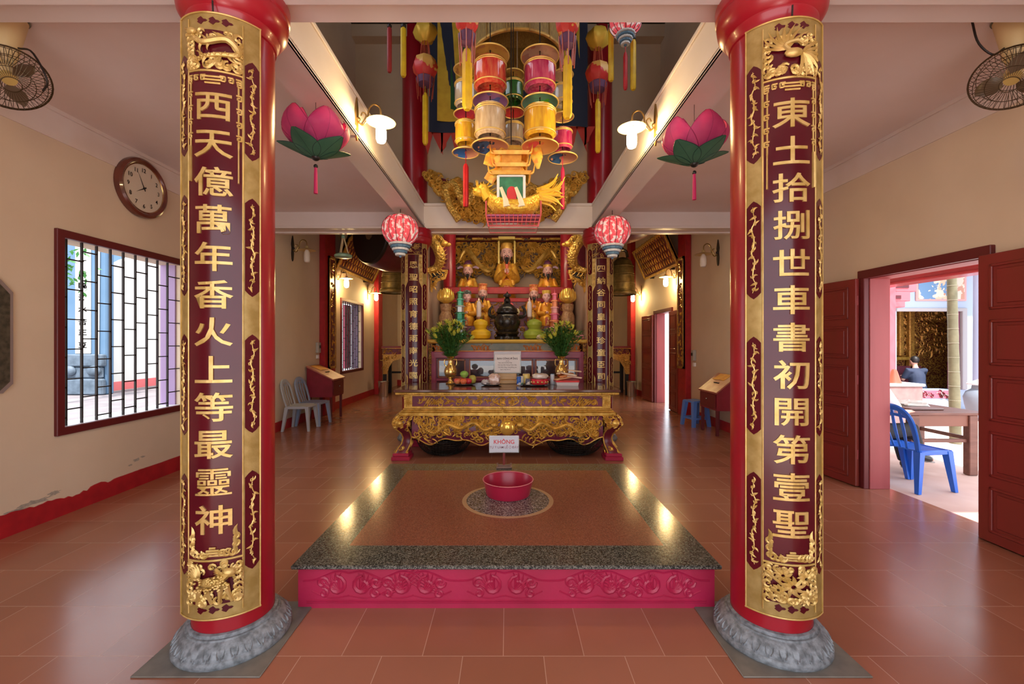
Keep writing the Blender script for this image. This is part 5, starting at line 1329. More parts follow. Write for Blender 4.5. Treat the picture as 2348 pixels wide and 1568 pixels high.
# leaning lacquer boards high on the side walls
for s, wallx, y0, y1, lb in ((-1, XL, 9.75, 12.4, 'dark lacquer name board leaning out high above the far left window'), (1, XR, 9.34, 11.64, 'gold patterned lacquer board leaning out high above the far right door')):
    zb, zt = 3.24, 4.0; b0 = wallx - s * .08; b1 = wallx - s * .42
    t = thing('lacquer_board', lb, 'board', (wallx - s * .2, (y0 + y1) / 2, zb), 'leaning lacquer boards')
    Tb = lambda u, v, h: (lerp(b0, b1, v) - s * h * .92, lerp(y0, y1, u), lerp(zb, zt, v) - h * .4)
    m = MB(); m.slab(lambda a, b, q: Tb(a, b, -.04 if q else 0), 4, 4); m.build('board_body', MAROON2, t)
    m = MB()
    for a, b, c_, d_ in ((0, 1, 0, .07), (0, 1, .93, 1), (0, .03, 0, 1), (.97, 1, 0, 1)): m.slab(lambda p, q, k: Tb(lerp(a, b, p), lerp(c_, d_, q), -.05 if k else .025), 2, 2)
    m.build('gilt_frame', GOLD, t)
    m = MB()
    TBB = lambda u, v, h: Tb((u - y0) / (y1 - y0), (v - zb) / (zt - zb), h)
    Rz = random.Random(5)
    for i in range(15):
        for j in range(5):
            u = lerp(y0 + .15, y1 - .15, (i + .5 * (j % 2)) / 15); v = lerp(zb + .1, zt - .1, j / 4)
            flame(m, (u, v), .14, PI / 2 + Rz.uniform(-.25, .25), Rz.uniform(-.8, .8), .022, TBB, h=.006)
    m.build('gold_pattern', DKGOLD, t)
    m = MB()
    for y in (lerp(y0, y1, .2), lerp(y0, y1, .8)): m.box(min(wallx - s * .1, wallx), max(wallx - s * .1, wallx), y - .03, y + .03, zb - .03, zb + .02, .004); m.tube([(wallx - s * .01, y, zt + .3), (b1, y, zt)], .012, 5)
    m.build('wall_bracket', IRON, t)
# ---------------------------------------------------------------- wall and beam lamps
LAMPBR = M('antique_brass', (.30, .19, .07), .35, .7)
def bracket_lamp(label, x, y, z, s, lit, sc=1.0, group='bracket lamps'):
    """backplate on a wall at x, arm reaching out by s (+1: towards +x)"""
    t = thing('bracket_lamp', label, 'lamp', (x, y, z), group)
    k = sc; P = lambda dx, dy, dz: (x + s * dx * k, y + dy * k, z + dz * k)
    m = MB(); m.prism([(-.02, -.16), (0, -.19), (.02, -.16), (.03, -.08), (.022, 0), (.034, .06), (.02, .13), (0, .19), (-.02, .13), (-.034, .06), (-.022, 0), (-.03, -.08)], 0, .014, lambda u, v, h: P(h, u, v)); m.ell(P(.018, 0, 0), .022 * k, 8, 6); m.build('back_plate', LAMPBR if lit else IRON, t)
    m = MB(); m.tube(spline([P(.015, 0, -.02), P(.06, 0, -.05), P(.10, 0, .0), P(.115, 0, .09), P(.16, 0, .13), (P(.21, 0, .10)), P(.22, 0, .03)], 22), .008 * k, 7)
    m.tube(spline([P(.05, 0, -.04), P(.09, 0, .03), P(.06, 0, .06), P(.045, 0, .03)], 10), .006 * k, 6); m.build('scroll_arm', LAMPBR, t)
    m = MB(); m.lathe([(.02, .035), (.026, .005), (.06, -.006), (.118, -.022), (.125, -.028), (.118, -.028), (.06, -.013), (.02, -.006)], 28, (0, 0, 0), cap=False, T=lambda a, b, c: P(.22 + a, b, c)); m.build('shade', M('cream_enamel_shade', (.50, .36, .16), .35), t)
    m = MB(); m.lathe([(.018, -.02), (.036, -.05), (.044, -.10), (.044, -.17), (.034, -.20), (.010, -.212)], 18, (0, 0, 0), T=lambda a, b, c: P(.22 + a, b, c)); m.build('bulb', BULB if lit else BULBOFF, t)
    return t
bracket_lamp('lit bracket lamp on the beam beside the left lotus lantern', -1.33, 3.75, 3.50, 1, True)
bracket_lamp('lit bracket lamp on the beam beside the right lotus lantern', 1.33, 3.85, 3.50, -1, True)
bracket_lamp('unlit bracket lamp high on the left wall above the grey chairs', XL, 7.95, 3.29, 1, False, 1.25)
bracket_lamp('unlit bracket lamp high on the right wall near the red pilaster', XR, 7.75, 3.17, -1, False, 1.25)
bracket_lamp('lit bracket lamp beside the red pilaster, over the far left window', XL, 9.95, 3.06, 1, True, 1.15)
bracket_lamp('lit bracket lamp at the far corner of the left wall', XL, 12.2, 2.98, 1, True, 1.15)
bracket_lamp('lit bracket lamp beside the red pilaster of the right wall', XR, 9.65, 3.05, -1, True, 1.15)
bracket_lamp('lit bracket lamp at the far corner of the right wall', XR, 12.2, 2.95, -1, True, 1.15)

# unseen fill tubes added behind the beams to brighten altar and lanterns
for y, z, x0, x1, lb in ((7.16, 3.52, -1.0, 1.0, 'added unseen fill tube behind the beam before the altar'), (2.60, 3.62, -.9, .9, 'added unseen fill tube behind the front beam')):
    t = thing('fill_tube_lamp', lb, 'lamp', (0, y, z), 'added fill tubes behind the beams')
    m = MB(); m.box(x0, x1, y - .08, y - .035, z - .03, z + .03, .006); m.build('batten', WHITE, t)
    m = MB(); m.tube([(x0 + .03, y, z), (x1 - .03, y, z)], .016, 10); m.build('tube', FILLTUBE if y > 5 else FILLTUBE2, t)
    for x in (x0 + .015, x1 - .015):
        m = MB(); m.box(x - .012, x + .012, y - .04, y + .018, z - .02, z + .02, .004); m.build('end_cap', WHITE, t)
# ---------------------------------------------------------------- lotus lanterns
PINK = M('pink_lotus_silk', (.85, .16, .40), .6, col2=(.74, .09, .32), nscale=6, sheer=.5)
PINKE = M('dark_pink_wire', (.35, .01, .10), .5)
LEAF = M('lotus_leaf_silk', (.06, .20, .12), .6, col2=(.09, .25, .15), nscale=7, sheer=.3)
def lotus(label, x, y, z, rot, ztop):
    t = thing('lotus_lantern', label, 'lantern', (x, y, z), 'lotus lanterns')
    def petal(name, a, L_, W, fn, mat, edge):
        m = MB(); er = Vector((math.cos(a), math.sin(a), 0)); et = Vector((-math.sin(a), math.cos(a), 0))
        def P(u, v, off=0):
            r, zz = fn(v); w_ = W * (math.sin(PI * (v * .94 + .03)) ** .75) * (1.02 - .25 * v)
            q = u * w_; c = -abs(u) ** 2 * w_ * .38
            return Vector((x, y, z)) + er * (r + c + off) + et * q + Vector((0, 0, zz))
        m.slab(lambda a_, b_, s_: P(a_ * 2 - 1, b_, .0 if s_ else .003), 8, 10); p = m.build(name, mat, t, 60)
        m = MB()
        for sg in (-1, 1): m.tube([P(sg, i / 12, .0015) for i in range(13)], .0025, 5)
        m.tube([P(0, i / 10, .002) for i in range(11)], .0018, 4); m.build('wire_edge', edge, p)
    for k in range(5):
        a = rot + 2 * PI * k / 5; petal('petal', a, .3, .155, lambda v: (.02 + .22 * math.sin(PI * min(1, v * .70)), -.05 + .29 * v ** 1.15), PINK, PINKE)
    for k in range(4):
        a = rot + .5 + 2 * PI * k / 4; petal('petal', a, .3, .12, lambda v: (.02 + .13 * math.sin(PI * min(1, v * .72)), -.05 + .30 * v ** 1.1), PINK, PINKE)
    for k in range(5):
        a = rot + .3 + 2 * PI * k / 5; petal('sepal', a, .28, .105, lambda v: (.02 + .25 * v ** .9, -.07 + .10 * v ** 2 + .03 * math.sin(PI * v)), LEAF, M('dark_green_wire', (.01, .06, .04), .5))
    m = MB(); m.ell((x, y, z - .065), (.032, .032, .03), 12, 8); m.ell((x, y, z - .135), .016, 10, 7); m.build('bead', BLACK, t)
    m = MB(); m.tube([(x, y, z - .14), (x, y, z - .2), (x, y, z - .34)], [.010, .013, .015], 8); m.build('tassel', M('magenta_silk', (.55, .01, .12), .5), t)
    m = MB(); m.tube([(x, y, z + .05), (x, y, ztop)], .002, 4); m.build('hanging_wire', IRON, t)
lotus('pink lotus lantern with green sepals hanging near the left front column', X(724, 3.22), 3.22, Z(340, 3.22), .5, 3.35)
lotus('pink lotus lantern with green sepals hanging near the right front column', X(1592, 3.25), 3.25, Z(355, 3.25), -.2, 3.35)

# ---------------------------------------------------------------- round lanterns
LANTP = M('red_white_lantern_paper', (.80, .09, .12), .6, col2=(.88, .66, .64), nscale=18, lo=.5, hi=.58, emis='base', es=.22)
LANTB = M('blue_white_lantern_fringe', (.70, .74, .78), .5)
LANTB2 = M('blue_lantern_band', (.10, .22, .36), .5)
def round_lantern(label, x, y, z, R, ztop, ribs=16, paper=LANTP):
    t = thing('round_lantern', label, 'lantern', (x, y, z), 'round paper lanterns')
    m = MB(); prof = [(R * .36, R * .80), (R * .66, R * .70), (R * .90, R * .42), (R, R * .05), (R * .95, -R * .28), (R * .76, -R * .58), (R * .50, -R * .78)]
    pp = spline([(a, b, 0) for a, b in prof], 18)
    rs = [[(x + p.x * (1 - .035 * abs(math.sin(ribs * .5 * 2 * PI * i / 64))) * math.cos(2 * PI * i / 64), y + p.x * (1 - .035 * abs(math.sin(ribs * .5 * 2 * PI * i / 64))) * math.sin(2 * PI * i / 64), z + p.y) for i in range(64)] for p in pp]
    m.rings(rs, cap=False); m.build('paper_body', paper, t)
    m = MB()
    for k in range(ribs):
        a = 2 * PI * k / ribs; m.tube([(x + p.x * 1.005 * math.cos(a), y + p.x * 1.005 * math.sin(a), z + p.y) for p in pp[::2]], .004, 4)
    m.build('ribs', M('lantern_rib', (.10, .02, .02), .5), t)
    m = MB(); m.lathe([(R * .34, R * .86), (R * .40, R * .84), (R * .38, R * .76), (.02, R * .78)], 24, (x, y, z)); m.build('top_ring', M('lantern_cap', (.28, .24, .2), .4, .3), t)
    for k in range(5):
        r1 = R * (.62 - .085 * k); z1 = z - R * (.70 + .14 * k)
        m = MB(); m.lathe([(r1 * .9, .0), (r1, -.01), (r1 * .97, -R * .13), (r1 * .88, -R * .14)], 32, (x, y, z1), wav=(16, .03)); m.build('fringe_tier', (LANTB if k % 2 == 0 else LANTB2), t)
    m = MB(); m.tube([(x, y, z - R * 1.38), (x, y, z - R * 1.5)], [.02, .012], 8); m.build('bottom_bead', LANTB2, t)
    m = MB(); m.tube([(x, y, z + R * .8), (x, y, ztop)], .005, 5); m.build('hanging_wire', IRON, t)
    return t
round_lantern('glowing red and white round lantern hanging before the left rear column', X(918, 5.8), 5.8, Z(528, 5.8), .245, 3.36)
round_lantern('glowing red and white round lantern hanging before the right rear column', X(1404, 5.85), 5.85, Z(532, 5.85), .245, 3.36)

# ---------------------------------------------------------------- hanging offerings in the light well
GOLDP = M('gold_hat_paper', (.72, .44, .10), .4, .2, col2=(.45, .22, .06), nscale=9)
RIMG = M('gold_rim_ribbon', (.80, .58, .18), .4, .3)
def under(name, cols):
    """painted underside: patches of several colours"""
    if name in _mats: return _mats[name]
    m = M(name, cols[0], .45); nt = m.node_tree; N = nt.nodes; L = nt.links
    tc = N.new('ShaderNodeTexCoord'); v = N.new('ShaderNodeTexVoronoi'); v.inputs['Scale'].default_value = 6; v.inputs['Randomness'].default_value = 1
    n_ = N.new('ShaderNodeTexNoise'); n_.inputs['Scale'].default_value = 7
    a = N.new('ShaderNodeMix'); a.data_type = 'VECTOR'; a.inputs[0].default_value = .35
    L.new(tc.outputs['Object'], a.inputs[4]); L.new(n_.outputs['Color'], a.inputs[5]); L.new(tc.outputs['Object'], n_.inputs['Vector']); L.new(a.outputs[1], v.inputs['Vector'])
    s = N.new('ShaderNodeSeparateColor'); L.new(v.outputs['Color'], s.inputs[0])
    r = N.new('ShaderNodeValToRGB'); r.color_ramp.interpolation = 'CONSTANT'; e = r.color_ramp.elements
    e[0].position = 0; e[0].color = (*cols[0], 1); e[1].position = .3; e[1].color = (*cols[1], 1)
    for k, c in enumerate(cols[2:]): q = e.new(.5 + .22 * k); q.color = (*c, 1)
    L.new(s.outputs[0], r.inputs[0]); L.new(r.outputs[0], N['Principled BSDF'].inputs['Base Color'])
    return m
U_BLUE = under('blue_painted_brim', [(.10, .14, .45), (.05, .20, .55), (.62, .30, .20), (.35, .16, .4)])
U_GREEN = under('green_painted_brim', [(.10, .42, .03), (.05, .20, .05), (.62, .34, .10), (.12, .30, .22)])
U_NAVY = under('navy_painted_brim', [(.02, .05, .12), (.04, .12, .28), (.60, .28, .16), (.10, .08, .08)])
U_ORG = under('orange_painted_brim', [(.70, .20, .08), (.75, .08, .10), (.75, .36, .10), (.55, .25, .2)])
U_GOLD = under('gold_painted_brim', [(.55, .33, .08), (.40, .20, .06), (.70, .46, .10), (.45, .22, .10)])
U_PALE = under('pale_painted_brim', [(.55, .36, .24), (.42, .22, .16), (.65, .42, .30), (.5, .2, .12)])
U_RED = under('red_painted_brim', [(.62, .05, .05), (.35, .14, .04), (.70, .12, .08), (.45, .03, .08)])
def drum_mat(name, c1, c2): return M(name, c1, .14, col2=c2, nscale=11, coat=.5, stretch=(3, 3, .6))
D_RED = drum_mat('red_film_drum', (.62, .02, .03), (.72, .16, .08)); D_MAG = drum_mat('magenta_film_drum', (.42, .01, .10), (.60, .10, .20)); D_CLR = drum_mat('cream_film_drum', (.66, .52, .34), (.48, .34, .20))
D_YEL = drum_mat('yellow_film_drum', (.80, .48, .03), (.62, .30, .03)); D_GRN = drum_mat('green_film_drum', (.01, .06, .01), (.03, .16, .03)); D_SIL = drum_mat('silver_film_drum', (.50, .42, .34), (.34, .26, .18)); D_WHT = drum_mat('pale_film_drum', (.52, .46, .38), (.40, .34, .28))
def offering(label, px, d, tiers, ztop, tassel=None):
    """tiers from the top: ('hat', py of the rim, px half width, mat) / ('drum', py top, py bottom, px half width, mat)"""
    x = X(px, d); t = thing('hanging_offering', label, 'hanging offering', (x, d, Z(tiers[-1][1], d)), 'tiered paper offerings hanging in the light well')
    for q in tiers:
        if q[0] == 'hat':
            _, py, hw, mat = q; r = hw * d / F; z = Z(py, d)
            m = MB(); m.lathe([(r * .55, r * .30), (r * .80, r * .15), (r, 0), (r * .985, -.006), (r * .78, r * .11), (r * .50, r * .24), (.01, r * .27)], 40, (x, d, z), cap=False); h = m.build('brim', mat, t)
            m = MB(); m.tube([(x + r * math.cos(2 * PI * i / 40), d + r * math.sin(2 * PI * i / 40), z - .002) for i in range(41)], .007, 6); m.build('rim_ribbon', RIMG, h)
        else:
            _, p0, p1, hw, mat = q; r = hw * d / F; z1 = Z(p0, d); z0 = Z(p1, d); hh = z1 - z0
            m = MB(); m.lathe([(r * .3, hh), (r * .75, hh * .985), (r * .93, hh * .93), (r * .90, hh * .88), (r * .97, hh * .84), (r, hh * .70), (r, hh * .2), (r * .95, hh * .06), (r * .82, 0), (r * .75, .004), (r * .7, hh * .15), (.01, hh * .16)], 36, (x, d, z0), cap=False, wav=(18, .012)); dr = m.build('film_drum', mat, t)
            for zz in (.86, .80, .12): m = MB(); m.tube([(x + r * 1.0 * math.cos(2 * PI * i / 36), d + r * 1.0 * math.sin(2 * PI * i / 36), z0 + hh * zz) for i in range(37)], .006, 5); m.build('hoop', RIMG, dr)
    if tassel:
        p0, p1, hw, mat = tassel; r = hw * d / F
        m = MB(); m.tube([(x, d, Z(p0 - 40, d)), (x, d, Z(p0, d))], .004, 5); m.lathe([(r * .8, 0), (r, .02), (r, Z(p0, d) - Z(p1, d) - .03), (r * .5, Z(p0, d) - Z(p1, d))], 14, (x, d, Z(p1, d)), wav=(7, .1)); m.build('tassel', mat, t)
    m = MB(); m.tube([(x, d, ztop), (x, d, Z(tiers[-1][1], d) + .02)], .005, 5); m.build('cord', IRON, t)
    return t
WT = 6.5
offering('tiered offering with gold hat, red drum, blue hat, cream drum and navy hat', 1124, 4.0, [('hat', 128, 43, U_GOLD), ('drum', 140, 206, 37, D_RED), ('hat', 233, 41, U_BLUE), ('drum', 243, 318, 35, D_CLR), ('hat', 336, 42, U_NAVY)], WT)
offering('tiered offering with pale hat, magenta drum, green hat, yellow drum and orange hat', 1238, 4.0, [('hat', 130, 43, U_PALE), ('drum', 144, 208, 36, D_MAG), ('hat', 236, 42, U_GREEN), ('drum', 246, 318, 36, D_YEL), ('hat', 336, 42, U_ORG)], WT)
offering('tiered offering with green drum and red hat in the middle of the cluster', 1177, 4.7, [('hat', 172, 25, U_GOLD), ('drum', 184, 234, 22, D_GRN), ('hat', 258, 25, U_RED), ('drum', 282, 330, 23, D_SIL)], WT)
offering('tiered offering with clear drum, red hat and yellow drum over a red tassel', 1068, 4.35, [('hat', 160, 27, U_GOLD), ('drum', 186, 246, 25, D_WHT), ('hat', 262, 27, U_RED), ('drum', 278, 332, 24, D_YEL), ('hat', 350, 30, U_BLUE)], WT, (376, 474, 6, REDS))
offering('tiered offering with maroon drum and dull hat over a thin red tassel', 1290, 4.5, [('hat', 172, 24, U_PALE), ('drum', 196, 240, 22, D_WHT), ('hat', 268, 25, U_GOLD), ('drum', 296, 344, 22, D_MAG), ('hat', 362, 33, U_NAVY)], WT, (384, 480, 4, M('crimson_silk', (.62, .01, .08), .5)))
# woven canopy at the top
t = thing('woven_canopy', 'large woven bamboo canopy hat hanging above the tiered offerings', 'canopy', (X(1186, 5.3), 5.3, Z(148, 5.3)))
WOV = bump_tex(M('woven_bamboo', (.30, .17, .045), .55, col2=(.46, .29, .08), nscale=6, stretch=(12, 12, 3), bump=.5, bscale=50), 'wave', 30, .6, .01)
cxw, zc_ = X(1186, 5.3), Z(146, 5.3)
m = MB(); m.lathe([(.05, 1.1), (.40, .95), (.56, .6), (.57, .02), (.53, .02), (.52, .55), (.3, .85), (.02, .9)], 48, (cxw, 5.3, zc_), cap=False); m.build('woven_body', WOV, t)
m = MB(); m.tube([(cxw + .56 * math.cos(2 * PI * i / 48), 5.3 + .56 * math.sin(2 * PI * i / 48), zc_ + .02) for i in range(49)], .02, 8); m.build('rim', GOLDP, t)
m = MB()
for k in range(14):
    a = 2 * PI * k / 14; m.tube([(cxw + .575 * math.cos(a), 5.3 + .575 * math.sin(a), zc_), (cxw + .575 * math.cos(a), 5.3 + .575 * math.sin(a), zc_ + .6)], .008, 5)
m.build('ribs', M('bamboo_rib', (.36, .21, .06), .5), t)
m = MB(); m.tube([(cxw, 5.3, zc_ + .9), (cxw, 5.3, 6.55)], .012, 6); m.build('cord', IRON, t)
m = MB(); m.tube([(cxw, 5.3, zc_ + .9), (cxw, 5.3, Z(172, 5.3))], .006, 5); m.build('centre_string', WHITE, t)

# dragon boat
d = 4.15
bx0, bx1 = X(1100, d), X(1262, d); bxm = X(1173, d)
t = thing('dragon_boat', 'golden paper dragon boat with a green pavilion hanging below the offerings', 'paper boat', (bxm, d, Z(500, d)))
SCALE = bump_tex(M('gold_scale_paper', (.85, .56, .06), .35, .25, col2=(.70, .34, .03), nscale=40, lo=.45, hi=.6), 'voronoi', 60, .8, .006)
m = MB(); rs = []
for i in range(25):
    q = i / 24; px = lerp(1118, 1240, q); e = abs(q - .5) * 2
    zt = Z(lerp(462, 436, e ** 2), d); zb = Z(lerp(500, 470, e ** 3), d); wy = .15 * (1 - e ** 3) + .03
    c = (X(px, d)); ring = []
    for k in range(16):
        a = 2 * PI * k / 16; sz = (zt - zb) / 2
        ring.append((c, d + wy * math.cos(a), (zt + zb) / 2 + sz * math.copysign(abs(math.sin(a)) ** .7, math.sin(a))))
    rs.append(ring)
m.rings(rs); m.build('scaled_hull', SCALE, t)
m = MB(); p = spline([(X(1122, d), d, Z(455, d)), (X(1112, d), d, Z(440, d)), (X(1108, d), d, Z(432, d)), (X(1098, d), d, Z(440, d))], 10); m.tube(p, [.06, .06, .055, .055, .05, .05, .05, .05, .045, .04, .03], 10)
m.ell(p[-1], (.06, .05, .045), 10, 7)
Rd = random.Random(2)
for k in range(26): q = p[k % 10]; a = Rd.uniform(0, 2 * PI); m.tube([q, q + Vector((math.cos(a) * .06, Rd.uniform(-.06, .04), math.sin(a) * .06)), q + Vector((math.cos(a) * .10 + .02, Rd.uniform(-.06, .04), math.sin(a) * .10 + .02))], [.014, .01, .002], 5)
m.build('dragon_head', M('bright_gold_paper', (.90, .56, .05), .4, .2), t)
m = MB()
for k in range(26):
    a = Rd.uniform(-.5, 1.0); q = Vector((X(1240, d) + Rd.uniform(-.06, .03), d + Rd.uniform(-.06, .06), Z(452, d) + Rd.uniform(-.05, .07)))
    m.tube(spline([q, q + Vector((.07, 0, .04 * a)), q + Vector((.15, 0, .10 * a)), q + Vector((.20, 0, .20 * a))], 8), [.018 * (1 - i / 9) + .002 for i in range(9)], 6)
m.build('dragon_tail', M('bright_gold_paper', (0, 0, 0)), t)
m = MB(); m.box(X(1143, d), X(1201, d), d - .12, d + .12, Z(465, d), Z(416, d), .006); m.build('green_pavilion', M('green_foil_card', (.03, .24, .12), .4, col2=(.02, .15, .07), nscale=20), t)
m = MB(); m.prism([(.045 * math.cos(a), Z(450, d) + .05 * math.sin(a)) for a in [PI * i / 10 for i in range(11)]] + [(-.045, Z(468, d)), (.045, Z(468, d))], -.125, -.13, lambda u, v, h: (bxm + u + .0, d + h, v)); m.build('red_doorway', M('red_card', (.6, .03, .03), .4), t)
m = MB()
for x in (1143, 1201): m.box(X(x, d) - .012, X(x, d) + .012, d - .135, d - .115, Z(466, d), Z(414, d), .003)
m.box(X(1143, d), X(1201, d), d - .135, d - .115, Z(417, d), Z(413, d), .003); m.build('white_posts', WHITE, t)
for x0, x1 in ((1149, 1162), (1182, 1195)):
    m = MB(); m.tube([(X(x0, d), d - .15, Z(442, d)), (X(x1 - 3, d), d - .17, Z(470, d)), (X(x1, d), d - .175, Z(486, d))], [.014, .022, .032], 8, flat=.35, up=(0, 1, 0)); m.build('oar', M('cream_card', (.80, .72, .50), .5), t)
m = MB()
for k, (p0, hw) in enumerate(((412, 36), (392, 30), (366, 33))):
    m.lathe([(hw * d / F * 1.12, 0), (hw * d / F * .72, .07), (hw * d / F * .62, .09)], 4, (X(1172, d), d, Z(p0, d))) if False else None
    r = hw * d / F; zz = Z(p0, d)
    m.rings([[(X(1172, d) + s1 * r * q, d + s2 * r * .8 * q, zz + h) for s1, s2 in ((-1, -1), (1, -1), (1, 1), (-1, 1))] for q, h in ((1.25, .03), (1.1, 0), (.85, .05), (.6, .11))])
    for s1 in (-1, 1): m.tube(spline([(X(1172, d) + s1 * r * 1.1, d - r * .8, zz + .01), (X(1172, d) + s1 * r * 1.35, d - r * .9, zz + .02), (X(1172, d) + s1 * r * 1.45, d - r * .9, zz + .10)], 6), [.014, .013, .012, .01, .008, .005, .002], 6)
m.build('tiered_roof', M('orange_gold_roof', (.78, .34, .04), .4, .2, col2=(.85, .55, .10), nscale=14), t)
m = MB(); m.box(X(1150, d), X(1195, d), d - .10, d + .10, Z(410, d), Z(352, d), .006); m.build('upper_storey', M('amber_film', (.70, .34, .06), .25, col2=(.5, .2, .03), nscale=12), t)
m = MB(); m.box(X(1116, d), X(1238, d), d - .12, d + .12, Z(504, d), Z(499, d), .006); m.build('plum_keel', M('plum_card', (.42, .10, .22), .4), t)
m = MB(); PK = M('pink_wire_net', (.62, .10, .10), .5)
xs = [lerp(X(1116, d), X(1238, d), i / 12) for i in range(13)]
for i, x in enumerate(xs):
    f_ = .9; m.tube([(x, d - .13, Z(499, d)), (bxm + (x - bxm) * f_, d - .11, Z(526, d))], .0032, 4)
for zz, f_ in ((508, .97), (516, .94), (526, .9)): m.tube([(bxm + (xs[0] - bxm) * f_, d - .12, Z(zz, d)), (bxm + (xs[-1] - bxm) * f_, d - .12, Z(zz, d)), (bxm + (xs[-1] - bxm) * f_, d + .12, Z(zz, d)), (bxm + (xs[0] - bxm) * f_, d + .12, Z(zz, d)), (bxm + (xs[0] - bxm) * f_, d - .12, Z(zz, d))], .005, 5)
for x in (1116, 1238):
    m.tube([(X(x, d), d - .12, Z(470, d)), (X(x, d), d - .12, Z(500, d)), (bxm + (X(x, d) - bxm) * .9, d - .11, Z(527, d))], .008, 5)
m.build('wire_stand', PK, t)
m = MB()
for k, (px0, py0, px1, py1, c) in enumerate(((1120, 385, 1135, 345, 0), (1150, 378, 1133, 352, 1), (1228, 345, 1233, 392, 1), (1120, 420, 1143, 390, 0))):
    m = MB(); m.tube([(X(px0, d), d - .05, Z(py0, d)), (X((px0 + px1) / 2, d), d - .07, Z((py0 + py1) / 2, d)), (X(px1, d), d - .05, Z(py1, d))], [.05, .055, .012], 8, flat=.25, up=(0, 1, 0)); m.build('paper_flag', M('orange_flag_paper', (.85, .30, .03), .5, col2=(.80, .55, .06), nscale=14, lo=.45, hi=.55), t)
m = MB(); m.tube([(X(1172, d), d, Z(350, d)), (X(1172, d), d, WT)], .005, 5); m.build('cord', IRON, t)

# knob and palace lantern strings
PALR = under('red_gold_lantern_silk', [(.62, .06, .03), (.75, .30, .05), (.62, .04, .04), (.72, .40, .10)])
def string_lantern(label, px, d, kn, lan, tas, kmat):
    x = X(px, d); t = thing('string_lantern', label, 'lantern', (x, d, Z(lan[1], d)), 'small lantern strings')
    m = MB(); r = kn[2] * d / F; m.lathe([(r * .3, 0), (r * .8, r * .35), (r, r * .9), (r * .85, r * 1.4), (r * .4, r * 1.8), (r * .2, r * 1.9)], 24, (x, d, Z(kn[1], d)), wav=(6, .10)); m.build('gold_knob', kmat, t)
    m = MB(); r = lan[2] * d / F; h = Z(lan[0], d) - Z(lan[1], d)
    m.lathe([(r * .45, h), (r * .8, h * .85), (r, h * .5), (r * .9, h * .22), (r * .55, 0)], 24, (x, d, Z(lan[1], d)), wav=(8, .05)); m.build('lantern_body', PALR, t)
    m = MB(); m.lathe([(r * .6, 0), (r * .75, -.02), (r * .6, -.09), (r * .25, -.11)], 16, (x, d, Z(lan[1], d))); m.build('violet_base', M('violet_foil', (.14, .06, .16), .4), t)
    m = MB()
    for k in range(8):
        a = 2 * PI * k / 8; m.tube([(x + r * .75 * math.cos(a), d + r * .75 * math.sin(a), Z(lan[1], d)), (x + r * .6 * math.cos(a), d + r * .6 * math.sin(a), Z(lan[1], d) - .28)], .005, 4)
    m.build('bead_fringe', M('red_gold_beads', (.45, .08, .04), .4), t); m = MB()
    for k in range(8):
        a = 2 * PI * k / 8; m.tube([(x + r * .4 * math.cos(a), d + r * .4 * math.sin(a), Z(lan[0], d)), (x + r * .3 * math.cos(a), d + r * .3 * math.sin(a), Z(kn[1], d))], .005, 4)
    m.build('bead_strings', M('red_gold_beads', (.45, .08, .04), .4), t)
    m = MB(); r = tas[2] * d / F; m.tube([(x, d, Z(lan[1], d)), (x, d, Z(tas[0], d))], .004, 4); m.lathe([(r * .6, 0), (r, .03), (r, Z(tas[0], d) - Z(tas[1], d) - .05), (r * .6, Z(tas[0], d) - Z(tas[1], d))], 14, (x, d, Z(tas[1], d)), wav=(7, .08)); m.build('tassel', YEL, t)
    m = MB(); m.tube([(x, d, Z(kn[1], d)), (x, d, WT)], .004, 4); m.build('cord', IRON, t)
KN = M('gold_knob_foil', (.72, .46, .06), .35, .3)
string_lantern('small red and gold lantern over a yellow tassel before the left blue flag', 975, 5.6, (60, 98, 26), (130, 178, 28), (214, 332, 6), KN)
string_lantern('small red and gold lantern over a yellow tassel before the right blue flag', 1371, 5.4, (58, 112, 26), (146, 190, 28), (228, 350, 6), KN)
string_lantern('violet bottomed lantern over a long yellow tassel left of the red drum', 1071, 3.7, (-60, -20, 26), (20, 76, 26), (114, 252, 11), KN)
string_lantern('violet bottomed lantern over a long yellow tassel right of the magenta drum', 1301, 3.7, (-60, -20, 26), (24, 82, 26), (130, 272, 10), KN)
# plain tassels from lanterns hidden above
for px, p0, p1, r, d, mat, lb in ((893, 60, 166, 5, 5.0, M('dark_red_silk', (.30, .02, .02), .5), 'long dark red tassel farthest left in the light well'), (925, 60, 176, 6, 5.0, YEL, 'long yellow tassel next to the dark red one at the left'), (1401, 60, 186, 6, 4.8, YEL, 'long yellow tassel beside the right lantern string'), (1452, 88, 206, 6, 4.8, YEL, 'long yellow tassel farthest right in the light well')):
    x = X(px, d); t = thing('silk_tassel', lb, 'tassel', (x, d, Z(p1, d)), 'long silk tassels'); q = r * d / F
    m = MB(); m.lathe([(q * .7, 0), (q, .02), (q, Z(p0, d) - Z(p1, d) - .04), (q * .4, Z(p0, d) - Z(p1, d))], 14, (x, d, Z(p1, d)), wav=(7, .08)); m.build('silk_strands', mat, t)
    m = MB(); m.ell((x, d, Z(p0, d)), q * 1.1, 8, 6); m.tube([(x, d, Z(p0, d)), (x, d, WT)], .004, 4); m.build('cord', IRON, t)
rl = round_lantern('red and white round lantern half hidden by the front beam', X(1434, 4.6), 4.6, Z(52, 4.6), .17, WT, 14)
m = MB(); m.tube([(X(1434, 4.6), 4.6, Z(80, 4.6)), (X(1434, 4.6), 4.6, Z(120, 4.6))], .004, 4); m.lathe([(.014, 0), (.022, .03), (.022, .36), (.012, .40)], 14, (X(1434, 4.6), 4.6, Z(206, 4.6)), wav=(7, .08)); m.build('tassel', REDS, rl)

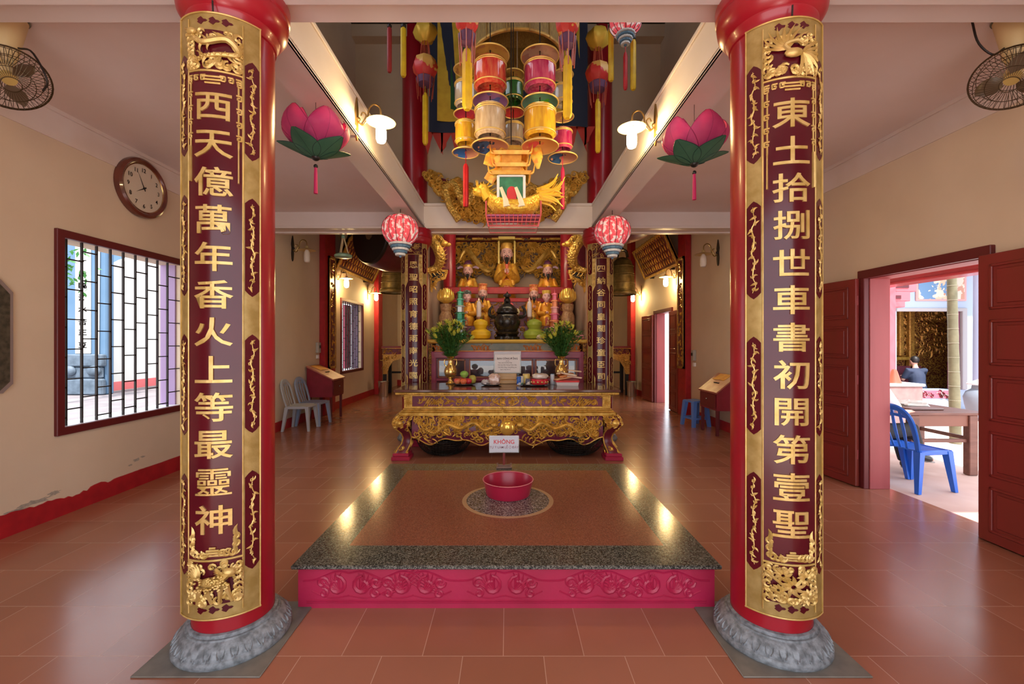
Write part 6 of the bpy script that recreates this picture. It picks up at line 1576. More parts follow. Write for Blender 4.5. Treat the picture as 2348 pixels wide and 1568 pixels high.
# ceremonial flags
NAVY = M('navy_cloth', (.012, .016, .04), .8); FYEL = M('yellow_cloth', (.62, .40, .03), .8, col2=(.50, .30, .02), nscale=6); FGRN = M('green_cloth', (.02, .10, .03), .8); FRED = M('flame_red_cloth', (.40, .03, .02), .8)
for s, x0, x1, yb, lb in ((-1, 984, 1150, 302, 'square flag of navy, yellow and green with red flames, left of the offerings'), (1, 1200, 1348, 290, 'square flag of navy, yellow and green with red flames, right of the offerings')):
    d = 6.35; a, b = X(x0, d), X(x1, d); zb, zt = Z(yb, d), Z(62, d) + .8
    t = thing('ceremonial_flag', lb, 'flag', ((a + b) / 2, d, zb), 'ceremonial flags in the light well')
    def cl(x0, x1, z0, z1, off, mat, nm):
        m = MB(); m.slab(lambda u, v, q: (lerp(x0, x1, u), d + .03 * math.sin(u * 7 + v * 2) - off + (.006 if q else 0), lerp(z0, z1, v)), 24, 10); m.build(nm, mat, t, 60)
    o1, o2 = .12, .32
    cl(a, b, zb, zt, 0, NAVY, 'navy_field'); cl(a + o1, b - o1, zb + .16, zt - .1, .010, FYEL, 'yellow_field'); cl(a + o2, b - o2, zb + .33, zt - .3, .020, FGRN, 'green_field')
    m = MB(); n = 9
    for k in range(n):
        c = lerp(a - .1, b + .1, (k + .5) / n); w_ = (b - a + .2) / n * .62
        dx = .05 * math.sin(k * 2.1); m.prism([(c - w_, 0), (c + w_, 0), (c + w_ * .5 + dx, -.16), (c + w_ * .4 + dx, -.22), (c + dx * 2, -.34 - .05 * math.sin(k * 3)), (c - w_ * .4 + dx, -.2)], 0, .006, lambda u, v, h: (u, d + .035 + h, zb + .02 + v))
    m.build('flame_fringe', FRED, t)
    m = MB(); m.tube([(a - .05, d + .02, zt + .02), (b + .05, d + .02, zt + .02)], .015, 6); m.tube([((a + b) / 2, d + .02, zt), ((a + b) / 2, d + .02, 6.6)], .006, 4); m.build('rod', DKWOOD, t)

# carved dragons over the rear beam
for s, lb in ((-1, 'gilded carved dragon and clouds on the rear beam, left of the paper boat'), (1, 'gilded carved dragon and clouds on the rear beam, right of the paper boat')):
    d = 6.70; cx_ = X(1161, d)
    t = thing('carved_dragon', lb, 'dragon carving', (cx_ + s * .7, d, 3.36), 'carved dragons on the rear beam')
    TM = lambda u, v, h, s=s: (cx_ + s * u, d - h, v)
    def lim(u):
        top = lerp(Z(445, d), Z(398, d), min(1, max(0, (u - .25) / .95))); bot = lerp(Z(512, d), Z(400, d), max(0, (u - .45) / .85) ** 1.6)
        return bot, top
    ins = lambda u, v: lim(u)[0] < v < lim(u)[1]
    us = [lerp(.12, 1.27, i / 30) for i in range(31)]
    m = MB(); m.prism([(u, min(lim(u)[0] + .02, lim(u)[1] - .02)) for u in us] + [(u, lim(u)[1] - .01) for u in us[::-1]], -.02, .02, TM); m.build('backing_board', MAROON2, t)
    m = MB(); carving(m, .15, 1.28, 3.40, 4.22, 430, .058, TM, 17 + s, th=.2, inside=ins, h=.13, flames=.1, k=11); m.build('cloud_carving', GOLD, t)
    m = MB(); pth = spline([(.20, 3.75, .10), (.42, 3.92, .13), (.62, 3.66, .15), (.82, 3.98, .13), (1.02, 3.82, .12), (1.2, 4.1, .10)], 36)
    m.tube(pth, [.025 + .035 * math.sin(PI * min(1, .15 + i / 40)) for i in range(37)], 9, T=TM, up=(0, 0, 1))
    m.tube([(.95, 3.95, .12), (.86, 3.62, .16), (.72, 3.42, .12)], [.05, .055, .06], 8, T=TM)
    for p in pth[1::2]: flame(m, (p.x, p.y + .03), .12, PI / 2 + .6, 1.2, .022, TM, h=.12)
    m.ell((.24, 3.72, .14), (.10, .075, .07), 10, 8, T=TM)
    for k in range(9): flame(m, (.26, 3.72), .20, .1 + .34 * k, 1.0, .018, TM, h=.14)
    m.build('dragon_body', M('dragon_scales', (0, 0, 0)), t)

# green pendant fitting in the left aisle
t = thing('pendant_fitting', 'pale green enamel ceiling fitting on rods beyond the rear beam', 'ceiling fitting', (X(787, 7.5), 7.5, Z(590, 7.5)))
x, d = X(787, 7.5), 7.5; GE = M('green_enamel', (.22, .38, .26), .35)
m = MB(); m.lathe([(.06, 0), (.145, .015), (.15, .05), (.10, .08), (.03, .09)], 28, (x, d, Z(592, d))); m.build('enamel_dish', GE, t)
for k in range(3):
    a = 2 * PI * k / 3 + .5; m = MB(); m.tube([(x + .09 * math.cos(a), d + .09 * math.sin(a), Z(583, d)), (x + .015 * math.cos(a), d, Z(545, d))], .012, 6); m.build('rod', M('cream_rod', (.55, .42, .25), .4), t)
m = MB(); m.lathe([(.03, 0), (.035, .03), (.02, .06)], 14, (x, d, Z(546, d))); m.tube([(x, d, Z(546, d)), (x, d, 5.0)], .014, 6); m.build('down_rod', GE, t)

# ceiling fans
def orbit_fan(label, x, y, zt, face, cord):
    """face: direction the cage looks"""
    t = thing('ceiling_fan', label, 'fan', (x, y, zt), 'cream ceiling fans')
    m = MB(); m.lathe([(.085, 0), (.10, -.015), (.095, -.04), (.07, -.17), (.055, -.26), (.04, -.30), (.01, -.31)], 28, (x, y, zt)); m.build('ceiling_cup', CREAMPL, t)
    m = MB(); m.tube([(x + .1 * math.cos(2 * PI * i / 28), y + .1 * math.sin(2 * PI * i / 28), zt - .012) for i in range(29)], .008, 6); m.ell((x, y - .075, zt - .12), (.03, .02, .035), 10, 8); m.build('dark_ring', M('brown_plastic', (.05, .025, .012), .4), t)
    ax = Vector(face).normalized(); c = Vector((x, y, zt - .36)) + ax * .08
    Rm = Vector((0, 0, 1)).rotation_difference(ax).to_matrix()
    TT_ = lambda a, b, h: tuple(Rm @ Vector((a * .82, b * .82, h * .9)) + c)
    m = MB(); m.lathe([(.02, -.14), (.055, -.13), (.06, -.05), (.05, -.03), (.02, -.03)], 24, T=TT_); m.build('motor', CREAMPL, t)
    m = MB(); m.tube([(x, y, zt - .28), tuple(c - ax * .12)], [.03, .035], 10); m.build('yoke', CREAMPL, t)
    for k in range(3):
        a0 = 2 * PI * k / 3; m = MB()
        m.slab(lambda u, v, s_: TT_(*( (lerp(.05, .20, u)) * math.cos(a0 + (v - .5) * (1.15 - .3 * u) * (math.sin(PI * (.25 + .7 * u)))), lerp(.05, .20, u) * math.sin(a0 + (v - .5) * (1.15 - .3 * u) * (math.sin(PI * (.25 + .7 * u)))), (v - .5) * .05 + (.003 if s_ else 0))), 8, 6); m.build('blade', M('smoky_blade', (.13, .085, .05), .3), t)
    m = MB(); m.lathe([(.01, .02), (.045, .015), (.05, -.02)], 20, T=TT_); m.build('hub', M('amber_hub', (.55, .38, .12), .35), t)
    m = MB(); Rc = .235
    for k in range(44):
        a = 2 * PI * k / 44
        m.tube([TT_(r * math.cos(a + .1 * r), r * math.sin(a + .1 * r), h) for r, h in ((.05, .085), (.12, .08), (.20, .05), (Rc, 0), (.20, -.05), (.12, -.08), (.06, -.09))], .0016, 4, cap=False)
    for r, h in ((Rc, 0), (.20, .05), (.13, .079), (.055, .085), (.20, -.05), (.13, -.079)): m.tube([TT_(r * math.cos(2 * PI * i / 40), r * math.sin(2 * PI * i / 40), h) for i in range(41)], .0055 if r == Rc else .002, 5)
    m.build('wire_cage', M('bronze_wire', (.07, .045, .02), .4, .6), t)
    m = MB(); m.tube(spline(cord, 14), .006, 6); m.build('power_cord', IRON, t)
orbit_fan('cream ceiling fan at the left edge, its brown cage tilted down', -3.16, 2.70, 3.61, (.55, -.30, -.62), [(-3.08, 2.70, 3.40), (-2.97, 2.68, 3.36), (-2.90, 2.7, 3.2), (-2.98, 2.75, 3.16)])
orbit_fan('cream ceiling fan at the right edge, its brown cage tilted down', 3.19, 2.70, 3.61, (-.55, -.30, -.62), [(3.12, 2.70, 3.40), (3.05, 2.7, 3.36), (2.98, 2.72, 3.45), (2.95, 2.73, 3.6)])
# ---------------------------------------------------------------- wall clock
cy_, cz_ = 4.66, 3.22
t = thing('wall_clock', 'round wall clock with a brown wooden rim above the left window', 'clock', (XL, cy_, cz_))
TC = lambda a, b, h: (XL + .003 + h, cy_ + a, cz_ + b)
m = MB(); m.lathe([(.25, .0), (.315, .0), (.32, .03), (.312, .055), (.29, .068), (.272, .062), (.262, .05), (.25, .046)], 56, T=TC, cap=False); m.build('wooden_rim', M('clock_wood', (.10, .022, .015), .25, col2=(.15, .035, .02), nscale=6, coat=.5), t)
m = MB(); m.lathe([(.26, .01), (.258, .04), (.002, .042)], 48, T=TC); m.build('clock_face', M('clock_face_paper', (.66, .58, .46), .5), t)
m = MB(); m.lathe([(.252, .0425), (.256, .05), (.260, .0425)], 48, T=TC, cap=False); m.build('inner_ring', BRASS, t)
for k in range(1, 13):
    a = PI / 2 - 2 * PI * k / 12; m = MB(); m.text(str(k), .062, lambda x, y, h, a=a: TC(.192 * math.cos(a) + x, .192 * math.sin(a) + y, .0435 + abs(h)), .001, .008); m.build('numeral', EYEM, t, 0)
for L_, a, w_ in ((.115, PI / 2 - 2 * PI * 7.93 / 12, .008), (.17, PI / 2 - 2 * PI * 55.5 / 60, .006)):
    m = MB(); ca, sa = math.cos(a), math.sin(a); m.prism([(-.03 * ca + w_ * sa, -.03 * sa - w_ * ca), (L_ * ca, L_ * sa), (-.03 * ca - w_ * sa, -.03 * sa + w_ * ca)], .047, .049, TC); m.build('clock_hand', BLACK, t, 0)
m = MB(); m.lathe([(.012, .044), (.012, .052), (.002, .053)], 12, T=TC); m.build('hub', BLACK, t)
# black plaque at the left edge
t = thing('stone_plaque', 'dark stone plaque with a pale chamfered edge at the left edge', 'plaque', (XL, 2.9, 1.55))
pl = [(2.25, 1.22), (2.32, 1.15), (3.37, 1.15), (3.44, 1.22), (3.44, 1.95), (3.34, 2.06), (2.35, 2.06), (2.25, 1.95)]
m = MB(); m.prism(pl, 0, .03, lambda u, v, h: (XL + .004 + h, u, v)); m.build('stone_edge', M('plaque_edge', (.25, .19, .18), .6), t)
m = MB(); m.prism([(lerp(2.85, a, .96), lerp(1.6, b, .95)) for a, b in pl], .028, .036, lambda u, v, h: (XL + h, u, v)); m.build('dark_face', M('plaque_stone', (.035, .03, .02), .5, col2=(.09, .075, .05), nscale=25), t)


# ---------------------------------------------------------------- plastic chairs
def plastic_chair(label, mat, group=None):
    """faces -y, standing at the origin"""
    t = thing('plastic_chair', label, 'chair', (0, 0, 0), group)
    m = MB()
    def seat(u, v, s):
        x = (u - .5) * (.42 - .05 * v); y = (v - .5) * .40; e = max(abs(u - .5), abs(v - .5)) * 2
        return (x, y, .435 - .02 * (1 - e ** 2) - (.03 * max(0, (.12 - v) / .12)) + (-.012 if s else 0))
    m.slab(seat, 14, 12)
    m.tube(spline([(-.20, -.19, .42), (0, -.21, .412), (.20, -.19, .42)], 8), .012, 6)
    for s in (-1, 1): m.box(s * .195 - .01, s * .195 + .01, -.17, .18, .385, .432, .006)
    m.build('seat', mat, t)
    for sx, sy in ((-1, -1), (1, -1), (-1, 1), (1, 1)):
        m = MB(); a = (sx * .175, sy * .17); b = (sx * .215, sy * (.235 if sy > 0 else .21))
        rs = []
        for q in (0, .12, .5, 1):
            z = lerp(.42, 0, q); cx, cy = lerp(a[0], b[0], q), lerp(a[1], b[1], q); w_ = lerp(.034, .020, q); d_ = lerp(.030, .018, q)
            rs.append([(cx - w_, cy - d_, z), (cx + w_, cy - d_, z), (cx + w_, cy + d_, z), (cx - w_, cy + d_, z)])
        m.rings(rs); m.build('leg', mat, t)
    ym = lambda z: .18 + (z - .42) * .27
    m = MB(); pts = spline([(-.175, ym(.42), .42), (-.185, ym(.60), .60), (-.165, ym(.76), .76), (-.09, ym(.84), .845), (0, ym(.86), .865), (.09, ym(.84), .845), (.165, ym(.76), .76), (.185, ym(.60), .60), (.175, ym(.42), .42)], 32)
    m.tube(pts, [.028 + .008 * math.sin(PI * i / 32) for i in range(33)], 8, flat=.5, up=(0, 1, 0)); m.build('back_frame', mat, t)
    for k in range(3):
        x = (k - 1) * .075; m = MB(); m.tube(spline([(x * .9, ym(.43), .43), (x * 1.15, ym(.62) + .012, .62), (x * 1.0, ym(.83), .835)], 10), [.013, .014, .016, .018, .019, .02, .02, .019, .018, .017, .016], 6, flat=.35, up=(0, 1, 0)); m.build('back_slat', mat, t)
    m = MB(); m.tube(spline([(-.15, ym(.78) + .004, .775), (0, ym(.8) + .01, .79), (.15, ym(.78) + .004, .775)], 8), .018, 6, flat=.4, up=(0, 1, 0)); m.build('top_band', mat, t)
    return t
ch = plastic_chair('grey plastic chair nearest us by the left wall', GREYPL)
ch.location = (-3.70, 7.68, 0); ch.rotation_euler = (0, 0, math.radians(94))
c2 = dup(ch, (-3.68, 8.145, 0), math.radians(87), 'blue grey plastic chair against the left red offering box', {'grey_plastic': M('blue_grey_plastic', (.26, .32, .46), .38)})
c3 = dup(ch, (X(2092, 4.66), 4.63, 0), math.radians(98), 'blue plastic chair outside the open right door', {'grey_plastic': BLUEPL})

# ---------------------------------------------------------------- offering boxes on legs, and the stool
def offering_box(label, wallx, s, y0, y1, zb, ztf, ztw, dep, paper, plabel):
    """slant topped box on four legs against a side wall"""
    xw = wallx + s * .04; xf = wallx + s * (dep + .04)
    t = thing('offering_box', label, 'offering box', (xw, (y0 + y1) / 2, 0), 'red offering boxes on legs')
    T_ = lambda u, v, h: (lerp(xw, xf, u), h, v)
    m = MB(); m.prism([(0, zb), (1, zb), (1, ztf), (.0, ztw)], y0, y1, T_); m.build('box_body', M('offering_box_red', (.25, .012, .03), .4, col2=(.20, .01, .02), nscale=5), t, 20)
    m = MB(); n = math.hypot(xf - xw, ztw - ztf)
    m.prism([(-.0, ztw), (1.06, ztf - .02), (1.06, ztf + .005), (.0, ztw + .028)], y0 - .02, y1 + .02, T_); lid = m.build('sloping_lid', M('worn_red_lid', (.36, .09, .06), .35, col2=(.46, .17, .11), nscale=7), t, 20)
    ym_ = (y0 + y1) / 2
    m = MB(); m.box(*sorted((lerp(xw, xf, .52), lerp(xw, xf, .60))), ym_ - .08, ym_ + .08, lerp(ztw, ztf, .56) + .020, lerp(ztw, ztf, .56) + .034); m.build('coin_slot', BLACK, lid, 0)
    m = MB(); a, b = sorted((xf, xf + s * .018)); m.box(a, b, y0 + .03, y1 - .03, zb + .03, ztf - .04, .004); dr = m.build('drawer_front', M('drawer_dark_red', (.14, .010, .014), .35), t)
    m = MB(); m.ell((xf + s * .032, ym_, (zb + ztf) / 2 + .02), .014, 10, 7); m.lathe([(.006, 0), (.012, .006)], 10, T=lambda p, q, r: (xf + s * (.018 + r), ym_ + p, (zb + ztf) / 2 + .02 + q)); m.build('knob', STEEL, dr)
    for u in (.10, .92):
        for y in (y0 + .04, y1 - .04):
            m = MB(); x = lerp(xw, xf, u); m.box(x - .022, x + .022, y - .022, y + .022, 0, zb + .01, .004); m.build('leg', M('leg_dark_red', (.12, .012, .016), .45), t)
    z = lerp(ztw, ztf, .22) + .03; sl = (ztf - ztw)
    m = MB(); m.slab(lambda u, v, q: (lerp(xw, xf, .05 + .36 * u), lerp(y0 + .12, y1 - .10, v) + .05 * u, lerp(ztw, ztf, .05 + .36 * u) + .031 + (.004 if q else 0) + .003 * math.sin(5 * v)), 6, 6)
    tag(m.build('paper_sheet', M('orange_paper', (.80, .40, .04), .6, col2=(.72, .30, .03), nscale=9), at=(lerp(xw, xf, .2), ym_, z)), plabel, 'paper')
    return t
offering_box('red offering box with a sloping lid behind the grey chairs', XL, 1, 8.44, 9.02, .47, .82, 1.06, .50, None, 'orange paper on the lid of the left offering box')
offering_box('red offering box with a sloping lid beside the blue stool', XR, -1, 7.05, 7.66, .42, .72, .98, .33, None, 'orange paper on the lid of the right offering box')
t = thing('plastic_stool', 'light blue plastic stool beside the right offering box', 'stool', (0, 0, 0))
m = MB(); m.slab(lambda u, v, s: ((u - .5) * .30, (v - .5) * .30, .475 - .004 * (abs(u - .5) * 2) ** 4 + (-.03 if s else 0)), 8, 8); m.build('seat', BLUEPL2, t)
for sx, sy in ((-1, -1), (1, -1), (-1, 1), (1, 1)):
    m = MB(); rs = []
    for q in (0, .2, 1):
        z = lerp(.46, 0, q); c = lerp(.12, .165, q); w_ = lerp(.038, .026, q); rs.append([(sx * c - w_, sy * c - w_, z), (sx * c + w_, sy * c - w_, z), (sx * c + w_, sy * c + w_, z), (sx * c - w_, sy * c + w_, z)])
    m.rings(rs); m.build('leg', BLUEPL2, t)
m = MB()
for sx in (-1, 1): m.box(sx * .15 - .012, sx * .15 + .012, -.15, .15, .13, .165, .004); m.box(-.15, .15, sx * .15 - .012, sx * .15 + .012, .13, .165, .004)
m.build('rung', BLUEPL2, t)
t.location = (3.50, 8.02, 0); t.rotation_euler = (0, 0, .25)
# gilded couplet boards on the pilasters
for s, px_, y0, y1, z0, z1, lb in ((-1, XL + .12, 9.24, 9.58, .98, 3.42, 'flat dark red and gold couplet board on the left pilaster'), (1, XR - .12, 8.93, 9.24, 1.0, 3.35, 'flat dark red and gold couplet board on the right pilaster')):
    t = thing('flat_couplet_board', lb, 'couplet board', (px_, (y0 + y1) / 2, z0), 'flat couplet boards on the pilasters')
    TQ = lambda u, v, h, s=s, px_=px_: (px_ - s * h, u, v)
    m = MB(); m.prism([(y0, z0), (y1, z0), (y1, z1), (y0, z1)], 0, .03, TQ); m.build('board_body', MAROON2, t, 0)
    m = MB()
    for a, b, c, d in ((y0, y0 + .035, z0, z1), (y1 - .035, y1, z0, z1), (y0, y1, z0, z0 + .05), (y0, y1, z1 - .05, z1)): m.prism([(a, c), (b, c), (b, d), (a, d)], .0, .045, TQ)
    m.build('gilt_frame', DKGOLD, t, 0)
    for k in range(11):
        zc = lerp(z1 - .2, z0 + .18, k / 10); m = MB()
        carving(m, (y0 + y1) / 2 - .07, (y0 + y1) / 2 + .07, zc - .06, zc + .06, 9, .045, TQ, 70 + k, h=.035, th=.26); m.build('carved_medallion', GOLD, t)
# switch boxes by the pilasters
for s, x, y, z, lb in ((-1, XL, 8.98, 1.45, 'grey switch box on the left wall by the pilaster'), (1, XR, 8.72, 1.30, 'grey switch box on the right wall by the pilaster')):
    t = thing('switch_box', lb, 'switch box', (x, y, z), 'switch boxes by the pilasters')
    a, b = sorted((x, x - s * .06)); m = MB(); m.box(a, b, y - .06, y + .06, z - .12, z + .1, .008); m.build('box_body', M('switch_grey', (.42, .40, .36), .4), t)
    m = MB(); a, b = sorted((x - s * .06, x - s * .08)); m.box(a, b, y - .02, y + .02, z - .02, z + .04, .004); m.build('switch_lever', BLACK, t)
    m = MB(); a, b = sorted((x, x - s * .04)); m.box(a, b, y - .05, y + .03, z - .24, z - .16, .006); m.build('socket', WHITE, t)
# ---------------------------------------------------------------- courtyards
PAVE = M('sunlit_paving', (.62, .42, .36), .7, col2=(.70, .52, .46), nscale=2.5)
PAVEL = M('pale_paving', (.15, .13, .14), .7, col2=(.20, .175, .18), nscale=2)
mb = MB(); mb.box(4.05, 16, -3, 16, -.1, -.004); struct('ground_right', mb, PAVE, 'pale red paving of the right courtyard', 0)
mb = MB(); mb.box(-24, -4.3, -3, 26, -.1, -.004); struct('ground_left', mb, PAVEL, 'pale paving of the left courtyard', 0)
mb = MB(); mb.box(-24, 16, -14, -1.2, -.1, -.002); mb.box(-4.3, 4.05, -3, -1.2, -.1, -.001); struct('ground_front', mb, M('pale_entrance_paving', (.78, .70, .64), .8, col2=(.70, .62, .56), nscale=2), 'paving before the entrance', 0)  # out of view; kept pale to bounce sunlight up into the hall
# left courtyard
BLUEW = M('blue_grey_gate_paint', (.065, .135, .23), .7, col2=(.085, .16, .26), nscale=1)
WHITEW = M('white_wall_paint', (.62, .60, .56), .8)
gy = 12.7
t = thing('gate_pillar', 'blue grey gate pillar with a stone foot beyond the left window', 'pillar', (X(195, gy), gy, 0))
a, b = X(146, gy), X(240, gy)
m = MB(); m.box(a, b, gy + .05, gy + .32, 0, 6.0, .03); m.build('shaft', BLUEW, t)
m = MB(); m.box(a - .02, b + .02, gy - .1, gy + .05, 0, Z(868, gy), .04); m.box(a + .03, b - .03, gy - .06, gy + .05, Z(868, gy), Z(840, gy), .05); m.box(a - .03, b + .03, gy - .1, gy + .05, Z(840, gy), Z(812, gy), .03)
m.ell((lerp(a, b, .2), gy - .08, Z(850, gy)), (.2, .1, .16), 12, 8); m.ell((lerp(a, b, .8), gy - .08, Z(850, gy)), (.2, .1, .16), 12, 8); m.build('carved_foot', M('blue_grey_stone', (.05, .075, .105), .6, col2=(.09, .125, .17), nscale=5, bump=.3, bscale=12), t)
t = thing('gate_sign', 'tall white sign with dark characters on the blue grey gate pillar', 'sign', (X(187, gy), gy, 1.2))
a, b = X(170, gy), X(206, gy)
m = MB(); m.box(a, b, gy + .02, gy + .052, Z(811, gy), Z(562, gy), .01); m.build('sign_board', WHITEW, t)
for k, c_ in enumerate('立此臨瀉水苦正豆'):
    m = MB(); pz = Z((600, 628, 654, 682, 709, 738, 762, 791)[k], gy); m.text(c_, .24, lambda x, y, h: ((a + b) / 2 + x, gy + .018 - abs(h), pz + y), .004, .025, sx=1.1, sy=.8); m.build('character', M('sign_black', (.03, .035, .04), .6), t, 0)
m = MB(); m.tube([(X(226, gy), gy + .02, Z(565, gy)), (X(224, gy), gy + .02, Z(815, gy))], .022, 8); tag(m.build('white_pipe', WHITEW, at=(X(225, gy), gy - .04, Z(815, gy))), 'thin white pipe running down the gate pillar', 'pipe')
# white arch wall
t = thing('arch_wall', 'sunlit white wall with an arched shoulder and red base beyond the left window', 'wall', (-12.3, 15, 0))
xw = X(238, 13.2); TW = lambda u, v, h: (xw - .0 - h + (u - 13.2) * -.06, u, v)
pts = [(13.2, 0), (13.2, Z(668, 13.2))]
for i in range(13):
    a = PI - (PI / 2) * i / 12; pts.append((16.2 + 3.0 * math.cos(a), Z(668, 13.2) + 1.6 * math.sin(a)))
pts += [(21, Z(668, 13.2) + 1.6), (21, 0)]
m = MB(); m.prism(pts, 0, .3, TW); m.build('white_wall', WHITEW, t, 0)
m = MB(); m.prism([(13.2, .02), (21, .02), (21, .30), (13.2, .30)], -.012, 0, TW); m.build('red_base', M('pink_red_base_paint', (.62, .12, .12), .6), t, 0)
m = MB(); m.box(-20, -10.5, 21.2, 21.5, 0, 7); struct('wall_courtyard', m, BLUEW, 'blue grey building across the left courtyard', 0)
t = thing('window_shutter', 'grey wooden post beyond the left window near its far side', 'post', (X(362, 9), 9, 0))
m = MB(); m.box(X(361, 9), X(371, 9), 9, 9.1, 0, 4.2, .01); m.build('post_shaft', M('dim_stone_post', (.22, .2, .19), .7), t)
m = MB(); m.box(X(357, 9), X(375, 9), 8.96, 9.14, 0, .22, .01); m.build('post_foot', M('dim_stone_post', (0, 0, 0)), t)
t = thing('leafy_shrub', 'leafy green branch at the top corner beyond the left window', 'shrub', (X(152, 11), 11, 0))
m = MB(); Rb = random.Random(6)
for k in range(170):
    p = Vector((X(132, 11) + Rb.gauss(0, .12), 11 + Rb.gauss(0, .3), 3.5 + Rb.gauss(0, .5))); dv = Vector((Rb.uniform(-1, 1), Rb.uniform(-1, 1), Rb.uniform(-1, .6))).normalized(); sd = dv.orthogonal().normalized() * .035
    m.add([p, p + dv * .08 + sd, p + dv * .19, p + dv * .08 - sd], [(0, 1, 2, 3)])
m.build('leaves', M('shrub_leaf', (.06, .22, .05), .5, sheer=.3), t, 0)
m = MB(); m.tube([(X(146, 11), 11, 0), (X(147, 11), 11, 1.6), (X(152, 11), 11, 3.8)], [.06, .05, .02], 7); m.build('trunk', DKWOOD, t)

# right courtyard: porch
PORCH = M('porch_ceiling_paint', (.62, .46, .46), .6)
mb = MB(); mb.box(4.04, 5.7, 2.4, 8.2, 2.62, 2.72); mb.box(4.6, 4.68, 2.4, 8.2, 2.55, 2.62); mb.box(5.0, 5.06, 2.4, 8.2, 2.57, 2.62); struct('ceiling_porch', mb, PORCH, 'pale porch ceiling outside the right door', 0)
mb = MB(); mb.box(5.44, 5.62, 2.4, 8.2, 2.37, 2.60, .01); mb.box(5.40, 5.66, 2.4, 8.2, 2.36, 2.40, .01); struct('beam_porch', mb, REDPAINT, 'red porch beam outside the right door')
t = thing('porch_column', 'pink porch column with stepped corbels outside the right door', 'column', (X(2046, 8.75), 8.3, 0))
PKW = M('pink_column_paint', (.58, .10, .13), .6)
a = X(2030, 8.75); b = X(2055, 8.75)
m = MB(); m.box(a, b, 8.75, 9.05, 0, 3.2, .01); m.build('shaft', PKW, t)
m = MB()
for k, (px1, p0, p1) in enumerate(((2078, 704, 690), (2090, 690, 668), (2104, 668, 640))): m.box(b - .02, X(px1, 8.75), 8.77, 9.03, Z(p0, 8.75), Z(p1, 8.75), .008)
m.build('corbel', PKW, t)
m = MB()
for p0, p1, x1 in ((660, 652, 2085), (685, 677, 2067)): m.box(b - .0, X(x1, 8.75), 8.755, 8.775, Z(p0, 8.75), Z(p1, 8.75))
m.build('dark_slot', MAROON, t, 0)
# shrine house across the courtyard
fy = 10.0; t = thing('shrine_house', 'pale blue shrine house front across the right courtyard', 'building', (10, fy, 0))
PBL = M('pale_blue_wall', (.33, .43, .57), .8)
x0, x1 = X(2056, fy), X(2214, fy); zt = Z(712, fy); zb = Z(893, fy)
m = MB(); m.box(X(2020, fy), x0, fy, fy + .25, 0, 3.7); m.box(x1, 13.5, fy, fy + .25, 0, 3.7); m.box(x0, x1, fy, fy + .25, zt, 3.7); m.box(x0, x1, fy, fy + .25, 0, zb); m.build('front_wall', PBL, t, 0)
m = MB(); m.box(x0 - .02, x1 + .02, fy - .03, fy + .06, zt - .02, zt + .06, .01); m.box(x1 - .10, x1 + .02, fy - .03, fy + .06, zb, zt, .01); m.build('door_frame', M('grey_frame_paint', (.34, .34, .36), .6), t)
m = MB(); m.box(x1 - .36, x1 - .10, fy + .02, fy + .07, 0.1, zt, .01); m.build('door_leaf', M('plum_leaf_paint', (.20, .06, .10), .5), t)
m = MB(); m.box(x0 - .05, X(2180, fy), fy - .012, fy, zb - .20, zb - .02, .004); lw = m.build('pink_panel', M('pink_panel_paint', (.62, .12, .18), .6), t)
m = MB(); carving(m, x0 + .4, X(2178, fy), zb - .16, zb - .06, 30, .06, lambda u, v, h: (u, fy - .012 - h, v), 4, h=.008); m.build('fretwork', MAROON, lw)
m = MB(); m.box(X(2098, fy), X(2214, fy), fy - .03, fy, Z(690, fy), Z(622, fy), .01); m.build('mural_frame', M('rose_frame', (.60, .30, .30), .6), t)
MUR = under('mural_paint', [(.10, .22, .40), (.55, .42, .30), (.45, .22, .14), (.62, .55, .45)]); 
m = MB(); m.box(X(2103, fy), X(2208, fy), fy - .036, fy - .028, Z(686, fy), Z(626, fy)); m.build('mural', MUR, t, 0)
m = MB(); m.box(8.4, 13.5, fy - .9, fy + .3, 3.7, 3.85, .01); m.build('eave', M('red_eave_paint', (.40, .05, .05), .5), t)
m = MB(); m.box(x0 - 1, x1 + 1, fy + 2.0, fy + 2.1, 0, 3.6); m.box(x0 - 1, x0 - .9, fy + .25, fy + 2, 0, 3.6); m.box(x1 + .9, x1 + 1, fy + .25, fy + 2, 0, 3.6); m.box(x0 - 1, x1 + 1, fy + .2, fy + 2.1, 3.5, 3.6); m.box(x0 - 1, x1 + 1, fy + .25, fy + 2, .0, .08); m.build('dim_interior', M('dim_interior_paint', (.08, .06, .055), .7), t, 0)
T9 = lambda u, v, h: (u, fy + 1.1 - h, v)
t = thing('gilded_altar', 'gilded carved altar seen inside the shrine house', 'altar', (11.2, fy + 1.6, 0))
m = MB(); m.box(x0 + .1, x1 + .7, fy + 1.1, fy + 1.2, .08, 3.2); m.build('altar_ground', CARVED, t, 0)
m = MB(); carving(m, x0 + .15, x1 + .6, 1.2, 2.6, 260, .11, T9, 9, h=.05); m.build('gold_carving', DKGOLD, t)
m = MB(); m.box(x0 + .1, x0 + 1.2, fy + .9, fy + 1.1, 1.10, 1.18, .01); m.build('gold_shelf', GOLD, t)
m = MB(); m.box(x0 + .95, x0 + 1.06, fy + .95, fy + 1.08, 1.2, 3.0, .02); m.box(x0 + 1.2, x0 + 1.34, fy + .95, fy + 1.08, .6, 3.0, .02); m.build('couplet_post', DKGOLD, t)
m = MB(); m.box(x0 + .2, x0 + 1.5, fy + .95, fy + 1.1, .08, .95, .01); m.build('plum_cabinet', M('plum_cabinet_paint', (.22, .05, .08), .5), t)


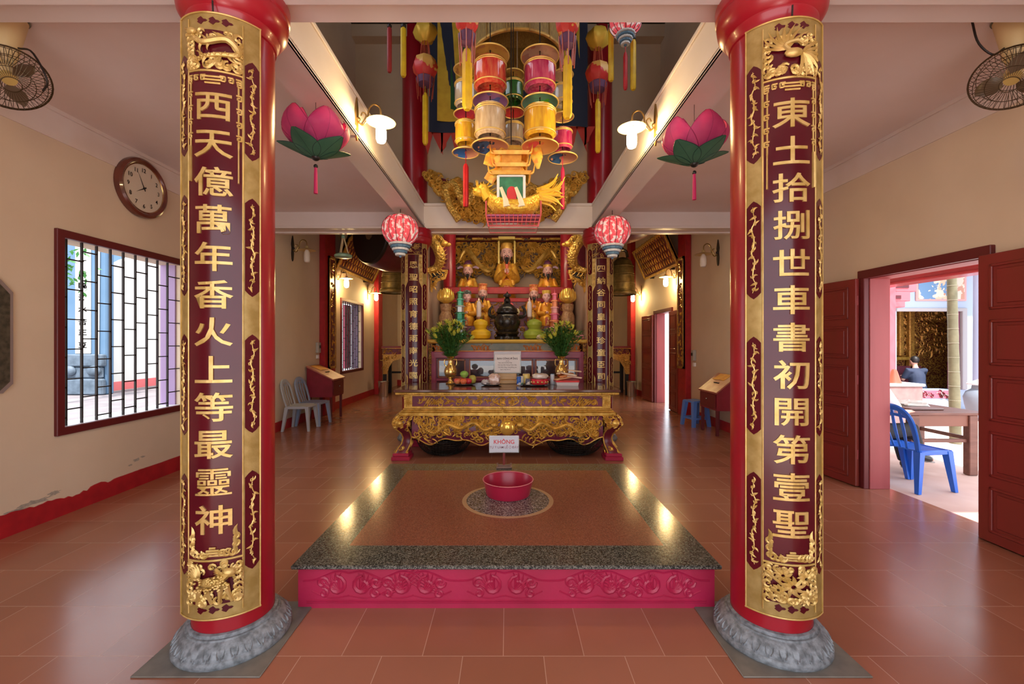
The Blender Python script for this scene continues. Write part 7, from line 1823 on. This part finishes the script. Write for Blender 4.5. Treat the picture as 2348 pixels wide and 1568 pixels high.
def remesh(o, v=.014):
    r = o.modifiers.new('remesh', 'REMESH'); r.mode = 'VOXEL'; r.voxel_size = v; r.use_smooth_shade = True
    s_ = o.modifiers.new('smooth', 'SMOOTH'); s_.factor = .5; s_.iterations = 4


def person(label, at, rz, shirt, trousers, hair, J, group=None, skin=SKIN):
    """J: joints in local space, facing -y"""
    t = thing('person', label, 'person', at, None, 0)
    t.location = (0, 0, 0)
    V = lambda k: Vector(J[k])
    body = MB()
    def limb(pts, rad): body.tube([Vector(p) for p in pts], rad, 12)
    pel, ch, nk, hd_ = V('pelvis'), V('chest'), V('neck'), V('head')
    m = body
    m.tube(spline([pel, pel.lerp(ch, .5), ch, nk], 10), [.135, .14, .135, .13, .135, .14, .145, .14, .12, .08, .055], 14, up=(1, 0, 0))
    m.tube([nk, hd_], [.055, .05], 10); m.ell(hd_ + Vector((0, -.005, .05)), (.075, .095, .115), 16, 12); m.ell(hd_ + Vector((0, -.055, -.01)), (.05, .045, .05), 10, 8); m.ell(hd_ + Vector((0, -.105, .03)), (.014, .018, .022), 8, 6)
    for s in ('l', 'r'):
        sg = 1 if s == 'l' else -1
        m.ell(hd_ + Vector((sg * .077, .0, .04)), (.012, .02, .032), 8, 6)
        limb([ch + Vector((sg * .08, 0, .1)), V('sh' + s), V('el' + s), V('wr' + s)], [.06, .055, .042, .028])
        w_ = V('wr' + s); d_ = (w_ - V('el' + s)).normalized(); sd_ = d_.cross(Vector((0, 0, 1))).normalized(); m.ell(w_ + d_ * .045, (.035, .045, .022), 10, 7)
        for f in range(4): b_ = w_ + d_ * .075 + sd_ * (.016 * (f - 1.5)); limb([b_, b_ + d_ * (.04, .046, .043, .034)[f], b_ + d_ * (.062, .072, .068, .052)[f] + Vector((0, 0, -.018))], [.0095, .0085, .0075])
        limb([w_ + d_ * .02 + sd_ * -sg * .02, w_ + d_ * .055 + sd_ * -sg * .05], [.013, .009])
        limb([pel + Vector((sg * .09, 0, 0)), V('kn' + s), V('an' + s)], [.09, .065, .042]); limb([V('an' + s), V('toe' + s)], [.045, .035])
    b = m.build('body', skin, t); remesh(b, .013)
    m = MB(); m.tube(spline([pel + Vector((0, 0, .05)), pel.lerp(ch, .5), ch, nk - Vector((0, 0, .02))], 10), [.165, .165, .16, .155, .155, .16, .165, .16, .14, .10, .07], 16, up=(1, 0, 0))
    for s in ('l', 'r'):
        sg = 1 if s == 'l' else -1; m.tube([ch + Vector((sg * .08, 0, .1)), V('sh' + s), V('sh' + s).lerp(V('el' + s), .85)], [.08, .075, .062], 12)
    c = m.build('shirt', shirt, t); remesh(c, .016)
    m = MB(); m.tube([pel + Vector((0, 0, .07)), pel + Vector((0, 0, -.03))], [.16, .15], 14)
    for s in ('l', 'r'):
        sg = 1 if s == 'l' else -1; m.tube([pel + Vector((sg * .085, 0, 0)), V('kn' + s), V('kn' + s).lerp(V('an' + s), .9)], [.105, .085, .07], 12)
    c = m.build('trousers', trousers, t); remesh(c, .016)
    m = MB(); m.ell(hd_ + Vector((0, .018, .075)), (.084, .092, .10), 14, 10); m.build('hair', hair, t)
    m = MB()
    for sg in (-1, 1): m.ell(hd_ + Vector((sg * .03, -.092, .055)), (.012, .006, .006), 8, 6)
    m.ell(hd_ + Vector((0, -.098, -.012)), (.022, .008, .007), 8, 6); m.build('face_features', EYEM, t)
    for s in ('l', 'r'):
        a_, b_ = V('an' + s), V('toe' + s); m = MB(); m.tube(spline([a_ + Vector((0, .03, .01)), a_.lerp(b_, .4) + Vector((0, 0, -.005)), b_], 8), [.05, .052, .05, .05, .05, .048, .044, .036, .02], 10); sh_ = m.build('shoe', BLACK, t)
        m = MB(); m.tube([a_ + Vector((0, .04, -.042)), a_.lerp(b_, .5) + Vector((0, 0, -.04)), b_ + Vector((0, -.01, -.028))], [.03, .034, .03], 8, flat=.35, up=(0, 0, 1)); m.build('sole', M('grey_sole', (.35, .36, .36), .6), sh_)
    t.location = at; t.rotation_euler = (0, 0, rz)
    return t
SIT = dict(pelvis=(0, .05, .50), chest=(0, .06, .86), neck=(0, .03, 1.06), head=(0, -.01, 1.16), shl=(.19, .05, .99), shr=(-.19, .05, .99), ell=(.24, -.08, .76), elr=(-.24, -.08, .76), wrl=(.12, -.30, .75), wrr=(-.12, -.30, .75),
           knl=(.10, -.36, .50), knr=(-.09, -.36, .54), anl=(.08, -.46, .09), anr=(.02, -.56, .20), toel=(.09, -.64, .045), toer=(.04, -.73, .15))
person('person in black trousers seated at the desk, mostly hidden by the right door jamb', (4.335, 5.09, 0), math.radians(90), WHITE, M('black_cloth', (.02, .02, .022), .8), HAIR, SIT)
KN = dict(pelvis=(0, .10, .30), chest=(0, .06, .66), neck=(0, .03, .87), head=(0, .0, .97), shl=(.19, .06, .80), shr=(-.19, .06, .80), ell=(.22, -.06, .56), elr=(-.22, -.06, .56), wrl=(.06, -.24, .62), wrr=(-.06, -.24, .62),
          knl=(.12, -.26, .10), knr=(-.12, -.26, .10), anl=(.10, .20, .07), anr=(-.10, .20, .07), toel=(.10, .32, .05), toer=(-.10, .32, .05))
person('person in a dark blue top kneeling inside the shrine house, seen from behind', (X(2096, 10.5), 10.5, .08), PI, M('dark_blue_cloth', (.03, .045, .09), .8), M('navy_trousers', (.02, .02, .04), .8), HAIR, KN)
c4 = dup(ch, (4.335, 5.09, 0), math.radians(90), 'blue plastic chair under the person hidden by the right door jamb', {'grey_plastic': BLUEPL})

# desk outside the door
DESK = M('red_brown_desk_wood', (.19, .080, .058), .45, col2=(.14, .055, .04), nscale=4, stretch=(1, 6, 6))
t = thing('courtyard_desk', 'red brown wooden desk outside the open right door', 'desk', (5.0, 5.35, 0))
m = MB(); m.box(4.42, 5.58, 4.98, 5.74, .70, .735, .006); m.build('desk_top', DESK, t)
for x in (4.74, 5.42):
    for y in (5.02, 5.66):
        m = MB(); m.box(x - .05, x + .05, y - .03, y + .05, 0, .70, .006); m.build('leg', DESK, t)
m = MB(); m.box(4.74, 5.42, 5.01, 5.03, .57, .70, .004); m.build('front_apron', M('orange_brown_apron', (.22, .085, .055), .45), t)
m = MB(); m.box(4.74, 5.42, 5.02, 5.05, .38, .42, .004); m.box(5.40, 5.44, 5.05, 5.66, .40, .44, .004); m.box(4.72, 4.76, 5.05, 5.66, .40, .44, .004); m.build('stretcher', DESK, t)
m = MB(); R_ = random.Random(2); crumple(m, (X(2080, 5.45), 5.45, .775), (.20, .14, .04), 4, .16); tag(m.build('white_cloth', WHITEW, at=(X(2080, 5.45), 5.45, .735)), 'rumpled white cloth lying on the courtyard desk', 'cloth')
m = MB(); m.box(X(2078, 5.2), X(2155, 5.2), 5.14, 5.30, .737, .760, .008); tag(m.build('dark_ledger', M('ledger_cover', (.20, .12, .11), .5), at=(X(2110, 5.2), 5.2, .737)), 'thin dark ledger on the courtyard desk', 'book')
# palm trunk
t = thing('palm_trunk', 'slim ringed palm trunk rising behind the courtyard desk', 'tree', (X(2188, 6.6), 6.6, 0))
m = MB(); pt = [(lerp(X(2191, 6.6), X(2176, 6.6), i / 40), 6.6, 4.4 * i / 40) for i in range(41)]
m.tube(pt, [.068 - .02 * i / 40 + (.003 if i % 3 == 0 else 0) for i in range(41)], 18); m.build('bark', M('palm_bark', (.11, .105, .06), .7, col2=(.16, .15, .09), nscale=5, bump=.3, bscale=20), t)
m = MB()
for i in range(4, 40, 2): m.tube([(pt[i][0] + (.070 - .02 * i / 40) * math.cos(2 * PI * k / 18), 6.6 + (.070 - .02 * i / 40) * math.sin(2 * PI * k / 18), pt[i][2]) for k in range(19)], .004, 4)
m.build('leaf_scars', M('pale_scar', (.26, .24, .17), .7), t)
m = MB()
for k in range(9):
    a = 2 * PI * k / 9; sp = spline([(pt[-1][0], 6.6, 4.4), (pt[-1][0] + .7 * math.cos(a), 6.6 + .7 * math.sin(a), 5.1), (pt[-1][0] + 1.5 * math.cos(a), 6.6 + 1.5 * math.sin(a), 4.7)], 12); m.tube(sp, .015, 5)
    for q in range(2, 12):
        for sg in (-1, 1):
            p = sp[q]; tg = (sp[q] - sp[q - 1]).normalized(); sd = tg.cross(Vector((0, 0, 1))).normalized() * sg; m.add([p, p + sd * .2 + tg * .1 + Vector((0, 0, -.03)), p + sd * .42 + tg * .2 + Vector((0, 0, -.16)), p + sd * .2 + tg * .06 + Vector((0, 0, -.05))], [(0, 1, 2, 3)])
m.build('fronds', GREEN, t, 0)
# stone table with a red cone, stone jar
t = thing('stone_block', 'pinkish stone block standing in the right courtyard', 'stone block', (X(2082, 8.0), 8.0, 0))
m = MB(); m.box(X(2035, 8), X(2118, 8), 8.0, 8.6, 0, Z(886, 8), .02); m.build('block_body', M('pink_stone', (.26, .15, .15), .7, col2=(.32, .20, .19), nscale=6), t)
m = MB(); m.box(X(2033, 8), X(2120, 8), 7.97, 8.63, Z(886, 8), Z(880, 8), .01); m.build('pale_top', M('pale_stone', (.68, .64, .60), .6), t)
m = MB(); m.lathe([(.12, 0), (.10, .04), (.05, .22), (.03, .26)], 20, (X(2050, 8.2), 8.2, Z(880, 8))); tag(m.build('red_cone', M('orange_red_card', (.75, .08, .04), .5), at=(X(2050, 8.2), 8.2, Z(880, 8))), 'orange red cone on the pinkish stone block', 'cone')
t = thing('stone_jar', 'grey stone jar on a foot before the pale blue shrine wall', 'jar', (X(2248, 8.6), 8.6, 0))
m = MB(); m.lathe([(.22, 0), (.24, .06), (.2, .12), (.24, .3), (.26, .45), (.22, .56), (.14, .62), (.13, .70)], 28, (X(2250, 8.6), 8.6, 0)); m.build('jar_body', M('grey_blue_stone', (.16, .19, .24), .6), t)
m = MB(); m.lathe([(.20, .70), (.21, .73), (.10, .78), (.03, .82)], 28, (X(2250, 8.6), 8.6, 0)); m.build('jar_lid', M('pale_blue_stone', (.50, .52, .58), .6), t)
m = MB(); m.lathe([(.24, 0), (.25, .05), (.21, .10), (.20, 3.6)], 28, (X(2262, 9.4), 9.4, 0)); tag(m.build('shrine_column', M('blue_column_paint', (.42, .50, .70), .6), at=(X(2262, 9.4), 9.4, 0)), 'pale blue round column at the edge of the open right door', 'column')
